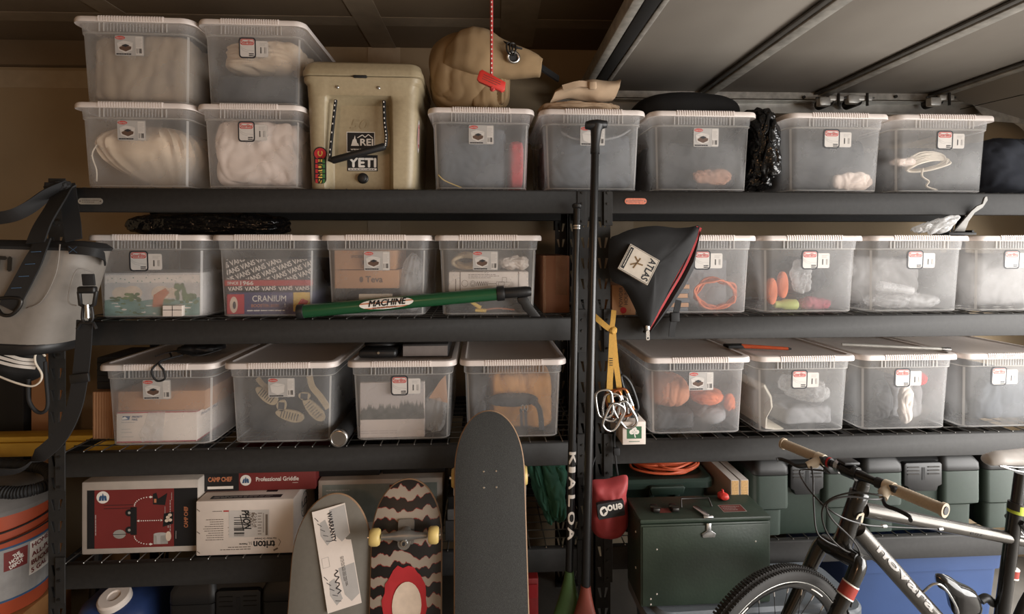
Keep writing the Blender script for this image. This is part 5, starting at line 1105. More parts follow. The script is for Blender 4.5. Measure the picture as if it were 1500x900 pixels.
# ---- striped bag and loops hanging under the soft cooler
YB = 0.0
t = thing('striped_bag', 'black sports bag with three white stripes under the grey cooler bag', 'bag', U(20, 560, YB))
mb = MB(m_black); pillow(mb, qz([(-50, 505), (30, 503), (62, 512), (66, 545), (40, 560), (0, 556), (-50, 552)], YB), YB, 0.06, 0.05, 0, 7, 0.010, 2); mb.build('body', t, world=True, smooth=60)
for k, dy in enumerate((0, 7, 14)):
    mb = MB(m_white_p); strap(mb, smoothpath([U(-40, 505 + dy, YB - 0.075), U(8, 519 + dy, YB - 0.075), U(30, 526 + dy * 0.8, YB - 0.072), U(52, 528 + dy * 0.8, YB - 0.058)], 5), 0.010, 0.002, (0, 0, 1)); mb.build('stripe', t, world=True, smooth=40)
mb = MB(m_rope); mb.tube(smoothpath([U(-10, 548, YB - 0.07), U(20, 560, YB - 0.075), U(45, 566, YB - 0.07), U(58, 560, YB - 0.065), U(61, 548, YB - 0.065), U(52, 532, YB - 0.068), U(52, 520, YB - 0.068), U(60, 516, YB - 0.06), U(66, 522, YB - 0.05)], 6), 0.0035, 7); mb.build('white_cord', t, world=True, smooth=60)
mb = MB(m_web); mb.tube(smoothpath([U(42, 555, YB - 0.06), U(42, 585, YB - 0.055), U(52, 602, YB - 0.05), U(64, 604, YB - 0.05), U(70, 592, YB - 0.05), U(68, 560, YB - 0.05), U(66, 530, YB - 0.05)], 6), 0.006, 7); mb.build('black_loop', t, world=True, smooth=60)

# ---- paddles leaning on the rack
m_shaft = mat('paddle_shaft_black', (24, 24, 25), 0.28, var=0.1, scale=90); m_blade_r = mat('paddle_blade_red', (122, 62, 52), 0.35, var=0.2, scale=12); m_blade_g = mat('paddle_blade_green', (70, 98, 58), 0.35, var=0.2, scale=12)
def paddle(label, a, ay, b_, by, r, m_blade, top):
    pt, pb = U(a[0], a[1], ay), U(b_[0], b_[1], by); d = (pb - pt).normalized()
    end = pt + d * ((pt.z - 0.004) / -d.z); t = thing('paddle', label, 'paddle', end, 0, 'long paddles leaning on the middle posts'); bl = 0.46
    bt = pb
    mb = MB(m_shaft); mb.tube([pt, pt.lerp(bt, 0.5), bt + d * 0.03], [r * 0.95, r, r], 16); mb.build('shaft', t, world=True, smooth=50)
    mb = MB(m_blade); P = []; L = (end - bt).length; sd = V((1, -0.25, 0)).normalized(); nn = sd.cross(d).normalized(); sd = d.cross(nn).normalized()
    for k in range(17):
        s_ = k / 16; w = r * 1.05 + (0.098 - r) * (math.sin(min(1, s_ * 1.35) * math.pi / 2) ** 1.4) * (1 if s_ < 0.8 else math.sqrt(max(0.02, 1 - ((s_ - 0.8) / 0.2) ** 2)))
        th = r * 1.05 * (1 - s_) ** 1.2 + 0.004; P.append([bt + d * (L * s_) + sd * w * math.cos(q) + nn * th * math.sin(q) for q in [2 * math.pi * j / 20 for j in range(20)]])
    mb.loft(P); mb.build('blade', t, world=True, smooth=60); return t, pt, bt, d
p1_, pt1, bt1, d1 = paddle('black paddle with T grip and red brown blade, nearest the middle post', (872, 205), -0.075, (858, 858), -0.205, 0.0150, m_blade_r, True)
mb = MB(m_blk); hx = V((1, 0, 0.06)).normalized()
c = U(874, 183, -0.075); mb.loft([[c + hx * x + V((0, r_ * math.sin(q), r_ * math.cos(q) * 0.85)) for q in [2 * math.pi * j / 14 for j in range(14)]] for (x, r_) in ((-0.042, 0.005), (-0.040, 0.016), (-0.02, 0.022), (0.0, 0.023), (0.02, 0.019), (0.036, 0.015), (0.039, 0.005))])
mb.tube([c, c.lerp(pt1, 0.4), pt1 + d1 * 0.02, pt1 + d1 * 0.05], [0.026, 0.020, 0.0155, 0.0170], 14); mb.build('t_grip', p1_, world=True, smooth=60)
p2_, pt2, bt2, d2 = paddle('black paddle lettered down its shaft with a green blade', (845, 306), -0.055, (834, 836), -0.160, 0.0135, m_blade_g, False)
mb = MB(m_blk); mb.lathe([(0.013, 0), (0.017, 0.004), (0.018, 0.012), (0.012, 0.018)], 16, O=pt2 - d2 * 0.001, axis=-d2); mb.build('end_knob', p2_, world=True, smooth=50)
mb = MB(m_steel); q = pt2 + d2 * 0.06; mb.tube([q, q + d2 * 0.006], 0.0148, 16); mb.tube([q + d2 * 0.009, q + d2 * 0.014], 0.0148, 16); mb.build('ferrule', p2_, world=True, smooth=50)
f3 = cyl(pt2, bt2, 0.0136, (0.15, -1, 0)); g3 = CylFr(f3); s3 = 1 if (f3(0.1, 0.005) - f3(0.1, 0)).x > 0 else -1
mb = MB(m_white_p)
tot = (bt2 - pt2).length
for ch, py in zip('KIALOA', (677, 693, 712, 737, 761, 783)):
    tt = (py - 306) / (836 - 306); mb.text(ch, Flip(g3, s3), tot * tt, 0.0, 0.024, 0.0006, 0, 0.016 if ch == 'I' else 0.040 if ch in 'KAO' else 0.036, 0, bold=0.0016)
mb.build('lettering', p2_, world=True, smooth=0)

# ---- black zipper bag hanging in front of the right rack
YA = -0.055; m_nyl = mat('black_cordura', (22, 22, 23), 0.8, bump=0.2, bscale=600); m_nyl2 = mat('black_cordura_side', (44, 44, 45), 0.7, bump=0.2, bscale=600); m_zip = mat('red_zip_tape', (176, 48, 52), 0.6, var=0.15, scale=300)
ab = thing('zipper_bag', 'black pouch with red zipper and picture patch hanging in front of boxes', 'bag', U(948, 492, YA))
mb = MB(m_nyl); pillow(mb, qz([(893, 352), (905, 344), (928, 335), (960, 331), (990, 334), (1010, 333), (1025, 331), (1022, 350), (1008, 378), (992, 406), (975, 440), (955, 478), (947, 488), (938, 470), (924, 440), (912, 420), (897, 412), (891, 390)], YA), YA, 0.045, 0.03, 0, 8, 0.006, 4, sub=3); mb.build('body', ab, world=True, smooth=60)
mb = MB(m_nyl2); P0 = [(1025, 333), (1012, 372), (996, 404), (976, 440), (949, 487)]; P1 = [(1023, 352), (1016, 395), (1003, 420), (985, 447), (951, 489)]
R = [[U(a[0], a[1], YA - 0.004), U((a[0] + c_[0]) / 2 + 2, (a[1] + c_[1]) / 2, YA - 0.016), U(c_[0], c_[1], YA + 0.012), U(c_[0] - 6, c_[1], YA + 0.03), U(a[0] - 8, a[1], YA + 0.02)] for a, c_ in zip(P0, P1)]
mb.loft(R); mb.build('gusset', ab, world=True, smooth=60)
zp = smoothpath([U(1024, 333, YA - 0.006), U(1012, 366, YA - 0.014), U(997, 398, YA - 0.018), U(976, 434, YA - 0.016), U(948, 483, YA - 0.008)], 10)
mb = MB(m_zip); strap(mb, zp, 0.020, 0.004, (1, 0, 0.4)); zt = mb.build('zipper', ab, world=True, smooth=50)
mb = MB(m_black); mb.tube([p + V((-0.0005, -0.003, 0)) for p in zp], 0.0024, 6); mb.build('zipper_teeth', zt, world=True)
mb = MB(m_steel, m_black); c = U(948, 482, YA - 0.012); mb.rbox(c.x - 0.008, c.x + 0.008, c.y - 0.008, c.y + 0.006, c.z - 0.006, c.z + 0.014, 0.003); f_ = Fr(c + V((0, -0.006, -0.022))); mb.prism(rrect(0.013, 0.036, 0.006, 4), 0, 0.003, f_, 0); mb.flat(ell(0.003, 0.004, 10, 0, -0.010), f_, 0.0033, 1); mb.build('zipper_pull', ab, world=True, smooth=40)
ptc = MB(mat('patch_cream', (196, 186, 172), 0.8), m_black_p, mat('patch_tan', (150, 120, 80), 0.8))
c0 = U(931, 385, YA - 0.052); fp = Fr(c0, (0.80, -0.10, -0.58), (0.58, 0.16, 0.80)).rot(0.10)
ptc.prism([(-0.046, -0.050), (0.072, -0.050), (0.072, 0.050), (-0.046, 0.050)], -0.008, 0.003, fp, 0)
ptc.line(fp, [(-0.043, -0.047), (0.069, -0.047), (0.069, 0.047), (-0.043, 0.047), (-0.043, -0.047)], 0.0016, 0.0034, 1)
ptc.text('ATLAS', fp.rot(-math.pi / 2, 0.052, 0), 0, 0, 0.024, 0.0034, 1, 0.082, bold=0.0010); ptc.rect(fp, -0.040, -0.028, -0.042, 0.042, 0.0034, 1); ptc.lines_text(fp.rot(-math.pi / 2, -0.034, 0), -0.035, 0.035, -0.003, 0.003, 1, 0.0038, 0, 3, 0.5)
for (a, c_) in (((0.0, -0.022), (0.008, 0.022)), ((-0.014, -0.016), (0.004, 0.0)), ((-0.012, 0.018), (0.006, 0.006)), ((0.006, 0.0), (0.026, 0.004))): ptc.line(fp, [a, c_], 0.006, 0.0036, 2); ptc.line(fp, [a, c_], 0.0015, 0.0040, 1)
pt_ = ptc.build('patch', ab, world=True, smooth=0); pt_['label'] = 'cream patch with a small figure and dark lettering'
mb = MB(m_web); strap(mb, smoothpath([U(994, 440, YA + 0.02), U(990, 460, YA + 0.01), U(985, 480, YA + 0.005), U(984, 494, YA)], 4), 0.022, 0.004, (1, 0, 0)); mb.rbox(U(989, 466, YA).x - 0.017, U(989, 466, YA).x + 0.017, YA - 0.002, YA + 0.014, U(989, 472, YA).z, U(989, 458, YA).z, 0.004); mb.build('side_strap', ab, world=True, smooth=50)

# ---- yellow sling with carabiners on the post
m_sling = mat('yellow_webbing', (190, 146, 66), 0.75, var=0.10, scale=200); YC = -0.035
sl = thing('yellow_sling', 'yellow webbing sling knotted around the middle post', 'sling', U(900, 595, YC))
mb = MB(m_sling); strap(mb, smoothpath([U(867, 460, YC), U(878, 470, YC - 0.01), U(890, 480, YC - 0.015), U(898, 484, YC - 0.015)], 4), 0.020, 0.004, (0.3, 0, 1)); strap(mb, smoothpath([U(899, 455, YC + 0.01), U(898, 468, YC - 0.005), U(896, 482, YC - 0.014)], 4), 0.018, 0.004, (1, 0, 0))
blob(mb, U(896, 483, YC).x, YC - 0.012, U(896, 489, YC).z, 0.034, 0.026, 0.028, 4, 0.9, 0.9, 0.004, 40, (1, 1, 1), 24, 16); mb.build('knot', sl, world=True, smooth=50)
mb = MB(m_sling); strap(mb, smoothpath([U(897, 484, YC - 0.014), U(895, 530, YC - 0.012), U(893, 565, YC - 0.012), U(894, 590, YC - 0.014)], 5), 0.022, 0.003, (1, 0, 0)); mb.build('strand', sl, world=True, smooth=50)
mb = MB(m_sling); strap(mb, smoothpath([U(898, 484, YC - 0.014), U(902, 530, YC - 0.006), U(906, 560, YC - 0.006), U(908, 580, YC - 0.010)], 5), 0.020, 0.003, (1, 0, 0)); mb.build('strand', sl, world=True, smooth=50)
f_ = Fr(U(895, 530, YC - 0.014)); mb = MB(m_black); [mb.rect(f_, -0.006, 0.006, -0.014 + k * 0.008, -0.011 + k * 0.008, 0.0018) for k in range(4)]; mb.build('stitching', sl, world=True, smooth=0)['kind'] = 'stuff'
m_bronze = mat('anodised_orange', (176, 108, 70), 0.3, 0.8)
def biner(px, py, ang, dy, m, label, L=0.100, W=0.058, r=0.0050):
    t = thing('carabiner', label, 'carabiner', U(px, py + 20, YC + dy), 0, 'carabiners clipped to the yellow sling'); c = U(px, py, YC + dy); f_ = Fr(c, (math.cos(0.3 * dy * 100), -math.sin(0.25 + dy * 8), 0), (0, 0, 1)).rot(ang)
    O = [(-W / 2, -L * 0.30), (-W / 2, L * 0.30), (-W * 0.30, L * 0.47), (0, L * 0.5), (W * 0.36, L * 0.45), (W / 2, L * 0.28), (W * 0.42, -L * 0.28), (W * 0.24, -L * 0.46), (0, -L * 0.5), (-W * 0.30, -L * 0.46)]
    pts = smoothpath([f_.p(*o) for o in O], 4, True); mb = MB(m); mb.tube(pts[:], r, 8, closed=True); mb.build('body', t, world=True, smooth=60)
    mb = MB(m_steel); mb.tube([f_.p(W * 0.485, L * 0.24), f_.p(W * 0.435, -L * 0.24)], r * 1.25, 8); mb.build('gate', t, world=True, smooth=60)
biner(886, 592, 0.15, -0.030, m_steel, 'silver carabiner with brass gate sleeve, leftmost on the sling')
biner(896, 597, -0.10, -0.022, m_steel, 'silver carabiner second from left on the sling')
biner(902, 592, 0.35, -0.014, m_bronze, 'orange anodised carabiner hanging in middle of the bunch')
biner(899, 612, -0.45, -0.036, m_steel, 'silver carabiner hanging lowest at the front of the bunch')
biner(908, 600, 0.10, -0.006, m_steel, 'silver carabiner behind the orange one')
biner(913, 590, 0.45, -0.020, m_bronze, 'orange anodised carabiner at right of the bunch')
biner(917, 608, 0.6, -0.028, m_steel, 'silver carabiner tilted right beside the clover box')
t = thing('black_clip', 'black climbing gear clip hanging beside the carabiners', 'clip', U(925, 600, -0.02)); mb = MB(m_blk); mb.tube(smoothpath([U(910, 550, -0.02), U(922, 560, -0.022), U(932, 585, -0.022), U(934, 600, -0.022), U(926, 596, -0.02), U(914, 570, -0.02)], 5, True), 0.006, 8, closed=True); mb.build('clip_body', t, world=True, smooth=60)
mb = MB(m_web); strap(mb, smoothpath([U(902, 540, 0.0), U(912, 566, -0.012), U(924, 596, -0.012), U(930, 612, -0.012)], 4), 0.03, 0.004, (1, 0, 0)); mb.build('sleeve', t, world=True, smooth=50)

# ---- small white box with a clover mark
x0, x1 = XP(912, -0.055), XP(946, -0.055)
t = carton('clover_box', 'small white carton with green clover square overhanging the shelf', 'carton', x0, x1, -0.055, 0.16, z3, z3 + 0.083, m_carton_w, 0.002)
mb = MB(mat('print_clover_green', (48, 96, 62), 0.6), m_white_p); f_ = Fr(((x0 + x1) / 2, -0.055, z3 + 0.044)); mb.rect(f_, -0.027, 0.027, -0.022, 0.022, 0.0005, 0)
for (u, v) in ((-0.009, 0.002), (0.009, 0.002), (0, 0.012)): mb.flat(ell(0.0092, 0.0086, 16, u, v), f_, 0.0009 + u * 0.01, 1)
mb.flat([(-0.002, -0.002), (0.002, -0.002), (0.006, -0.018), (0.002, -0.018)], f_, 0.0012, 1)
for (u, v) in ((-0.009, 0.002), (0.009, 0.002), (0, 0.012)): mb.line(f_, [(u * 0.3, v * 0.3 + 0.002), (u, v)], 0.0012, 0.0014, 0)
mb.rect(f_, -0.02, 0.02, -0.0335, -0.031, 0.0005, 0); mb.build('clover_print', t, world=True, smooth=0)

# ---- red hammock pouch
YE = -0.09; en = thing('hammock_pouch', 'red nylon pouch with black upside-down label hanging on middle post', 'pouch', U(890, 790, YE)); mb = MB(mat('red_nylon', (156, 56, 58), 0.6, var=0.10, scale=20, bump=0.15, bscale=50))
pillow(mb, qz([(863, 708), (870, 703), (888, 702), (904, 698), (916, 696), (920, 702), (917, 722), (920, 745), (919, 770), (908, 786), (893, 790), (876, 787), (865, 772), (862, 745), (864, 722)], YE), YE, 0.055, 0.04, 0, 9, 0.012, 7, sub=3, ex=0.45)
mb.build('body', en, world=True, smooth=60)
mb = MB(m_black_p, m_white_p, m_ink); f_ = Fr(U(895, 747, YE - 0.062), (1, 0.05, 0.12), (-0.12, -0.03, 1)); mb.prism(rrect(0.094, 0.054, 0.004, 2), -0.012, 0.002, f_, 0); mb.line(f_, [(-0.044, -0.024), (0.044, -0.024), (0.044, 0.024), (-0.044, 0.024), (-0.044, -0.024)], 0.001, 0.0024, 2); mb.text('eno', f_, 0.014, 0.003, 0.029, 0.0026, 1, 0.052, math.pi, bold=0.0012); mb.flat(ell(0.014, 0.017, 20, -0.026, 0), f_, 0.0026, 1); mb.flat([(-0.034, 0.004), (-0.022, 0.010), (-0.016, -0.002), (-0.024, -0.006), (-0.028, -0.013)], f_, 0.0030, 0); mb.build('label', en, world=True, smooth=0)
mb = MB(m_web); mb.tube(smoothpath([U(866, 705, YE + 0.01), U(866, 690, YE + 0.03), U(872, 670, -0.04)], 4), 0.0025, 6); mb.tube(smoothpath([U(905, 698, YE + 0.01), U(902, 675, YE + 0.04), U(900, 650, -0.03), U(901, 632, -0.04)], 4), 0.0035, 6); mb.rbox(U(902, 662, -0.03).x - 0.012, U(902, 662, -0.03).x + 0.012, -0.045, -0.028, U(902, 666, -0.03).z, U(902, 655, -0.03).z, 0.003); mb.build('hanging_cord', en, world=True, smooth=60)

# ---- odds and ends on the third-shelf lids
zld = z3 + 0.3022; D = S['D1']
t = thing('camera_strap', 'tangled black camera strap and small case on a box lid', 'strap', (D.cx + 0.03, 0.2, zld)); mb = MB(m_blk)
blob(mb, D.cx + 0.06, 0.20, zld, 0.16, 0.13, 0.035, 5, 0.6, 0.6, 0.008, 20, (1, 1, 1), 48, 24); mb.build('case', t, world=True, smooth=60)
mb = MB(m_black); mb.tube(smoothpath([(D.cx - 0.03, 0.14, zld + 0.012), (D.cx + 0.02, 0.06, zld + 0.010), (D.cx + 0.01, 0.015, zld + 0.005), (D.cx - 0.005, -0.012, zld - 0.02), (D.cx + 0.012, -0.014, zld - 0.055), (D.cx + 0.04, -0.014, zld - 0.050), (D.cx + 0.035, -0.012, zld - 0.02), (D.cx + 0.012, 0.005, zld + 0.006), (D.cx + 0.05, 0.08, zld + 0.014)], 7), 0.0035, 7); mb.build('cord_loop', t, world=True, smooth=60)
mb = MB(m_web); strap(mb, smoothpath([(D.cx - 0.06, 0.10, zld + 0.006), (D.cx + 0.0, 0.13, zld + 0.02), (D.cx + 0.10, 0.09, zld + 0.012), (D.cx + 0.15, 0.15, zld + 0.02)], 6), 0.02, 0.003, (0.3, 1, 0.1)); mb.build('webbing', t, world=True, smooth=60)
D = S['D3']; t = thing('black_case', 'black rounded plastic case on the forest print box lid', 'case', (D.cx - 0.08, 0.15, zld)); mb = MB(m_blk); mb.rbox(D.cx - 0.165, D.cx - 0.025, 0.05, 0.28, zld, zld + 0.030, 0.010); mb.build('base', t, world=True, smooth=50); mb = MB(m_blk); pillow(mb, [(D.cx - 0.16, zld + 0.028), (D.cx - 0.03, zld + 0.028), (D.cx - 0.05, zld + 0.052), (D.cx - 0.14, zld + 0.052)], 0.16, 0.06, 0.06); mb.build('hump', t, world=True, smooth=60); mb = MB(m_steel); mb.tube([(D.cx - 0.09, 0.046, zld + 0.02), (D.cx - 0.09, 0.052, zld + 0.02)], 0.005, 10); mb.build('button', t, world=True)
t = carton('dark_carton', 'flat dark carton with grey front on the forest print box lid', 'carton', D.cx - 0.005, D.cx + 0.165, 0.07, 0.33, zld, zld + 0.046, mat('carton_charcoal', (46, 44, 44), 0.7)); mb = MB(mat('carton_grey', (118, 110, 106), 0.8)); mb.box(D.cx - 0.003, D.cx + 0.163, 0.068, 0.0695, zld + 0.003, zld + 0.040); mb.build('front_panel', t, world=True)
D = S['D6']; t = thing('orange_stick', 'orange handled stick lying on a box lid', 'stick', (D.cx - 0.1, 0.1, zld)); mb = MB(mat('orange_handle', (196, 86, 46), 0.5)); a, c_ = V((D.cx - 0.18, 0.16, zld + 0.008)), V((D.cx - 0.02, 0.10, zld + 0.007)); mb.tube([a, c_], [0.009, 0.006], 10); mb.build('handle', t, world=True, smooth=50); mb = MB(m_black); mb.tube([c_, c_ + (c_ - a).normalized() * 0.012], [0.006, 0.003], 10); mb.build('tip', t, world=True, smooth=50); mb = MB(m_web); mb.rbox(a.x - 0.06, a.x + 0.02, 0.15, 0.2, zld, zld + 0.012, 0.003); mb.build('wrap', t, world=True)
D = S['D7']; t = thing('tent_pole', 'thin silver pole lying across the lid of a clear box', 'pole', (D.cx, 0.1, zld)); mb = MB(m_galv); a, c_ = V((D.cx - 0.17, 0.16, zld + 0.010)), V((D.cx + 0.195, 0.045, zld + 0.008)); mb.tube([a, c_], 0.0062, 10); mb.build('tube', t, world=True, smooth=50); mb = MB(m_steel); mb.tube([c_ - (c_ - a).normalized() * 0.03, c_], 0.0075, 10); mb.build('sleeve', t, world=True, smooth=50)
# ---- metal capped tube between two boxes
c = U(485, 649, -0.02); c.x = -0.503; t = thing('capped_tube', 'black tube with round silver cap lying between two boxes', 'tube', (c.x, 0.15, L3 + 0.004)); mb = MB(m_black); c.z = L3 + 0.0045 + 0.032; mb.tube([(c.x, -0.01, c.z), (c.x + 0.004, 0.42, c.z)], 0.0295, 20); mb.build('barrel', t, world=True, smooth=50)
mb = MB(m_steel, m_galv); mb.lathe([(0.030, 0), (0.032, 0.002), (0.032, 0.016), (0.029, 0.019), (0.025, 0.019), (0.0245, 0.016), (0.001, 0.016)], 28, O=(c.x, -0.008, c.z), axis=(0, -1, 0)); mb.build('cap', t, world=True, smooth=50)

# ------------------------------------------------------------------ bottom shelf, left rack
z4 = L4 + ZT
m_ccred = mat('carton_red', (118, 42, 40), 0.6, var=0.06, scale=10); m_whitebox = mat('worn_white_board', (182, 172, 162), 0.75, var=0.10, scale=14)
Yb = 0.045; x0, x1 = XP(119, Yb), XP(291, Yb)
t = carton('stove_carton', 'red and white stove carton with pictures and dotted arrows', 'carton', x0, x1, Yb, Yb + 0.36, z4, z4 + 0.262, m_whitebox, 0.006)
W = (x1 - x0); f_ = Fr(((x0 + x1) / 2, Yb, z4))
def ccprint(mb, fr):
    a, b_, c, d = -W / 2 + 0.020, W / 2 - 0.004, 0.022, 0.232
    mb.rect(fr, a, b_, c, d, 0.0004, 0); mb.rect(fr, a + 0.026, b_ - 0.082, c, d, 0.0007, 1)
    uc, vc = a + 0.055, d - 0.026; mb.flat(ell(0.022, 0.022, 24, uc, vc), fr, 0.001, 2)
    for k in (-1, 0, 1): mb.flat([(uc + k * 0.010 - 0.004, vc - 0.012), (uc + k * 0.010 + 0.004, vc - 0.012), (uc + k * 0.008 + 0.004, vc + 0.004), (uc + k * 0.006, vc + 0.016 - abs(k) * 0.008), (uc + k * 0.008 - 0.004, vc + 0.002)], fr, 0.0013, 3)
    # two burner stove
    cx, cy = a + 0.158, 0.118; mb.rect(fr, cx - 0.008, cx + 0.014, cy - 0.05, cy + 0.05, 0.001, 4)
    for dv in (-0.032, 0.030): mb.flat(ell(0.014, 0.013, 14, cx - 0.012, cy + dv), fr, 0.0012, 4); mb.flat(ell(0.005, 0.005, 10, cx - 0.012, cy + dv), fr, 0.0015, 5)
    for v in (0.176, 0.164): mb.rect(fr, cx - 0.10, cx, v, v + 0.002, 0.001, 4)
    mb.flat(ell(0.022, 0.016, 18, cx - 0.046, 0.072), fr, 0.001, 5); mb.rect(fr, cx - 0.07, cx - 0.02, 0.0705, 0.0725, 0.0013, 4)
    # arrows
    def dots(pts):
        for (u, v) in pts: mb.flat(ell(0.0022, 0.0022, 8, u, v), fr, 0.0012, 2)
    dots([(cx + 0.022 + k * 0.0075, 0.118) for k in range(11)]); mb.flat([(cx + 0.104, 0.118), (cx + 0.096, 0.1225), (cx + 0.096, 0.1135)], fr, 0.0012, 2); mb.flat([(cx + 0.014, 0.118), (cx + 0.022, 0.1225), (cx + 0.022, 0.1135)], fr, 0.0012, 2)
    for sg in (1, -1): dots([(cx + 0.006 + 0.052 * (1 - math.cos(q)), 0.118 + sg * (0.055 + 0.030 * math.sin(q))) for q in [math.pi / 2 * k / 8 for k in range(9)]]); mb.flat([(cx + 0.070, 0.118 + sg * 0.085), (cx + 0.060, 0.118 + sg * 0.085 + 0.005), (cx + 0.060, 0.118 + sg * 0.085 - 0.005)], fr, 0.0012, 2)
    # griddle, food pan and pot
    ux = cx + 0.092; mb.flat([(ux - 0.022, 0.176), (ux + 0.020, 0.172), (ux + 0.028, 0.216), (ux - 0.004, 0.196), (ux - 0.010, 0.218), (ux - 0.022, 0.214)], fr, 0.001, 4); mb.flat([(ux - 0.018, 0.182), (ux - 0.010, 0.182), (ux - 0.010, 0.196), (ux - 0.018, 0.196)], fr, 0.0013, 6)
    ux += 0.03; mb.flat([(ux - 0.018, 0.094), (ux + 0.018, 0.104), (ux + 0.020, 0.148), (ux - 0.014, 0.142)], fr, 0.001, 4)
    for (du, dv) in ((0, 0.128), (0.007, 0.136), (-0.004, 0.116), (0.008, 0.118)): mb.flat(ell(0.007, 0.006, 10, ux + du, dv), fr, 0.0013, 7)
    ux -= 0.028; mb.rect(fr, ux - 0.022, ux + 0.028, 0.032, 0.068, 0.001, 5); mb.flat(ell(0.025, 0.006, 16, ux + 0.003, 0.068), fr, 0.0013, 8); mb.rect(fr, ux - 0.012, ux + 0.002, 0.033, 0.063, 0.0015, 8); mb.flat(ell(0.010, 0.018, 12, ux + 0.030, 0.06), fr, 0.0016, 7)
    for (u, v0, v1) in ((a + 0.030, 0.07, 0.17), (b_ - 0.095, 0.06, 0.19), (b_ - 0.102, 0.09, 0.16)): mb.lines_text(fr.rot(math.pi / 2, u, v0), 0, v1 - v0, -0.003, 0.003, 1, 0.001, 8, int(u * 900) + 500, 0.45)
    for (u, v0) in ((cx + 0.135, 0.19), (cx + 0.112, 0.14), (cx + 0.150, 0.05)): mb.lines_text(fr.rot(math.pi / 2, u, v0), 0, 0.028, -0.002, 0.002, 1, 0.001, 8, 3, 0.45)
    mb.text('CAMP CHEF', fr.rot(math.pi / 2, b_ - 0.040, 0.127), 0, 0, 0.013, 0.0009, 6, 0.075, bold=0.0005)
pr(t, 'front_print', (m_black_p, m_ccred, m_white_p, m_usblue, m_black_p, m_galv, m_org_p, m_pinkcloud, m_paper2), ccprint, f_)
# white carton standing upside down
Yb = 0.015; x0, x1 = XP(287, Yb), XP(430, Yb)
tt_ = z4 + 0.196
t = carton('heater_carton', 'white heater carton standing upside down with shipping label', 'carton', x0, x1, Yb, Yb + 0.25, z4, tt_, m_carton_w, 0.004)
f_ = Fr(((x0 + x1) / 2, Yb, (z4 + tt_) / 2)).rot(math.pi)
def trit(mb, fr):
    w = (x1 - x0) / 2
    mb.text('triton', fr, -0.068, 0.064, 0.026, 0.0005, 0, 0.075, bold=0.0012); mb.text('5L', fr, -0.018, 0.058, 0.010, 0.0005, 2, 0.014); mb.text('Hot Water On Demand', fr, -0.072, 0.042, 0.006, 0.0005, 0, 0.075, bold=0.0002)
    mb.line(fr, [(-0.118, 0.07), (-0.125, 0.055), (-0.118, 0.045)], 0.002, 0.0005, 2); mb.line(fr, [(-0.10, 0.086), (-0.115, 0.078)], 0.006, 0.0005, 2)
def trit_feat(mb, fr):
    mb.text('Features', fr, 0.006, 0.060, 0.006, 0.0005, 0, 0.028, bold=0.0003); mb.lines_text(fr, -0.02, 0.09, 0.066, 0.082, 2, 0.0005, 2, 3, 0.35)
def trit_para(mb, fr):
    mb.lines_text(fr, 0.075, 0.145, -0.035, 0.045, 10, 0.0005, 2, 9, 0.30); mb.lines_text(fr, 0.03, 0.06, -0.02, 0.03, 4, 0.0005, 2, 12, 0.2)
    mb.rect(fr, 0.055, 0.075, -0.063, -0.058, 0.0005, 3); mb.lines_text(fr, 0.08, 0.12, -0.063, -0.058, 1, 0.0005, 2, 5, 0.5)
def trit_ship(mb, fr):
    w = (x1 - x0) / 2
    q = fr.rot(math.pi, 0, 0); mb.rect(q, -0.056, 0.085, -0.035, 0.062, 0.0006, 1); mb.barcode(q.rot(math.pi / 2, -0.020, 0.004), -0.034, 0.034, -0.018, 0.018, 0.0009, 0, 3, 22); rnd = random.Random(6)
    for i in range(11):
        for j in range(16):
            if rnd.random() < 0.5: mb.rect(q, 0.008 + i * 0.003, 0.011 + i * 0.003, 0.0 + j * 0.0033, 0.0033 + j * 0.0033, 0.0009, 2)
    mb.lines_text(q, 0.045, 0.060, -0.03, 0.055, 8, 0.0009, 2, 14, 0.3); mb.rect(q, 0.064, 0.066, -0.02, 0.05, 0.0009, 2); mb.rect(q, 0.072, 0.080, -0.03, 0.045, 0.0009, 2)
    mb.text('PHON', q, 0.006, 0.028, 0.024, 0.0013, 0, 0.066, -math.pi / 2 + 0.15, shear=0.2, bold=0.0010); mb.line(q, [(-0.016, 0.045), (-0.004, -0.012)], 0.003, 0.0013, 0)
def trit_staple(mb, fr):
    w = (x1 - x0) / 2; q = fr.rot(math.pi, 0, 0)
    for v in (-0.08, -0.01, 0.07): mb.line(q, [(-w + 0.004, v), (-w + 0.014, v - 0.008)], 0.003, 0.0009, 2)
pr(t, 'front_print', (m_black_p, m_paper, m_plate_t, m_redc), trit, f_); [pr(t, 'small_print', (m_black_p, m_paper, m_plate_t, m_redc), q_, f_).__setitem__('kind', 'stuff') for q_ in (trit_feat, trit_para)]; pr(t, 'shipping_label', (m_black_p, m_paper, m_plate_t, m_redc), trit_ship, f_); pr(t, 'staple', (m_black_p, m_paper, m_plate_t, m_redc), trit_staple, f_)['kind'] = 'stuff'
def tside(mb, fr): mb.text('tri', fr, 0, 0, 0.04, 0.0005, 0, 0.06, math.pi, bold=0.001); mb.line(fr, [(0.04 * math.cos(a), 0.045 * math.sin(a)) for a in [k * math.pi / 10 for k in range(21)]], 0.003, 0.0005, 0)
pr(t, 'side_print', (m_ink,), tside, Fr((x1, Yb + 0.12, tt_ - 0.075), (0, 1, 0), (0, 0, 1)))
def ttop(mb, fr): mb.rect(fr, -0.13, 0.12, 0.004, 0.028, 0.0004, 0); mb.lines_text(fr, -0.12, 0.1, 0.008, 0.024, 2, 0.0007, 1, 8, 0.4); mb.rect(fr, 0.05, 0.09, 0.05, 0.075, 0.0004, 0)
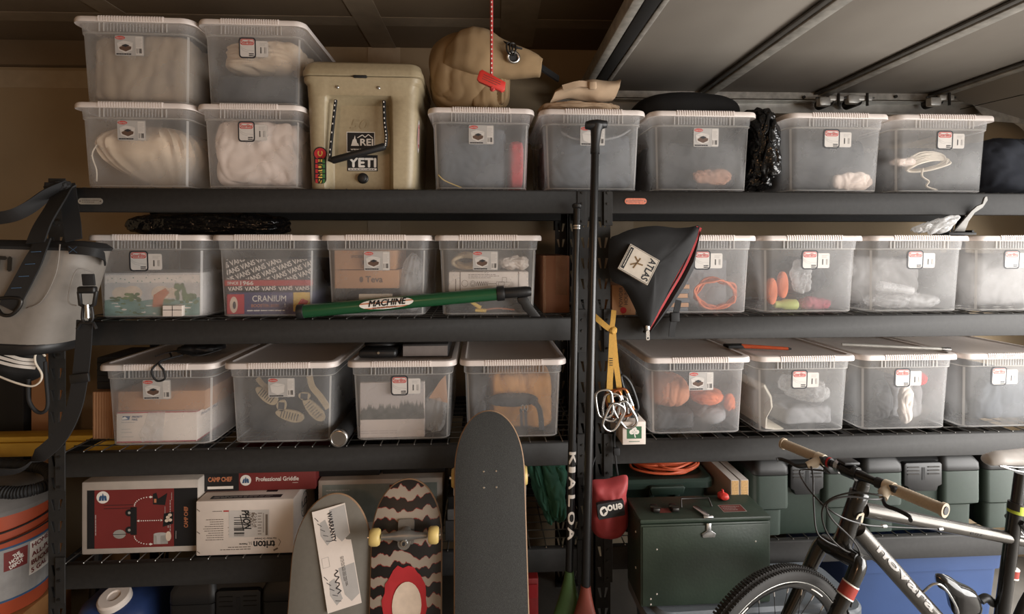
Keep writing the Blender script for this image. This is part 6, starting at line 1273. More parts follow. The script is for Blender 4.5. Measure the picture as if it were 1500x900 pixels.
pr(t, 'top_print', (m_ink, m_paper2), ttop, Fr(((x0 + x1) / 2, Yb + 0.01, tt_), (1, 0, 0), (0, 1, 0)))
# griddle carton on top, set back
Yg = 0.085; x0, x1 = XP(299, Yg), XP(462, Yg)
t = carton('griddle_carton', 'flat red griddle carton lying on the white heater carton', 'carton', x0, x1, Yg, Yg + 0.42, tt_ + 0.001, tt_ + 0.001 + 0.070, m_ccred, 0.003)
def grid(mb, fr):
    w = (x1 - x0) / 2; mb.rect(fr, -w + 0.001, -w + 0.125, 0.002, 0.068, 0.0004, 0); mb.rect(fr, -w + 0.012, -w + 0.105, 0.010, 0.020, 0.0007, 1); mb.text('CAMP CHEF', fr, -w + 0.058, 0.046, 0.016, 0.0007, 2, 0.085, bold=0.0008)
    uc, vc = -w + 0.150, 0.040; mb.flat(ell(0.020, 0.020, 22, uc, vc), fr, 0.0006, 1)
    for k in (-1, 0, 1): mb.flat([(uc + k * 0.009 - 0.0035, vc - 0.010), (uc + k * 0.009 + 0.0035, vc - 0.010), (uc + k * 0.007 + 0.0035, vc + 0.004), (uc + k * 0.005, vc + 0.014 - abs(k) * 0.006), (uc + k * 0.007 - 0.0035, vc)], fr, 0.0009, 3)
    mb.text('Professional Griddle', fr, -w + 0.265, 0.043, 0.015, 0.0006, 1, 0.155, bold=0.0005); mb.rect(fr, -w + 0.32, -w + 0.34, 0.026, 0.0275, 0.0006, 1)
pr(t, 'front_print', (m_black_p, m_white_p, m_org_p, m_usblue), grid, Fr(((x0 + x1) / 2, Yg, tt_ + 0.001)))
# packages behind the boards
Yp = 0.10; x0, x1 = XP(466, Yp), XP(648, Yp)
t = carton('appliance_carton', 'pale appliance carton with dark printed panels behind the boards', 'carton', x0, x1, Yp, Yp + 0.4, z4, z4 + 0.222, m_whitebox, 0.004)
def appl(mb, fr):
    w = (x1 - x0) / 2; mb.rect(fr, -w + 0.015, w - 0.02, 0.06, 0.205, 0.0004, 0); mb.lines_text(fr, -w + 0.03, -w + 0.12, 0.14, 0.19, 4, 0.0008, 1, 3, 0.3); mb.rect(fr, w - 0.20, w - 0.17, 0.10, 0.200, 0.0008, 2); mb.lines_text(fr, w - 0.15, w - 0.05, 0.13, 0.195, 5, 0.0008, 1, 4, 0.3)
pr(t, 'front_print', (mat('print_greenish_grey', (128, 134, 128), 0.7), m_paper2, m_ccred), appl, Fr(((x0 + x1) / 2, Yp, z4)))
t = carton('black_flat_case', 'flat black case lying on the pale appliance carton', 'case', XP(560, 0.14), XP(652, 0.14), 0.14, 0.5, z4 + 0.223, z4 + 0.275, m_black, 0.004)
t = carton('dark_flat_pack', 'flat dark pack with faint diamond beside the griddle carton', 'pack', XP(466, 0.13), XP(556, 0.13), 0.13, 0.5, z4 + 0.223, z4 + 0.262, m_black, 0.004)
Yq = 0.06
for (a, c_, v0, v1, m, nm, lb) in ((652, 748, 0.0, 0.075, mat('pack_dark_grey', (70, 68, 68), 0.6), 'grey_pack', 'dark grey pack at the bottom behind the tall longboard'), (655, 748, 0.077, 0.118, mat('pack_grey', (112, 110, 108), 0.6), 'film_pack', 'grey wrapped pack above the dark grey pack'), (656, 746, 0.12, 0.165, m_black, 'black_pack', 'black pack under the blue labelled pack'), (664, 748, 0.167, 0.240, m_carton_w, 'blue_label_pack', 'white pack with blue label and round animal mark')):
    t = carton(nm, lb, 'pack', XP(a, Yq), XP(c_, Yq), Yq, Yq + 0.3, z4 + v0, z4 + v1, m, 0.004)
    if nm == 'blue_label_pack':
        pr(t, 'front_print', (mat('print_blue', (44, 104, 156), 0.5), m_white_p, m_ink), lambda mb, fr: (mb.rect(fr, -0.085, 0.10, 0.008, 0.045, 0.0004, 0), mb.flat(ell(0.020, 0.020, 20, -0.05, 0.028), fr, 0.0007, 0), mb.flat(ell(0.014, 0.012, 16, -0.05, 0.026), fr, 0.001, 1), mb.flat(ell(0.005, 0.006, 10, -0.055, 0.028), fr, 0.0013, 2), mb.flat(ell(0.005, 0.006, 10, -0.043, 0.028), fr, 0.0013, 2)), Fr(((XP(a, Yq) + XP(c_, Yq)) / 2, Yq, z4 + v0)))
t = carton('white_side_board', 'upright off-white board right of the longboard', 'board', XP(760, 0.05), XP(771, 0.05), 0.05, 0.4, z4, z4 + 0.29, m_whitebox, 0.003)
mb = MB(mat('forest_green_nylon', (48, 98, 78), 0.75, var=0.15, scale=12)); blob(mb, XP(808, 0.12), 0.20, z4, 0.17, 0.22, 0.285, 21, 0.6, 0.5, 0.024, 8, (1.4, 1, 0.6), 80, 60, fold=0.9)
gx = XP(808, 0.12)
mb.vs = [(gx + (v[0] - gx) * (0.55 + 0.6 * (v[2] - z4) / 0.285) - 0.05 * (0.5 - (v[2] - z4) / 0.285) * -1, v[1], v[2]) for v in mb.vs]
tag(mb.build('green_bag', smooth=60), 'dark green nylon bag slumped behind the paddles', 'bag')

# ------------------------------------------------------------------ under the left rack
m_jug = mat('jug_blue', (42, 60, 104), 0.4, var=0.06); jx = XP(178, 0.16)
jg = thing('water_jug', 'blue water jug with white cap under the lowest left shelf', 'jug', (jx, 0.2, 0)); mb = MB(m_jug)
ring = lambda w, d, r, z: [V((jx + x, 0.2 + y, z)) for x, y in rrect(w, d, r, 5)]
mb.loft([ring(0.24, 0.26, 0.05, 0), ring(0.26, 0.28, 0.05, 0.02), ring(0.26, 0.28, 0.05, 0.24), ring(0.23, 0.25, 0.06, 0.290), ring(0.12, 0.14, 0.05, 0.314), ring(0.09, 0.09, 0.044, 0.316)]); mb.build('body', jg, world=True, smooth=50)
mb = MB(m_carton_w); ax = V((0, -0.35, 1)); O = V((jx + 0.005, 0.120, 0.300)); mb.lathe([(0.050, 0), (0.054, 0.004), (0.054, 0.024), (0.048, 0.030), (0.022, 0.030), (0.020, 0.024), (0.001, 0.024)], 28, O=O, axis=ax); mb.build('cap', jg, world=True, smooth=40)
def acty(name, label, x0, x1, y0, dep, zb, H, mb_, ml, cat='tote'):
    """hinged storage tote: corner columns with shoulders, dark lid, wide latch"""
    T = thing(name, label, cat, ((x0 + x1) / 2, y0 + dep / 2, zb)); W = x1 - x0; cx = (x0 + x1) / 2; hb = H * 0.80; cw = W * 0.335
    b_ = MB(mb_); b_.loft([[V((cx + x, y0 + dep / 2 + y, zz)) for x, y in rrect(w, d, 0.03, 4)] for (w, d, zz) in ((W * 0.86, dep * 0.88, zb), (W * 0.88, dep * 0.90, zb + 0.01), (W * 0.92, dep * 0.93, zb + hb))]); B_ = b_.build('body', T, world=True, smooth=40)
    for sx in (-1, 1):
        c = MB(mb_); xc = cx + sx * (W / 2 - cw / 2)
        R = [(cw * 0.72, 0.07, zb + 0.004, 0.02), (cw * 0.74, 0.07, zb + hb * 0.42, 0.018), (cw * 0.98, 0.10, zb + hb * 0.48, 0.0), (cw, 0.10, zb + hb * 0.52, 0.0), (cw, 0.10, zb + hb, 0.0)]
        c.loft([[V((xc + sx * 0.004 * 0 + x, y0 + yo + d / 2 + y, zz)) for x, y in rrect(w, d, 0.02, 4)] for (w, d, zz, yo) in R]); c.build('corner_column', T, world=True, smooth=40)
        l = MB(ml); l.loft([[V((xc + x, y0 + dep / 2 + y, zz)) for x, y in rrect(w, d, 0.025, 5)] for (w, d, zz) in ((cw + 0.004, dep, zb + hb + 0.002), (cw + 0.006, dep + 0.004, zb + hb + 0.006), (cw + 0.004, dep, zb + hb + H * 0.10), (cw - 0.03, dep - 0.05, zb + H))]); l.build('lid_hump', T, world=True, smooth=40)
    l = MB(ml); l.loft([[V((cx + x, y0 + dep / 2 + y, zz)) for x, y in rrect(w, d, 0.03, 4)] for (w, d, zz) in ((W * 0.9, dep * 0.92, zb + hb + 0.002), (W * 0.9, dep * 0.92, zb + hb + H * 0.12), (W * 0.84, dep * 0.84, zb + H * 0.985))]); L_ = l.build('lid', T, world=True, smooth=40)
    k = MB(m_blk); lw = W - 2 * cw - 0.004
    f_ = Fr((cx, y0 + 0.020, zb + hb)); k.prism([(-lw / 2, -H * 0.17), (-lw * 0.40, -H * 0.19), (-lw * 0.36, -H * 0.25), (lw * 0.36, -H * 0.25), (lw * 0.40, -H * 0.19), (lw / 2, -H * 0.17), (lw / 2, H * 0.10), (lw * 0.44, H * 0.12), (-lw * 0.44, H * 0.12), (-lw / 2, H * 0.10)], -0.03, 0.020, f_)
    K = k.build('latch', T, world=True, bevel=0.004)
    for sx in (-1, 1):
        for q in range(3): g = MB(m_dksteel); g.obox(f_, sx * lw * 0.27 - lw * 0.15, sx * lw * 0.27 + lw * 0.15, H * (0.06 - q * 0.045), H * (0.06 - q * 0.045) + 0.004, 0.019, 0.0225); g.build('latch_rib', K, world=True)
    g = MB(m_black); g.obox(f_, -0.006, 0.006, -H * 0.10, H * 0.06, 0.019, 0.0212); g.build('keyhole', K, world=True)
    return T
m_tblk = mat('tote_black', (26, 26, 27), 0.5); acty('black_tote', 'black storage tote with wide latch under the lowest left shelf', XP(246, 0.06), XP(450, 0.06), 0.06, 0.5, 0, 0.392, m_tblk, m_tblk)
t = carton('red_toolbox', 'red metal toolbox corner showing under the shelf right of longboard', 'toolbox', XP(740, 0.05), XP(789, 0.05), 0.05, 0.25, 0.0, 0.372, mat('toolbox_red', (160, 40, 40), 0.5), 0.008)
mb = MB(m_redc); mb.rbox(XP(772, 0.05), XP(787, 0.05), 0.044, 0.05, 0.30, 0.352, 0.002); mb.build('seam_plate', t, world=True)

# ------------------------------------------------------------------ left of the rack
bx_ = XP(4, 0.18); bk = thing('plastic_bucket', 'orange and grey plastic bucket with black wire handle left of rack', 'bucket', (bx_, 0.18, 0.28))
m_or = mat('bucket_orange', (168, 76, 48), 0.5, var=0.06, scale=10); m_bgrey = mat('bucket_grey_print', (150, 148, 146), 0.6); mb = MB(m_or)
bz0, bz1 = 0.285, 0.655
def brr(z): return 0.134 + (0.152 - 0.134) * (z - bz0) / (bz1 - bz0)
mb.lathe([(brr(bz0) - 0.004, bz0), (brr(bz0), bz0 + 0.006), (brr(0.6), 0.6), (brr(0.6) + 0.004, 0.602), (brr(bz1) + 0.004, bz1)], 40, O=(bx_, 0.18, 0)); mb.build('pail', bk, world=True, smooth=40)
class BF:
    def __init__(s, a0=-math.pi / 2 + 0.72): s.a0 = a0
    def p(s, u, v, w=0.0): r = brr(v) + w; a = s.a0 + u / 0.147; return V((bx_ + r * math.cos(a), 0.18 + r * math.sin(a), v))
bf = BF(); mb = MB(m_bgrey, m_usblue, m_ccred, m_white_p, m_or)
def band(u0, u1, v0, v1, w, mi, n=24):
    for k in range(n): a, c_ = u0 + (u1 - u0) * k / n, u0 + (u1 - u0) * (k + 1) / n; mb.add([bf.p(a, v0, w), bf.p(c_, v0, w), bf.p(c_, v1, w), bf.p(a, v1, w)], [(0, 1, 2, 3)], mi)
band(-0.30, 0.30, 0.345, 0.530, 0.0006, 0); band(-0.30, 0.30, 0.530, 0.538, 0.0009, 1); band(-0.30, 0.30, 0.337, 0.345, 0.0009, 1)
for (q, v) in (('THE', 0.500), ('HOME', 0.484), ('DEPOT', 0.466)): mb.text(q, bf, 0.035, v, 0.013, 0.0016, 3, 0.04 if q != 'THE' else 0.02, 0.35, bold=0.0006)
band(0.0, 0.068, 0.450, 0.520, 0.0010, 2, 6)
band(0.075, 0.18, 0.40, 0.525, 0.0010, 3, 8)
for (q, v) in (("HOMER'S", 0.508), ('ALL-PURPOSE', 0.474), ('BUCKET', 0.444), ('5 GAL', 0.415)): mb.text(q, bf, 0.082, v, 0.017, 0.0016, 2, None, 0.12, align='l', bold=0.0008)
mb.build('print_band', bk, world=True, smooth=40)
mb = MB(m_black); 
for dz, w in ((0.0, 0.012), (-0.035, 0.016)): mb.tube([bf.p(-0.24 + 0.48 * k / 16, 0.575 + dz + 0.05 * (k / 16), w) for k in range(17)], 0.003, 6)
mb.build('wire_handle', bk, world=True, smooth=60)
mb = MB(mat('vacuum_grey', (112, 110, 108), 0.5)); mb.lathe([(0.160, 0.656), (0.162, 0.672), (0.150, 0.690), (0.120, 0.722), (0.085, 0.744), (0.03, 0.752)], 36, O=(bx_, 0.18, 0)); mb.build('vacuum_lid', bk, world=True, smooth=40)
t = carton('wooden_crate', 'plain wooden crate carrying the orange bucket', 'crate', bx_ - 0.16, bx_ + 0.14, 0.03, 0.33, 0, 0.282, m_wood, 0.004)
hp = smoothpath([U(-40, 735, 0.05), U(-5, 722, 0.02), U(25, 722, 0.02), U(55, 716, 0.04), U(74, 706, 0.10), U(70, 690, 0.2), U(40, 682, 0.25), U(-40, 676, 0.25)], 26)
mb = MB(m_black); mb.tube(hp, [0.0215 if k % 4 < 2 else 0.0180 for k in range(len(hp))], 12); tag(mb.build('vacuum_hose', smooth=30), 'black ribbed vacuum hose looping over the orange bucket', 'hose')
m_yw = mat('sawhorse_yellow', (206, 164, 58), 0.5, var=0.05)
t = thing('sawhorse', 'yellow plastic sawhorse beam showing behind the left post', 'sawhorse', (-1.75, 0.42, 0)); mb = MB(m_yw); mb.box(-2.35, -1.23, 0.42, 0.50, 0.795, 0.818); mb.box(-2.35, -1.23, 0.415, 0.505, 0.735, 0.793); mb.build('beam', t, world=True, bevel=0.004)
for sx in (-2.25, -1.58):
    for sy in (0.40, 0.52):
        mb = MB(m_blk); mb.tube([(sx, sy, 0.74), (sx - 0.05 if sx < -2 else sx, 0.46 + (sy - 0.46) * 2.6, 0.0)], 0.018, 8); mb.build('leg', t, world=True)
mb = MB(m_card); mb.box(XP(46, 0.60), XP(73, 0.60) + 0.05, 0.60, 0.615, 0.0, 1.16); tag(mb.build('cardboard_sheet'), 'tall brown cardboard sheet standing against the wall left of rack', 'cardboard')
mb = MB(m_black); mb.rbox(XP(4, 0.60), XP(40, 0.60), 0.58, 0.66, 0.0, 1.20, 0.006); tag(mb.build('tall_black_case'), 'tall black case against the wall, beside cardboard sheet', 'case')
x0, x1 = RXL0 + 0.062, S['D1'].cx - 0.205
t = thing('ribbed_carton', 'brown corrugated carton on third shelf behind the left post', 'carton', ((x0 + x1) / 2, 0.40, z3)); mb = MB(m_card); mb.box(x0, x1, 0.12, 0.34, z3, z3 + 0.175)
for k in range(9): mb.tube([(x0 + 0.006 + k * (x1 - x0 - 0.012) / 8, 0.12, z3 + 0.002), (x0 + 0.006 + k * (x1 - x0 - 0.012) / 8, 0.12, z3 + 0.174)], 0.0035, 6)
mb.build('body', t, world=True)
t = carton('black_crate', 'black mesh crate on top of the corrugated carton', 'crate', x0, x1, 0.14, 0.34, z3 + 0.179, z3 + 0.30, m_black, 0.004)
for k in range(4): mb = MB(m_dksteel); mb.box(x0 + 0.004, x1 - 0.004, 0.136, 0.14, z3 + 0.20 + k * 0.024, z3 + 0.208 + k * 0.024); mb.build('slat', t, world=True)

# ------------------------------------------------------------------ bottom shelf, right rack
m_dkg = mat('tote_dark_green', (36, 54, 46), 0.45, var=0.08, scale=20); m_pkg = mat('tote_green', (43, 55, 48), 0.5, var=0.08, scale=60, bump=0.05, bscale=300); m_pkl = mat('tote_lid_charcoal', (29, 29, 29), 0.5, var=0.08, scale=60, bump=0.05, bscale=300)
x0, x1 = XP(900, 0.04), XP(1046, 0.04); cx = (x0 + x1) / 2; t = thing('green_tote', 'dark green tote with handle lid and orange cord on top', 'tote', (cx, 0.3, z4)); W = x1 - x0
mb = MB(m_dkg); mb.loft([[V((cx + x, 0.30 + y, zz)) for x, y in rrect(w, d, 0.03, 4)] for (w, d, zz) in ((W * 0.80, 0.44, z4), (W * 0.82, 0.46, z4 + 0.008), (W * 0.9, 0.5, z4 + 0.185))]); mb.build('body', t, world=True, smooth=40)
mb = MB(m_dkg); mb.loft([[V((cx + x, 0.30 + y, zz)) for x, y in rrect(w, d, 0.04, 5)] for (w, d, zz) in ((W * 0.98, 0.53, z4 + 0.186), (W, 0.55, z4 + 0.190), (W, 0.55, z4 + 0.212), (W * 0.97, 0.53, z4 + 0.222), (W * 0.88, 0.46, z4 + 0.222), (W * 0.86, 0.44, z4 + 0.216))]); mb.build('lid', t, world=True, smooth=40)
mb = MB(m_dkg); f_ = Fr((cx, 0.026, z4 + 0.195)); mb.prism([(-0.060, -0.020), (0.060, -0.020), (0.068, 0.008), (0.060, 0.012), (-0.060, 0.012), (-0.068, 0.008)], 0, 0.022, f_); mb.build('handle', t, world=True, bevel=0.004)
for sx in (-1, 1): mb = MB(m_dkg); mb.box(cx + sx * 0.05 - 0.010, cx + sx * 0.05 + 0.010, 0.040, 0.06, z4 + 0.02, z4 + 0.18); mb.build('rib', t, world=True, bevel=0.003)
m_oc = mat('orange_cord', (196, 88, 52), 0.5, var=0.06); mb = MB(m_oc); rnd = random.Random(11)
for k in range(13):
    c = V((cx + 0.03 + rnd.uniform(-.03, .03), 0.16 + rnd.uniform(-.03, .03), z4 + 0.226 + 0.0038 * k)); P = []
    for q in range(12):
        a = 2 * math.pi * q / 12; P.append(c + V(((0.115 + rnd.uniform(-.012, .03)) * math.cos(a), (0.10 + rnd.uniform(-.01, .02)) * math.sin(a), rnd.uniform(0, 0.008))))
    mb.tube(smoothpath(P, 4, True), 0.0042, 6, closed=True)
tag(mb.build('extension_cord', smooth=60), 'orange extension cord coiled on the dark green tote lid', 'cord')
m_part = mat('particle_board', (196, 158, 108), 0.9, var=0.25, scale=220); m_mel = mat('melamine_white', (214, 206, 198), 0.35, var=0.02)
for (a, lb) in ((1071, 'white laminated shelf board on edge, left of the pair'), (1085, 'white laminated shelf board on edge, right of the pair')):
    x0 = XP(a, -0.03); th = 0.030; t = thing('shelf_board', lb, 'board', (x0 + th / 2, 0.22, z4), 0, 'white shelf boards standing on edge'); mb = MB(m_part); mb.box(x0 + 0.0015, x0 + th - 0.0015, -0.03, 0.50, z4, z4 + 0.238); mb.build('core', t, world=True)
    mb = MB(m_mel); mb.box(x0, x0 + 0.0014, -0.0295, 0.50, z4, z4 + 0.2395); mb.box(x0 + th - 0.0014, x0 + th - 0.0002, -0.0295, 0.50, z4, z4 + 0.2395); mb.box(x0, x0 + th - 0.0002, -0.0295, 0.50, z4 + 0.2382, z4 + 0.2398); mb.build('laminate', t, world=True)
for (a, c_, lb) in ((1106, 1258, 'green tote with charcoal lid, left of three on bottom shelf'), (1266, 1438, 'green tote with charcoal lid behind the bike handlebar'), (1444, 1620, 'green tote with charcoal lid, rightmost, cut off by frame')):
    acty('latch_tote', lb, XP(a, 0.0), min(XP(c_, 0.0), RXR1 - PW - 0.012), 0.0, 0.55, z4, 0.298, m_pkg, m_pkl)['group'] = 'green latch totes on the bottom shelf'
# ---- green camp case on a tote
m_case = mat('case_green', (44, 56, 46), 0.45, var=0.22, scale=9, bump=0.1, bscale=120)
Yc = -0.25; x0, x1 = XP(938, Yc), XP(1129, Yc); zb, zt = 0.452, 0.737; cd = 0.155
cs = thing('camp_case', 'dark green wooden camp case with latch, wire handle and red knob', 'case', ((x0 + x1) / 2, Yc + cd / 2, zb))
mb = MB(m_case); mb.rbox(x0, x1, Yc, Yc + cd, zb, zt - 0.016, 0.006); mb.build('body', cs, world=True, smooth=40)
mb = MB(m_case); mb.rbox(x0 - 0.001, x1 + 0.001, Yc - 0.001, Yc + cd, zt - 0.014, zt, 0.004); mb.build('lid', cs, world=True, smooth=40)
cxm = (x0 + x1) / 2
mb = MB(m_case); mb.rbox(x0 + 0.006, x1 - 0.006, Yc - 0.004, Yc + 0.002, zb + 0.008, zt - 0.022, 0.003); mb.build('front_panel', cs, world=True, smooth=40)
mb = MB(m_steel); lx = cxm + 0.006
f_ = Fr((lx, Yc - 0.005, zt - 0.03)); mb.prism([(-0.008, 0.016), (0.008, 0.016), (0.008, -0.008), (0.024, -0.018), (0.020, -0.030), (-0.020, -0.030), (-0.024, -0.018), (-0.008, -0.008)], 0, 0.004, f_)
f2 = Fr((lx, Yc + 0.004, zt), (1, 0, 0), (-0.35, 1, 0.05)); mb.prism(rrect(0.020, 0.060, 0.006, 3, 0, 0.03), 0.0, 0.008, f2); mb.tube([(lx - 0.016, Yc - 0.002, zt + 0.004), (lx + 0.016, Yc - 0.002, zt + 0.004)], 0.005, 8); mb.build('latch', cs, world=True, bevel=0.001)
mb = MB(m_dksteel); mb.tube([(cxm - 0.055, Yc + 0.07, zt + 0.002), (cxm - 0.050, Yc + 0.085, zt + 0.024), (cxm + 0.045, Yc + 0.085, zt + 0.024), (cxm + 0.050, Yc + 0.07, zt + 0.002)], 0.0032, 8); mb.build('wire_handle', cs, world=True)
for (u, d) in ((-0.15, 0.06), (-0.085, 0.06)): mb = MB(m_dksteel); mb.rbox(cxm + u - 0.012, cxm + u + 0.012, Yc + d - 0.02, Yc + d + 0.02, zt, zt + 0.014, 0.004); mb.tube([(cxm + u - 0.016, Yc + d, zt + 0.012), (cxm + u + 0.016, Yc + d - 0.01, zt + 0.012)], 0.005, 8); mb.build('clasp', cs, world=True, smooth=40)
mb = MB(mat('sticker_maroon', (112, 52, 46), 0.5), m_paper2); f2 = Fr((cxm, Yc + 0.05, zt), (1, 0, 0), (0, 1, 0)); mb.rect(f2, 0.075, 0.155, -0.018, 0.030, 0.0006, 1); mb.rect(f2, 0.077, 0.153, -0.016, 0.028, 0.0009, 0); mb.lines_text(f2, 0.082, 0.146, -0.010, 0.022, 3, 0.0012, 1, 3, 0.3); mb.build('sticker', cs, world=True, smooth=0)
mb = MB(mat('sticker_maroon', (112, 52, 46), 0.5)); mb.rect(f2, -0.14, -0.10, -0.010, 0.02, 0.0006); mb.build('small_sticker', cs, world=True, smooth=0)
mb = MB(m_redp); blob(mb, cxm + 0.112, Yc + 0.118, zt, 0.038, 0.038, 0.026, 2, 0.8, 0.6, 0.003, 60, (1, 1, 1), 24, 14); mb.tube([(cxm + 0.112, Yc + 0.118, zt + 0.022), (cxm + 0.110, Yc + 0.118, zt + 0.036)], 0.004, 8); mb.build('red_knob', cs, world=True, smooth=60)
for (u, v) in ((-0.165, 0.19), (0.165, 0.205), (-0.165, 0.045), (-0.185, 0.03), (-0.185, 0.012), (0.19, 0.05), (0.19, 0.035)): mb = MB(m_mel); mb.lathe([(0.003, 0), (0.002, 0.0015)], 8, O=(cxm + u, Yc - 0.0042, zb + v), axis=(0, -1, 0)); mb.build('rivet', cs, world=True)
for v in (0.1, 0.22): mb = MB(m_mel); mb.lathe([(0.004, 0), (0.003, 0.002)], 8, O=(x0, Yc + 0.05, zb + v), axis=(-1, 0, 0)); mb.build('rivet', cs, world=True)
m_gt = mat('tote_slate', (78, 88, 100), 0.5, var=0.06); tx = (x0 + x1) / 2 + 0.16
gt = thing('slate_tote', 'slate grey tote on the floor under the camp case', 'tote', (tx, -0.158, 0), math.radians(1.5)); ring = lambda w, d, r, z: [V((x, y, z)) for x, y in rrect(w, d, r, 5)]
mb = MB(m_gt); mb.loft([ring(0.62, 0.20, 0.04, 0.001), ring(0.64, 0.21, 0.04, 0.01), ring(0.69, 0.24, 0.05, 0.405)]); mb.build('body', gt, smooth=40)
mb = MB(mat('tote_slate_lid', (104, 110, 116), 0.45, var=0.06)); mb.loft([ring(0.73, 0.265, 0.06, 0.406), ring(0.74, 0.275, 0.06, 0.410), ring(0.74, 0.275, 0.06, 0.432), ring(0.73, 0.265, 0.06, 0.438), ring(0.68, 0.235, 0.05, 0.438), ring(0.66, 0.22, 0.05, 0.4505)]); mb.build('lid', gt, smooth=40)
m_blt = mat('tote_blue', (54, 76, 120), 0.45, var=0.06, scale=8); x0, x1 = XP(1240, 0.04), XP(1472, 0.04); cx = (x0 + x1) / 2; W = x1 - x0
t = thing('blue_tote', 'bright blue tote under the shelf behind the bike', 'tote', (cx, 0.28, 0)); mb = MB(m_blt); mb.loft([[V((cx + x, 0.28 + y, zz)) for x, y in rrect(w, d, 0.03, 4)] for (w, d, zz) in ((W * 0.86, 0.40, 0.001), (W * 0.88, 0.42, 0.01), (W * 0.96, 0.46, 0.345), (W * 0.985, 0.48, 0.348), (W, 0.485, 0.405))]); mb.build('body', t, world=True, smooth=40)
mb = MB(m_blt); mb.loft([[V((cx + x, 0.28 + y, zz)) for x, y in rrect(w, d, 0.03, 4)] for (w, d, zz) in ((W + 0.006, 0.49, 0.402), (W + 0.008, 0.49, 0.420), (W - 0.02, 0.47, 0.426))]); mb.build('lid', t, world=True, smooth=40)

# ------------------------------------------------------------------ bicycle in front of the right rack
m_bblk = mat('bike_black_gloss', (28, 27, 26), 0.22, 0.2, coat=0.5); m_bgun = mat('bike_gunmetal', (96, 93, 89), 0.26, 0.7, var=0.08); m_grip = mat('grip_cream', (176, 160, 138), 0.7, var=0.05, scale=200); m_tire = mat('tyre_rubber', (38, 36, 34), 0.75, var=0.1); m_bcream = mat('lever_cream', (196, 182, 160), 0.45)
m_bandr = mat('band_red', (150, 52, 42), 0.4); m_bandy = mat('band_lime', (176, 190, 60), 0.5); m_cable = mat('cable_housing', (40, 38, 37), 0.35); m_saddle = mat('saddle_pale', (176, 170, 164), 0.4)
BY = -0.39
bike = thing('bicycle', 'black and silver bicycle with cream grips parked before the right rack', 'bicycle', (1.35, BY, 0))
# steering axis and wheel
hT, hB = U(1259, 722, BY), U(1233, 800, BY)
Wc = V((U(1137, 860, BY - 0.03).x - 0.01, BY - 0.035, 0.335)); ang = math.radians(20)
fw = V((-math.cos(ang), -math.sin(ang), 0)); sd = V((math.sin(ang), -math.cos(ang), 0))   # rolling direction, left-hand side (towards camera)
Rr = 0.311
def circ(R, off=0.0, n=72): return [Wc + fw * (R * math.cos(a)) + V((0, 0, 1)) * (R * math.sin(a)) + sd * off for a in [2 * math.pi * k / n for k in range(n)]]
mb = MB(m_tire); n = 96; prof = [(-0.017, -0.010), (-0.020, 0.004), (-0.016, 0.018), (-0.006, 0.025), (0.006, 0.025), (0.016, 0.018), (0.020, 0.004), (0.017, -0.010)]
vs = []; fs = []
for k in range(n):
    a = 2 * math.pi * k / n
    for (o, r) in prof: vs.append(Wc + (fw * math.cos(a) + V((0, 0, 1)) * math.sin(a)) * (0.311 + r) + sd * o)
m_ = len(prof)
for k in range(n):
    k2 = (k + 1) % n
    for j in range(m_ - 1): fs.append((k * m_ + j, k2 * m_ + j, k2 * m_ + j + 1, k * m_ + j + 1))
mb.add(vs, fs); wheel = mb.build('front_tyre', bike, world=True, smooth=60)
mb = MB(m_tire)   # tread knobs
for k in range(190):
    a = 2 * math.pi * (k + 0.5) / 190; rd = fw * math.cos(a) + V((0, 0, 1)) * math.sin(a); tg = V((0, 0, 1)) * math.cos(a) - fw * math.sin(a)
    for (o, h, wd) in ((-0.0145, 0.0215, 0.006), (0.0145, 0.0215, 0.006), (0.0, 0.0262, 0.005)):
        c = Wc + rd * (0.311 + h - 0.002) + sd * o; a_, b_ = tg * 0.0032, sd * wd
        mb.add([c - a_ - b_, c + a_ - b_, c + a_ + b_, c - a_ + b_] + [q + rd * 0.004 for q in (c - a_ - b_, c + a_ - b_, c + a_ + b_, c - a_ + b_)], [(4, 5, 6, 7), (0, 1, 5, 4), (1, 2, 6, 5), (2, 3, 7, 6), (3, 0, 4, 7)])
mb.build('tread', wheel, world=True, smooth=0)['kind'] = 'stuff'
mb = MB(m_bblk, m_white_p, m_galv); vs = []; fs = []
pr_ = [(-0.013, 0.313), (-0.014, 0.305), (-0.010, 0.288), (0, 0.283), (0.010, 0.288), (0.014, 0.305), (0.013, 0.313)]
for k in range(n):
    a = 2 * math.pi * k / n
    for (o, r) in pr_: vs.append(Wc + (fw * math.cos(a) + V((0, 0, 1)) * math.sin(a)) * (r - 0.011) + sd * o)
m_ = len(pr_)
for k in range(n):
    k2 = (k + 1) % n
    for j in range(m_ - 1): fs.append((k * m_ + j, k2 * m_ + j, k2 * m_ + j + 1, k * m_ + j + 1))
mb.add(vs, fs); mb.tube(circ(0.2975, 0.0138), 0.0012, 6, 2, closed=True); mb.tube(circ(0.2975, -0.0138), 0.0012, 6, 2, closed=True); rim = mb.build('rim', bike, world=True, smooth=60)
mb = MB(m_white_p)
for (a0, a1) in ((38, 52), (58, 66), (120, 132), (160, 176)):
    P0 = [Wc + (fw * math.cos(math.radians(a)) + V((0, 0, 1)) * math.sin(math.radians(a))) * 0.2865 + sd * 0.0128 for a in [a0 + (a1 - a0) * k / 8 for k in range(9)]]; strap(mb, P0, 0.0035, 0.0006, V((0, 0, 1)) * math.sin(math.radians(a0)) + fw * math.cos(math.radians(a0)))
mb.build('rim_print', rim, world=True, smooth=0)['kind'] = 'stuff'
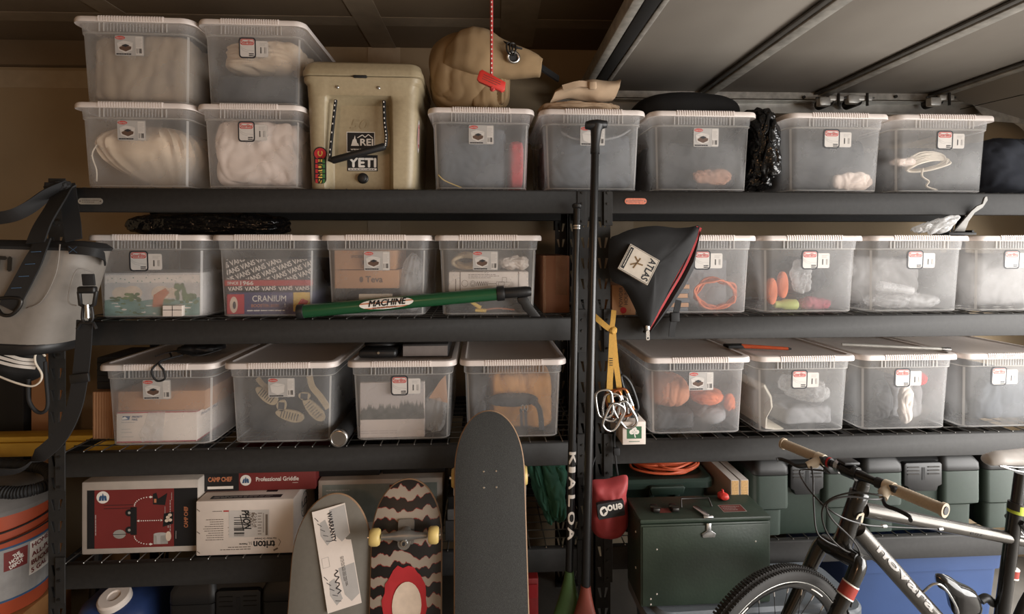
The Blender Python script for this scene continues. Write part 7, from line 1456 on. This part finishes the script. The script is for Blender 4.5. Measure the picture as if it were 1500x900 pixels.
for k in range(28):
    a = 2 * math.pi * k / 28; s_ = 1 if k % 2 else -1; rd = fw * math.cos(a) + V((0, 0, 1)) * math.sin(a); a2 = a + (0.75 if k % 4 < 2 else -0.75); r2 = fw * math.cos(a2) + V((0, 0, 1)) * math.sin(a2)
    mb = MB(m_dksteel, m_steel); mb.tube([Wc + r2 * 0.022 + sd * 0.03 * s_, Wc + rd * 0.274], 0.0011, 5); mb.tube([Wc + rd * 0.257 + sd * 0.0018 * s_, Wc + rd * 0.276], 0.0024, 6, 1); mb.build('spoke', rim, world=True)
mb = MB(m_bblk); mb.tube([Wc - sd * 0.05, Wc - sd * 0.034, Wc - sd * 0.033, Wc + sd * 0.033, Wc + sd * 0.034, Wc + sd * 0.05], [0.008, 0.01, 0.025, 0.025, 0.01, 0.008], 14); mb.build('hub', bike, world=True, smooth=40)
# fork
ax = (hB - hT).normalized(); crown = hB + ax * 0.018
mb = MB(m_bblk); mb.tube([crown - sd * 0.058 - ax * 0.002, crown - sd * 0.03 + ax * 0.0 - fw * 0.0, crown + sd * 0.03, crown + sd * 0.058 - ax * 0.002], [0.024, 0.026, 0.026, 0.024], 14)
fork = mb.build('fork_crown', bike, world=True, smooth=60)
for s_ in (1, -1):
    mb = MB(m_bblk); P = smoothpath([crown + sd * 0.040 * s_, crown + sd * 0.060 * s_ + ax * 0.02, crown.lerp(Wc, 0.5) + sd * 0.058 * s_ - fw * 0.012, Wc + sd * 0.054 * s_], 6); mb.tube(P, [0.022] * 6 + [0.022 - 0.009 * k / 12 for k in range(len(P) - 6)], 14); lg = mb.build('fork_leg', bike, world=True, smooth=60)
    if s_ > 0:
        q = P[8]; d_ = (P[9] - P[8]).normalized(); mb = MB(m_bandr, m_white_p); mb.tube([q, q + d_ * 0.034], 0.0225, 16, 0); mb.tube([q - d_ * 0.004, q], 0.0226, 16, 1); mb.tube([q + d_ * 0.034, q + d_ * 0.038], 0.0226, 16, 1); mb.build('fork_band', lg, world=True, smooth=40)
# frame
mb = MB(m_bblk); mb.tube([hT - ax * 0.004, hT, hT + ax * 0.03, hB - ax * 0.03, hB, hB + ax * 0.004], [0.024, 0.027, 0.0245, 0.0255, 0.028, 0.026], 18); head = mb.build('head_tube', bike, world=True, smooth=50)
mb = MB(m_bcream); cmid = hT.lerp(hB, 0.42); f_ = Fr(cmid + V((0.006, -0.0268, 0)), (1, 0.2, 0), (0.28, 0, 1)); mb.line(f_, [(-0.012, 0.014), (0.006, 0.017), (0.008, -0.012)], 0.0075, 0.001); mb.line(f_, [(0.008, -0.012), (0.002, -0.016)], 0.006, 0.001); mb.line(f_, [(-0.012, 0.014), (-0.014, 0.002)], 0.006, 0.001); mb.build('head_badge', head, world=True, smooth=0)
sT, sB = U(1495, 690, BY - 0.02), U(1467, 905, BY - 0.02); s_ax = (sB - sT).normalized()
tA, tB = U(1266, 747, BY), sT.lerp(sB, 0.50); tB = U(1496, 792, BY - 0.02)
mb = MB(m_bgun); mb.tube([tA, tA.lerp(tB, 0.5), tB], [0.0225, 0.020, 0.0175], 18); tt = mb.build('top_tube', bike, world=True, smooth=50)
BB = sT + s_ax * ((sT.z - 0.29) / -s_ax.z); dA_, dB_ = U(1256, 776, BY), BB
mb = MB(m_bgun, m_bblk); mb.tube([dA_, dA_.lerp(dB_, 0.5), dB_], [0.025, 0.025, 0.026], 20); dt = mb.build('down_tube', bike, world=True, smooth=50)
f3 = cyl(dA_, dB_, 0.0252, (0.25, -1, 0.25)); s3 = 1 if (f3(0.1, 0.005) - f3(0.1, 0)).z > 0 else -1
mb = MB(m_paper2, m_bblk); mb.text('novara', Flip(CylFr(f3), s3), 0.190, 0.002, 0.026, 0.0012, 0, 0.25, bold=0.0014); mb.build('lettering', dt, world=True, smooth=0)
ft = cyl(tA, tB, 0.0190, (0, -1, 0.0)); s4 = 1 if (ft(0.1, 0.005) - ft(0.1, 0)).z > 0 else -1; mb = MB(m_ink); mb.text('BUZZ', Flip(CylFr(ft), s4), 0.34, -0.002, 0.007, 0.0016, 0, 0.04); mb.build('lettering', tt, world=True, smooth=0)
mb = MB(m_bblk); mb.tube([sT + s_ax * 0.10, BB], 0.0185, 18); stb = mb.build('seat_tube', bike, world=True, smooth=50)
mb = MB(m_bblk); mb.tube([sT + s_ax * 0.008, sT + s_ax * 0.12], 0.0145, 16); mb.build('seat_post', bike, world=True, smooth=50)
mb = MB(m_dksteel); mb.tube([sT + s_ax * 0.098, sT + s_ax * 0.12], 0.0205, 16); mb.build('seat_clamp', bike, world=True, smooth=40)
q = U(1489, 745, BY - 0.02); mb = MB(m_bandy, m_ink); mb.tube([q - s_ax * 0.012, q + s_ax * 0.014], 0.0215, 16); mb.text('12', Fr(q + V((0.002, -0.022, 0))), 0.004, 0, 0.008, 0.001, 1); mb.build('lime_band', bike, world=True, smooth=40)
q = U(1481, 838, BY - 0.02); mb = MB(m_bandr, m_white_p); mb.tube([q - s_ax * 0.010, q + s_ax * 0.012], 0.0192, 16, 0); mb.tube([q - s_ax * 0.014, q - s_ax * 0.010], 0.0193, 16, 1); mb.tube([q + s_ax * 0.012, q + s_ax * 0.016], 0.0193, 16, 1); mb.build('red_band', stb, world=True, smooth=40)
# saddle
P = []; s0 = sT + V((0.02, 0, 0.028))
for (u, w, h, dz) in ((-0.135, 0.010, 0.010, 0.004), (-0.128, 0.022, 0.020, 0.004), (-0.09, 0.026, 0.026, 0.008), (-0.03, 0.032, 0.028, 0.008), (0.03, 0.055, 0.028, 0.008), (0.09, 0.072, 0.030, 0.014), (0.13, 0.066, 0.026, 0.018), (0.14, 0.04, 0.014, 0.018)):
    P.append([s0 + V((u, w * math.cos(a), dz + h * math.sin(a) * (1.0 if math.sin(a) > 0 else 0.55))) for a in [2 * math.pi * k / 20 for k in range(20)]])
mb = MB(m_saddle); mb.loft(P); mb.build('saddle', bike, world=True, smooth=60)
mb = MB(m_steel)
for y in (-0.018, 0.018): mb.tube(smoothpath([s0 + V((-0.10, y * 0.6, -0.006)), s0 + V((-0.04, y, -0.022)), s0 + V((0.04, y, -0.022)), s0 + V((0.11, y * 1.4, 0.0))], 5), 0.0035, 8)
mb.build('saddle_rails', bike, world=True, smooth=60)
# stem and handlebar
far, near = Ud(1147, 650, 1.845), Ud(1384, 748, 1.405); bdir = (near - far).normalized(); mid = far.lerp(near, 0.485)
mb = MB(m_bblk); stp = hT - ax * 0.045; mb.tube([hT - ax * 0.002, hT - ax * 0.03], 0.021, 16); mb.tube([stp + ax * 0.02, stp - ax * 0.015], 0.019, 16); mb.tube([stp, stp.lerp(mid, 0.6), mid], [0.018, 0.0165, 0.019], 14); mb.tube([mid - bdir * 0.022, mid + bdir * 0.022], 0.021, 16); mb.build('stem', bike, world=True, smooth=50)
mb = MB(m_bblk, m_bandr); rise = V((0, 0, 0.0)); mb.tube([far, far.lerp(mid, 0.75), mid - bdir * 0.03, mid + bdir * 0.03, mid.lerp(near, 0.25), near], [0.0112, 0.0118, 0.0155, 0.0155, 0.0118, 0.0112], 16); bar = mb.build('handlebar', bike, world=True, smooth=50)
for (a, dd) in ((far, bdir), (near, -bdir)):
    mb = MB(m_grip, m_blk); n_ = 30; Lg = 0.125; mb.tube([a + dd * (Lg * k / n_) for k in range(n_ + 1)], [0.0172 if k in (0, n_) else (0.0165 if k % 2 else 0.0158) for k in range(n_ + 1)], 18); g = mb.build('grip', bike, world=True, smooth=30)
    mb = MB(m_blk, m_grip); mb.tube([a - dd * 0.004, a], [0.011, 0.0125], 18); mb.tube([a - dd * 0.002, a + dd * 0.006], 0.0195, 18, 1); mb.build('end_plug', g, world=True, smooth=40)
    mb = MB(m_blk); mb.tube([a + dd * (Lg + 0.030), a + dd * (Lg + 0.048)], 0.016, 14); mb.build('brake_clamp', bike, world=True, smooth=40)
    c = a + dd * (Lg + 0.012); mb = MB(m_bcream); mb.tube([c + dd * -0.012, c + dd * 0.014], 0.0185, 16); fwd = V((-0.85, -0.30, -0.35)); mb.tube([c + fwd * 0.012, c + fwd * 0.03, c + fwd * 0.052 - dd * 0.012], [0.014, 0.015, 0.010], 10); sb = mb.build('brake_body', bike, world=True, smooth=50)
    mb = MB(m_blk); piv = c + fwd * 0.050 - dd * 0.010; P = smoothpath([piv, piv + fwd * 0.022 - dd * 0.02, piv + fwd * 0.020 - dd * 0.05, piv + fwd * 0.024 - dd * 0.08, piv + fwd * 0.034 - dd * 0.088], 5); mb.tube(P, [0.008] * 5 + [0.0065] * (len(P) - 6) + [0.0085], 10, sq=0.6); mb.build('brake_lever', bike, world=True, smooth=60)
    mb = MB(m_blk); mb.rbox(c.x - 0.012, c.x + 0.016, c.y - 0.03, c.y - 0.006, c.z - 0.004, c.z + 0.014, 0.005); mb.build('shifter', bike, world=True, smooth=50)
# mount and light on the bar
c = mid.lerp(far, 0.16); mb = MB(m_blk, m_steel); 
for k, o in enumerate((0.0, 0.04)): q = c + bdir * o; mb.tube([q - bdir * 0.006, q + bdir * 0.006], 0.020, 14, 1)
mb.rbox(c.x - 0.012, c.x + 0.038, c.y - 0.045, c.y - 0.005, c.z + 0.020, c.z + 0.030, 0.004); mb.build('light_mount', bike, world=True, smooth=40)
mb = MB(m_redc); q = c - bdir * 0.03; mb.tube([q - bdir * 0.003, q + bdir * 0.003], 0.0164, 16); mb.build('red_wrap', bar, world=True)
# cables
def cable(pts, r=0.0026, m=m_cable): b_ = MB(m); b_.tube(smoothpath(pts, 9), r, 7); b_.build('cable', bike, world=True, smooth=60)
cA = far + bdir * 0.15 + V((-0.02, -0.03, -0.02)); cB = near - bdir * 0.15 + V((-0.03, -0.01, -0.02))
cable([cA, U(1172, 690, -0.30), U(1187, 720, -0.40), U(1222, 752, -0.46), U(1262, 768, -0.44), U(1300, 772, -0.42), U(1380, 776, -0.415), U(1460, 784, -0.42), U(1500, 792, -0.42)])
cable([cA + bdir * 0.02, U(1188, 672, -0.28), U(1191, 700, -0.34), U(1192, 740, -0.38), U(1196, 778, -0.42), U(1210, 793, -0.43), U(1240, 808, -0.43), U(1254, 830, -0.44), U(1256, 850, -0.44), U(1246, 890, -0.44)])
cable([cB, U(1290, 726, -0.52), U(1250, 722, -0.50), U(1216, 732, -0.48), U(1204, 752, -0.47), U(1212, 782, -0.46), U(1236, 806, -0.44), U(1258, 812, -0.42), U(1276, 818, -0.40), U(1300, 838, -0.405)], m=m_dksteel)
cable([cB + bdir * 0.02, U(1280, 732, -0.54), U(1240, 728, -0.53), U(1212, 738, -0.52), U(1218, 760, -0.50), U(1244, 786, -0.46), U(1258, 806, -0.445), U(1262, 830, -0.445)])
for p in (U(1295, 771, -0.418), U(1377, 775, -0.415)): mb = MB(m_steel); mb.tube([p + V((-0.006, 0, 0)), p + V((0.006, 0, 0))], 0.006, 8); mb.build('cable_stop', bike, world=True)
# bottle cage and pump strap in the frame
mb = MB(m_steel); o = BY - 0.01
for yy in (-0.03, 0.03):
    mb.tube(smoothpath([U(1352, 868, o + yy * 0.4), U(1368, 856, o + yy), U(1384, 862, o + yy * 1.2), U(1402, 892, o + yy * 1.2), U(1400, 905, o + yy), U(1380, 915, o + yy)], 6), 0.0035, 8)
mb.build('bottle_cage', bike, world=True, smooth=60)
mb = MB(m_bblk); P = [(1372, 842), (1388, 843), (1402, 852), (1420, 860), (1432, 872), (1436, 900), (1400, 905), (1388, 870), (1374, 860)]
pillow(mb, qz(P, BY - 0.01), BY - 0.01, 0.03, 0.03, sub=3); mb.build('pump', bike, world=True, smooth=50)
mb = MB(m_blk); mb.tube(smoothpath([U(1436, 880, BY), U(1446, 876, BY), U(1454, 884, BY), U(1460, 884, BY)], 5), 0.012, 10); mb.build('pump_bracket', bike, world=True, smooth=50)
# rear wheel, mostly outside the picture
Rc = V((BB.x + 0.42, BY, 0.345)); mb = MB(m_tire); mb.tube([Rc + V((0.333 * math.cos(a), 0, 0.333 * math.sin(a) + 0.0)) for a in [2 * math.pi * k / 64 for k in range(64)]], 0.018, 12, closed=True); mb.build('rear_tyre', bike, world=True, smooth=60)
mb = MB(m_bblk)
for s_ in (-1, 1): mb.tube([sT + s_ax * 0.15 + V((0, 0.02 * s_, 0)), Rc + V((0, 0.06 * s_, 0))], 0.009, 10); mb.tube([BB + V((0, 0.03 * s_, 0)), Rc + V((0, 0.06 * s_, 0))], 0.010, 10)
mb.build('rear_stays', bike, world=True, smooth=50)

# ------------------------------------------------------------------ skateboards standing in front of the left rack
m_griptape = mat('grip_tape', (58, 58, 56), 0.9, var=0.3, scale=350, bump=0.6, bscale=900); m_ply = mat('maple_ply', (150, 120, 92), 0.55, var=0.12, scale=60); m_deckg = mat('deck_grey', (116, 112, 104), 0.5, var=0.05, scale=60)
m_wheel_y = mat('wheel_yellow', (206, 180, 112), 0.45); m_truck = mat('truck_metal', (140, 138, 134), 0.38, 0.7, var=0.1)
def deck_half(v, L, W, tap):
    """half width at distance v from the bottom end"""
    e = W * 0.78 * tap
    if v > L - e: s_ = (v - (L - e)) / e; return W / 2 * math.sqrt(max(0, 1 - s_ ** 2.3))
    if v < e * 0.8: s_ = 1 - v / (e * 0.8); return W / 2 * math.sqrt(max(0, 1 - s_ ** 2.5))
    return W / 2
def board(label, top, Yt, Yb, W, front_m, th=0.0115, tap=1.0, kick=0.03, sgn=1, roll=0.0, cat='skateboard', narrow=0.0):
    """stands on the floor, leaning on the rack; sgn=+1: grip side faces out"""
    pt = U(top[0], top[1], Yt); pb = V((pt.x + roll, Yb, 0.0)); ax = pt - pb; L = ax.length; ax.normalize(); ux = V((1, 0, 0)); ux = (ux - ax * ux.dot(ax)).normalized(); nz = ux.cross(ax).normalized()
    root = thing('skateboard', label, cat, pb); n = 60
    def sh(u, v, w):
        k = 0
        if v > L - 0.17: k = ((v - (L - 0.17)) / 0.17) ** 2 * kick
        if v < 0.17: k = ((0.17 - v) / 0.17) ** 2 * kick
        conc = 0.012 * (abs(u) / (W / 2)) ** 2.5
        return pb + ux * u + ax * v + nz * (sgn * (k + conc) + w)
    mb = MB(m_ply, front_m); N = 70; vs = []; fs = []; M = 17
    VV = [L * (0.5 - 0.5 * math.cos(math.pi * k / N)) for k in range(N + 1)]
    for w in (th / 2, -th / 2):
        for v in VV:
            h = max(deck_half(v, L, W, tap), 0.0005) * (1 - narrow * (v / L))
            for j in range(M): vs.append(sh(h * (2 * j / (M - 1) - 1), v, w))
    K = (N + 1) * M
    for i in range(N):
        for j in range(M - 1): a = i * M + j; fs.append((a, a + 1, a + M + 1, a + M))
    mb.add(vs[:K], fs, 1)
    mb.add(vs[K:], [f[::-1] for f in fs], 0)
    loop = [i * M for i in range(N + 1)] + [i * M + M - 1 for i in range(N, -1, -1)]
    mb.add([vs[q] for q in loop] + [vs[q + K] for q in loop], [(a, (a + 1) % len(loop), len(loop) + (a + 1) % len(loop), len(loop) + a) for a in range(len(loop))], 0)
    mb.build('deck', root, world=True, smooth=50)
    mb = MB(m_ply)   # rounded bright edge
    edge = [sh((-1) * deck_half(v, L, W, tap) * (1 - narrow * (v / L)), v, 0) for v in VV] + [sh(deck_half(v, L, W, tap) * (1 - narrow * (v / L)), v, 0) for v in VV[::-1]]
    mb.tube(edge[1:-1], th * 0.36, 8, closed=True); mb.build('edge', root, world=True, smooth=60)
    return root, sh, L, th
def trucks(root, sh, L, th, vs_, side, W, wm, rw=0.028, ww=0.034):
    for v in vs_:
        c = sh(0, v, side * (th / 2 + 0.0)); nz = (sh(0, v, 1) - sh(0, v, 0)) * side; ux = sh(0.01, v, 0) - sh(-0.01, v, 0); ux.normalize(); ay = sh(0, v + 0.01, 0) - sh(0, v - 0.01, 0); ay.normalize()
        axle = c + nz * 0.050
        mb = MB(m_truck); F = Fr(c, ux, ay); F.N = nz; mb.prism(rrect(0.054, 0.078, 0.008, 3), 0.0, 0.008, F)
        H = W / 2 - ww - 0.004; mb.loft([[axle + ux * x + ay * (d * math.cos(q)) + nz * (h * math.sin(q) - 0.004 * (1 - abs(x) / H)) for q in [2 * math.pi * k / 12 for k in range(12)]] for (x, d, h) in ((-H, 0.008, 0.009), (-H * 0.5, 0.011, 0.011), (-0.018, 0.017, 0.014), (0.018, 0.017, 0.014), (H * 0.5, 0.011, 0.011), (H, 0.008, 0.009))])
        mb.tube([c + nz * 0.006, axle], [0.018, 0.016], 12); b0 = c - ay * 0.020 + nz * 0.006; mb.tube([b0, b0 + nz * 0.048], [0.019, 0.021], 16); mb.build('truck', root, world=True, smooth=50)
        mb = MB(m_steel, m_black); mb.tube([b0 + nz * 0.048, b0 + nz * 0.054], [0.0125, 0.0105], 14); mb.tube([b0 + nz * 0.054, b0 + nz * 0.060], 0.0055, 6, 1); mb.build('kingpin', root, world=True, smooth=40)
        for s_ in (-1, 1):
            mb = MB(wm, m_steel); mb.lathe([(rw * 0.55, 0), (rw * 0.86, 0.001), (rw, 0.007), (rw, ww - 0.007), (rw * 0.86, ww - 0.001), (rw * 0.4, ww)], 26, O=axle + ux * s_ * (W / 2 - ww), axis=ux * s_); mb.tube([axle + ux * s_ * (W / 2 - 0.002), axle + ux * s_ * (W / 2 + 0.006)], 0.005, 8, 1); mb.build('wheel', root, world=True, smooth=40)
# tall longboard, grip side out
lb, sh, L, th = board('tall black longboard with grip tape, tallest of the three boards', (716, 603), -0.105, -0.40, 0.232, m_griptape, kick=0.02, tap=1.15, sgn=-1, roll=0.012)
for (v, u) in ((L - 0.192, -0.016), (L - 0.192, 0.026), (L - 0.242, -0.016), (L - 0.242, 0.026)): mb = MB(m_steel); c = sh(u - 0.004, v, th / 2); mb.lathe([(0.004, 0), (0.003, 0.0012)], 10, O=c, axis=sh(0, v, 1) - sh(0, v, 0)); mb.build('bolt', lb, world=True)
trucks(lb, sh, L, th, (L - 0.217, 0.217), -1, 0.262, m_wheel_y, 0.033, 0.045)
# zebra striped board, underside out
m_zeb = bpy.data.materials.new('zebra_print'); m_zeb.use_nodes = True; nt = m_zeb.node_tree; Pn = nt.nodes['Principled BSDF']; Pn.inputs['Roughness'].default_value = 0.45
tc = nt.nodes.new('ShaderNodeTexCoord'); sp = nt.nodes.new('ShaderNodeSeparateXYZ'); nt.links.new(tc.outputs['Object'], sp.inputs[0])
def nmath(op, a, b_=None, c=None):
    n_ = nt.nodes.new('ShaderNodeMath'); n_.operation = op
    for i, q in enumerate((a, b_, c)):
        if q is None: continue
        if isinstance(q, (int, float)): n_.inputs[i].default_value = q
        else: nt.links.new(q, n_.inputs[i])
    return n_.outputs[0]
nz_ = nt.nodes.new('ShaderNodeTexNoise'); nz_.inputs['Scale'].default_value = 9.0; nz_.inputs['Detail'].default_value = 1.0; mp = nt.nodes.new('ShaderNodeMapping'); mp.inputs['Scale'].default_value = (3.2, 0.1, 0.5); nt.links.new(tc.outputs['Object'], mp.inputs[0]); nt.links.new(mp.outputs[0], nz_.inputs['Vector'])
nf_ = nt.nodes.new('ShaderNodeTexNoise'); nf_.inputs['Scale'].default_value = 140.0; nt.links.new(tc.outputs['Object'], nf_.inputs['Vector'])
h = nmath('ADD', sp.outputs['Z'], nmath('MULTIPLY', nmath('SUBTRACT', nz_.outputs['Fac'], 0.5), 0.075)); h = nmath('ADD', h, nmath('MULTIPLY', nmath('SUBTRACT', nf_.outputs['Fac'], 0.5), 0.008))
fr_ = nmath('FRACT', nmath('DIVIDE', h, 0.066)); rp = nt.nodes.new('ShaderNodeValToRGB'); rp.color_ramp.interpolation = 'CONSTANT'; E_ = rp.color_ramp.elements
E_[0].position = 0.0; E_[0].color = lin((24, 22, 22)); E_[1].position = 0.50; E_[1].color = lin((130, 44, 40))
for pos, c in ((0.535, (158, 146, 132)), (0.965, (130, 44, 40))): e = E_.new(pos); e.color = lin(c)
nt.links.new(fr_, rp.inputs['Fac']); nt.links.new(rp.outputs['Color'], Pn.inputs['Base Color'])
zb_, sh, L, th = board('zebra striped skateboard standing underside out with yellow wheels', (597, 706), -0.10, -0.26, 0.232, m_zeb, kick=0.035, tap=1.05, sgn=-1, roll=0.005)
trucks(zb_, sh, L, th, (L - 0.155, 0.155), 1, 0.225, m_wheel_y, 0.027, 0.034)
class DF:
    def __init__(s, f): s.f = f
    def p(s, u, v, w=0.0): return s.f(u, v, th / 2 + w)
df = DF(sh); mb = MB(m_redc, m_pinkcloud, m_black_p); vc = L - 0.365
rnd = random.Random(3); mb.flat([(0.072 * (1 + 0.10 * rnd.uniform(-1, 1)) * math.cos(a), vc + 0.105 * (1 + 0.10 * rnd.uniform(-1, 1)) * math.sin(a)) for a in [2 * math.pi * k / 26 for k in range(26)]], df, 0.0022, 0)
mb.flat(ell(0.048, 0.072, 26, 0.006, vc - 0.016), df, 0.0036, 1); e_ = mb.build('round_emblem', zb_, world=True, smooth=0); e_['label'] = 'plain pale oval on a ragged red patch'
# grey deck with taped card
gb, sh, L, th = board('grey bare skateboard deck with a printed card taped on', (491, 726), -0.09, -0.24, 0.262, m_deckg, kick=0.02, tap=1.12, sgn=-1, roll=-0.01)
mb = MB(m_carton_w, m_paper2, m_ink); c = sh(0.012, L - 0.185, th / 2 + 0.002); a1 = sh(0.012, L - 0.08, th / 2 + 0.002); f_ = Fr(c, sh(0.1, L - 0.185, 0) - sh(0, L - 0.185, 0), a1 - c).rot(math.radians(14))
mb.prism([(-0.050, -0.165), (0.060, -0.165), (0.060, 0.150), (-0.050, 0.150)], 0.0, 0.001, f_, 0)
for vo in (0.080, -0.105):
    mb.flat([(0.005, vo + 0.062), (0.058, vo + 0.066), (0.058, vo - 0.030), (0.030, vo - 0.046), (0.012, vo - 0.020)], f_, 0.0013, 1); mb.flat([(-0.030, vo + 0.030), (-0.012, vo + 0.036), (-0.004, vo + 0.006), (0.004, vo - 0.030), (-0.018, vo - 0.045), (-0.034, vo - 0.010)], f_, 0.0014, 1)
    for q in range(5): mb.line(f_, [(-0.044 + 0.006 * q, vo + 0.05 - 0.02 * q), (-0.034 + 0.008 * q, vo + 0.036 - 0.018 * q)], 0.0018, 0.0018, 2)
mb.text('WARRANTY', f_, 0.006, 0.088, 0.014, 0.0022, 2, 0.095, -math.pi / 2, bold=0.0006); mb.line(f_, [(-0.004 + 0.008 * math.sin(k * 1.9), -0.045 - 0.006 * k) for k in range(13)], 0.003, 0.0022, 2); mb.lines_text(f_.rot(-math.pi / 2, 0.022, -0.06), -0.05, 0.05, -0.006, 0.006, 3, 0.002, 2, 4, 0.3); mb.line(f_, [(-0.042, 0.0), (-0.02, 0.0), (-0.02, -0.03), (-0.042, -0.03), (-0.042, 0.0)], 0.001, 0.0018, 1)
mb.build('taped_card', gb, world=True, smooth=0)
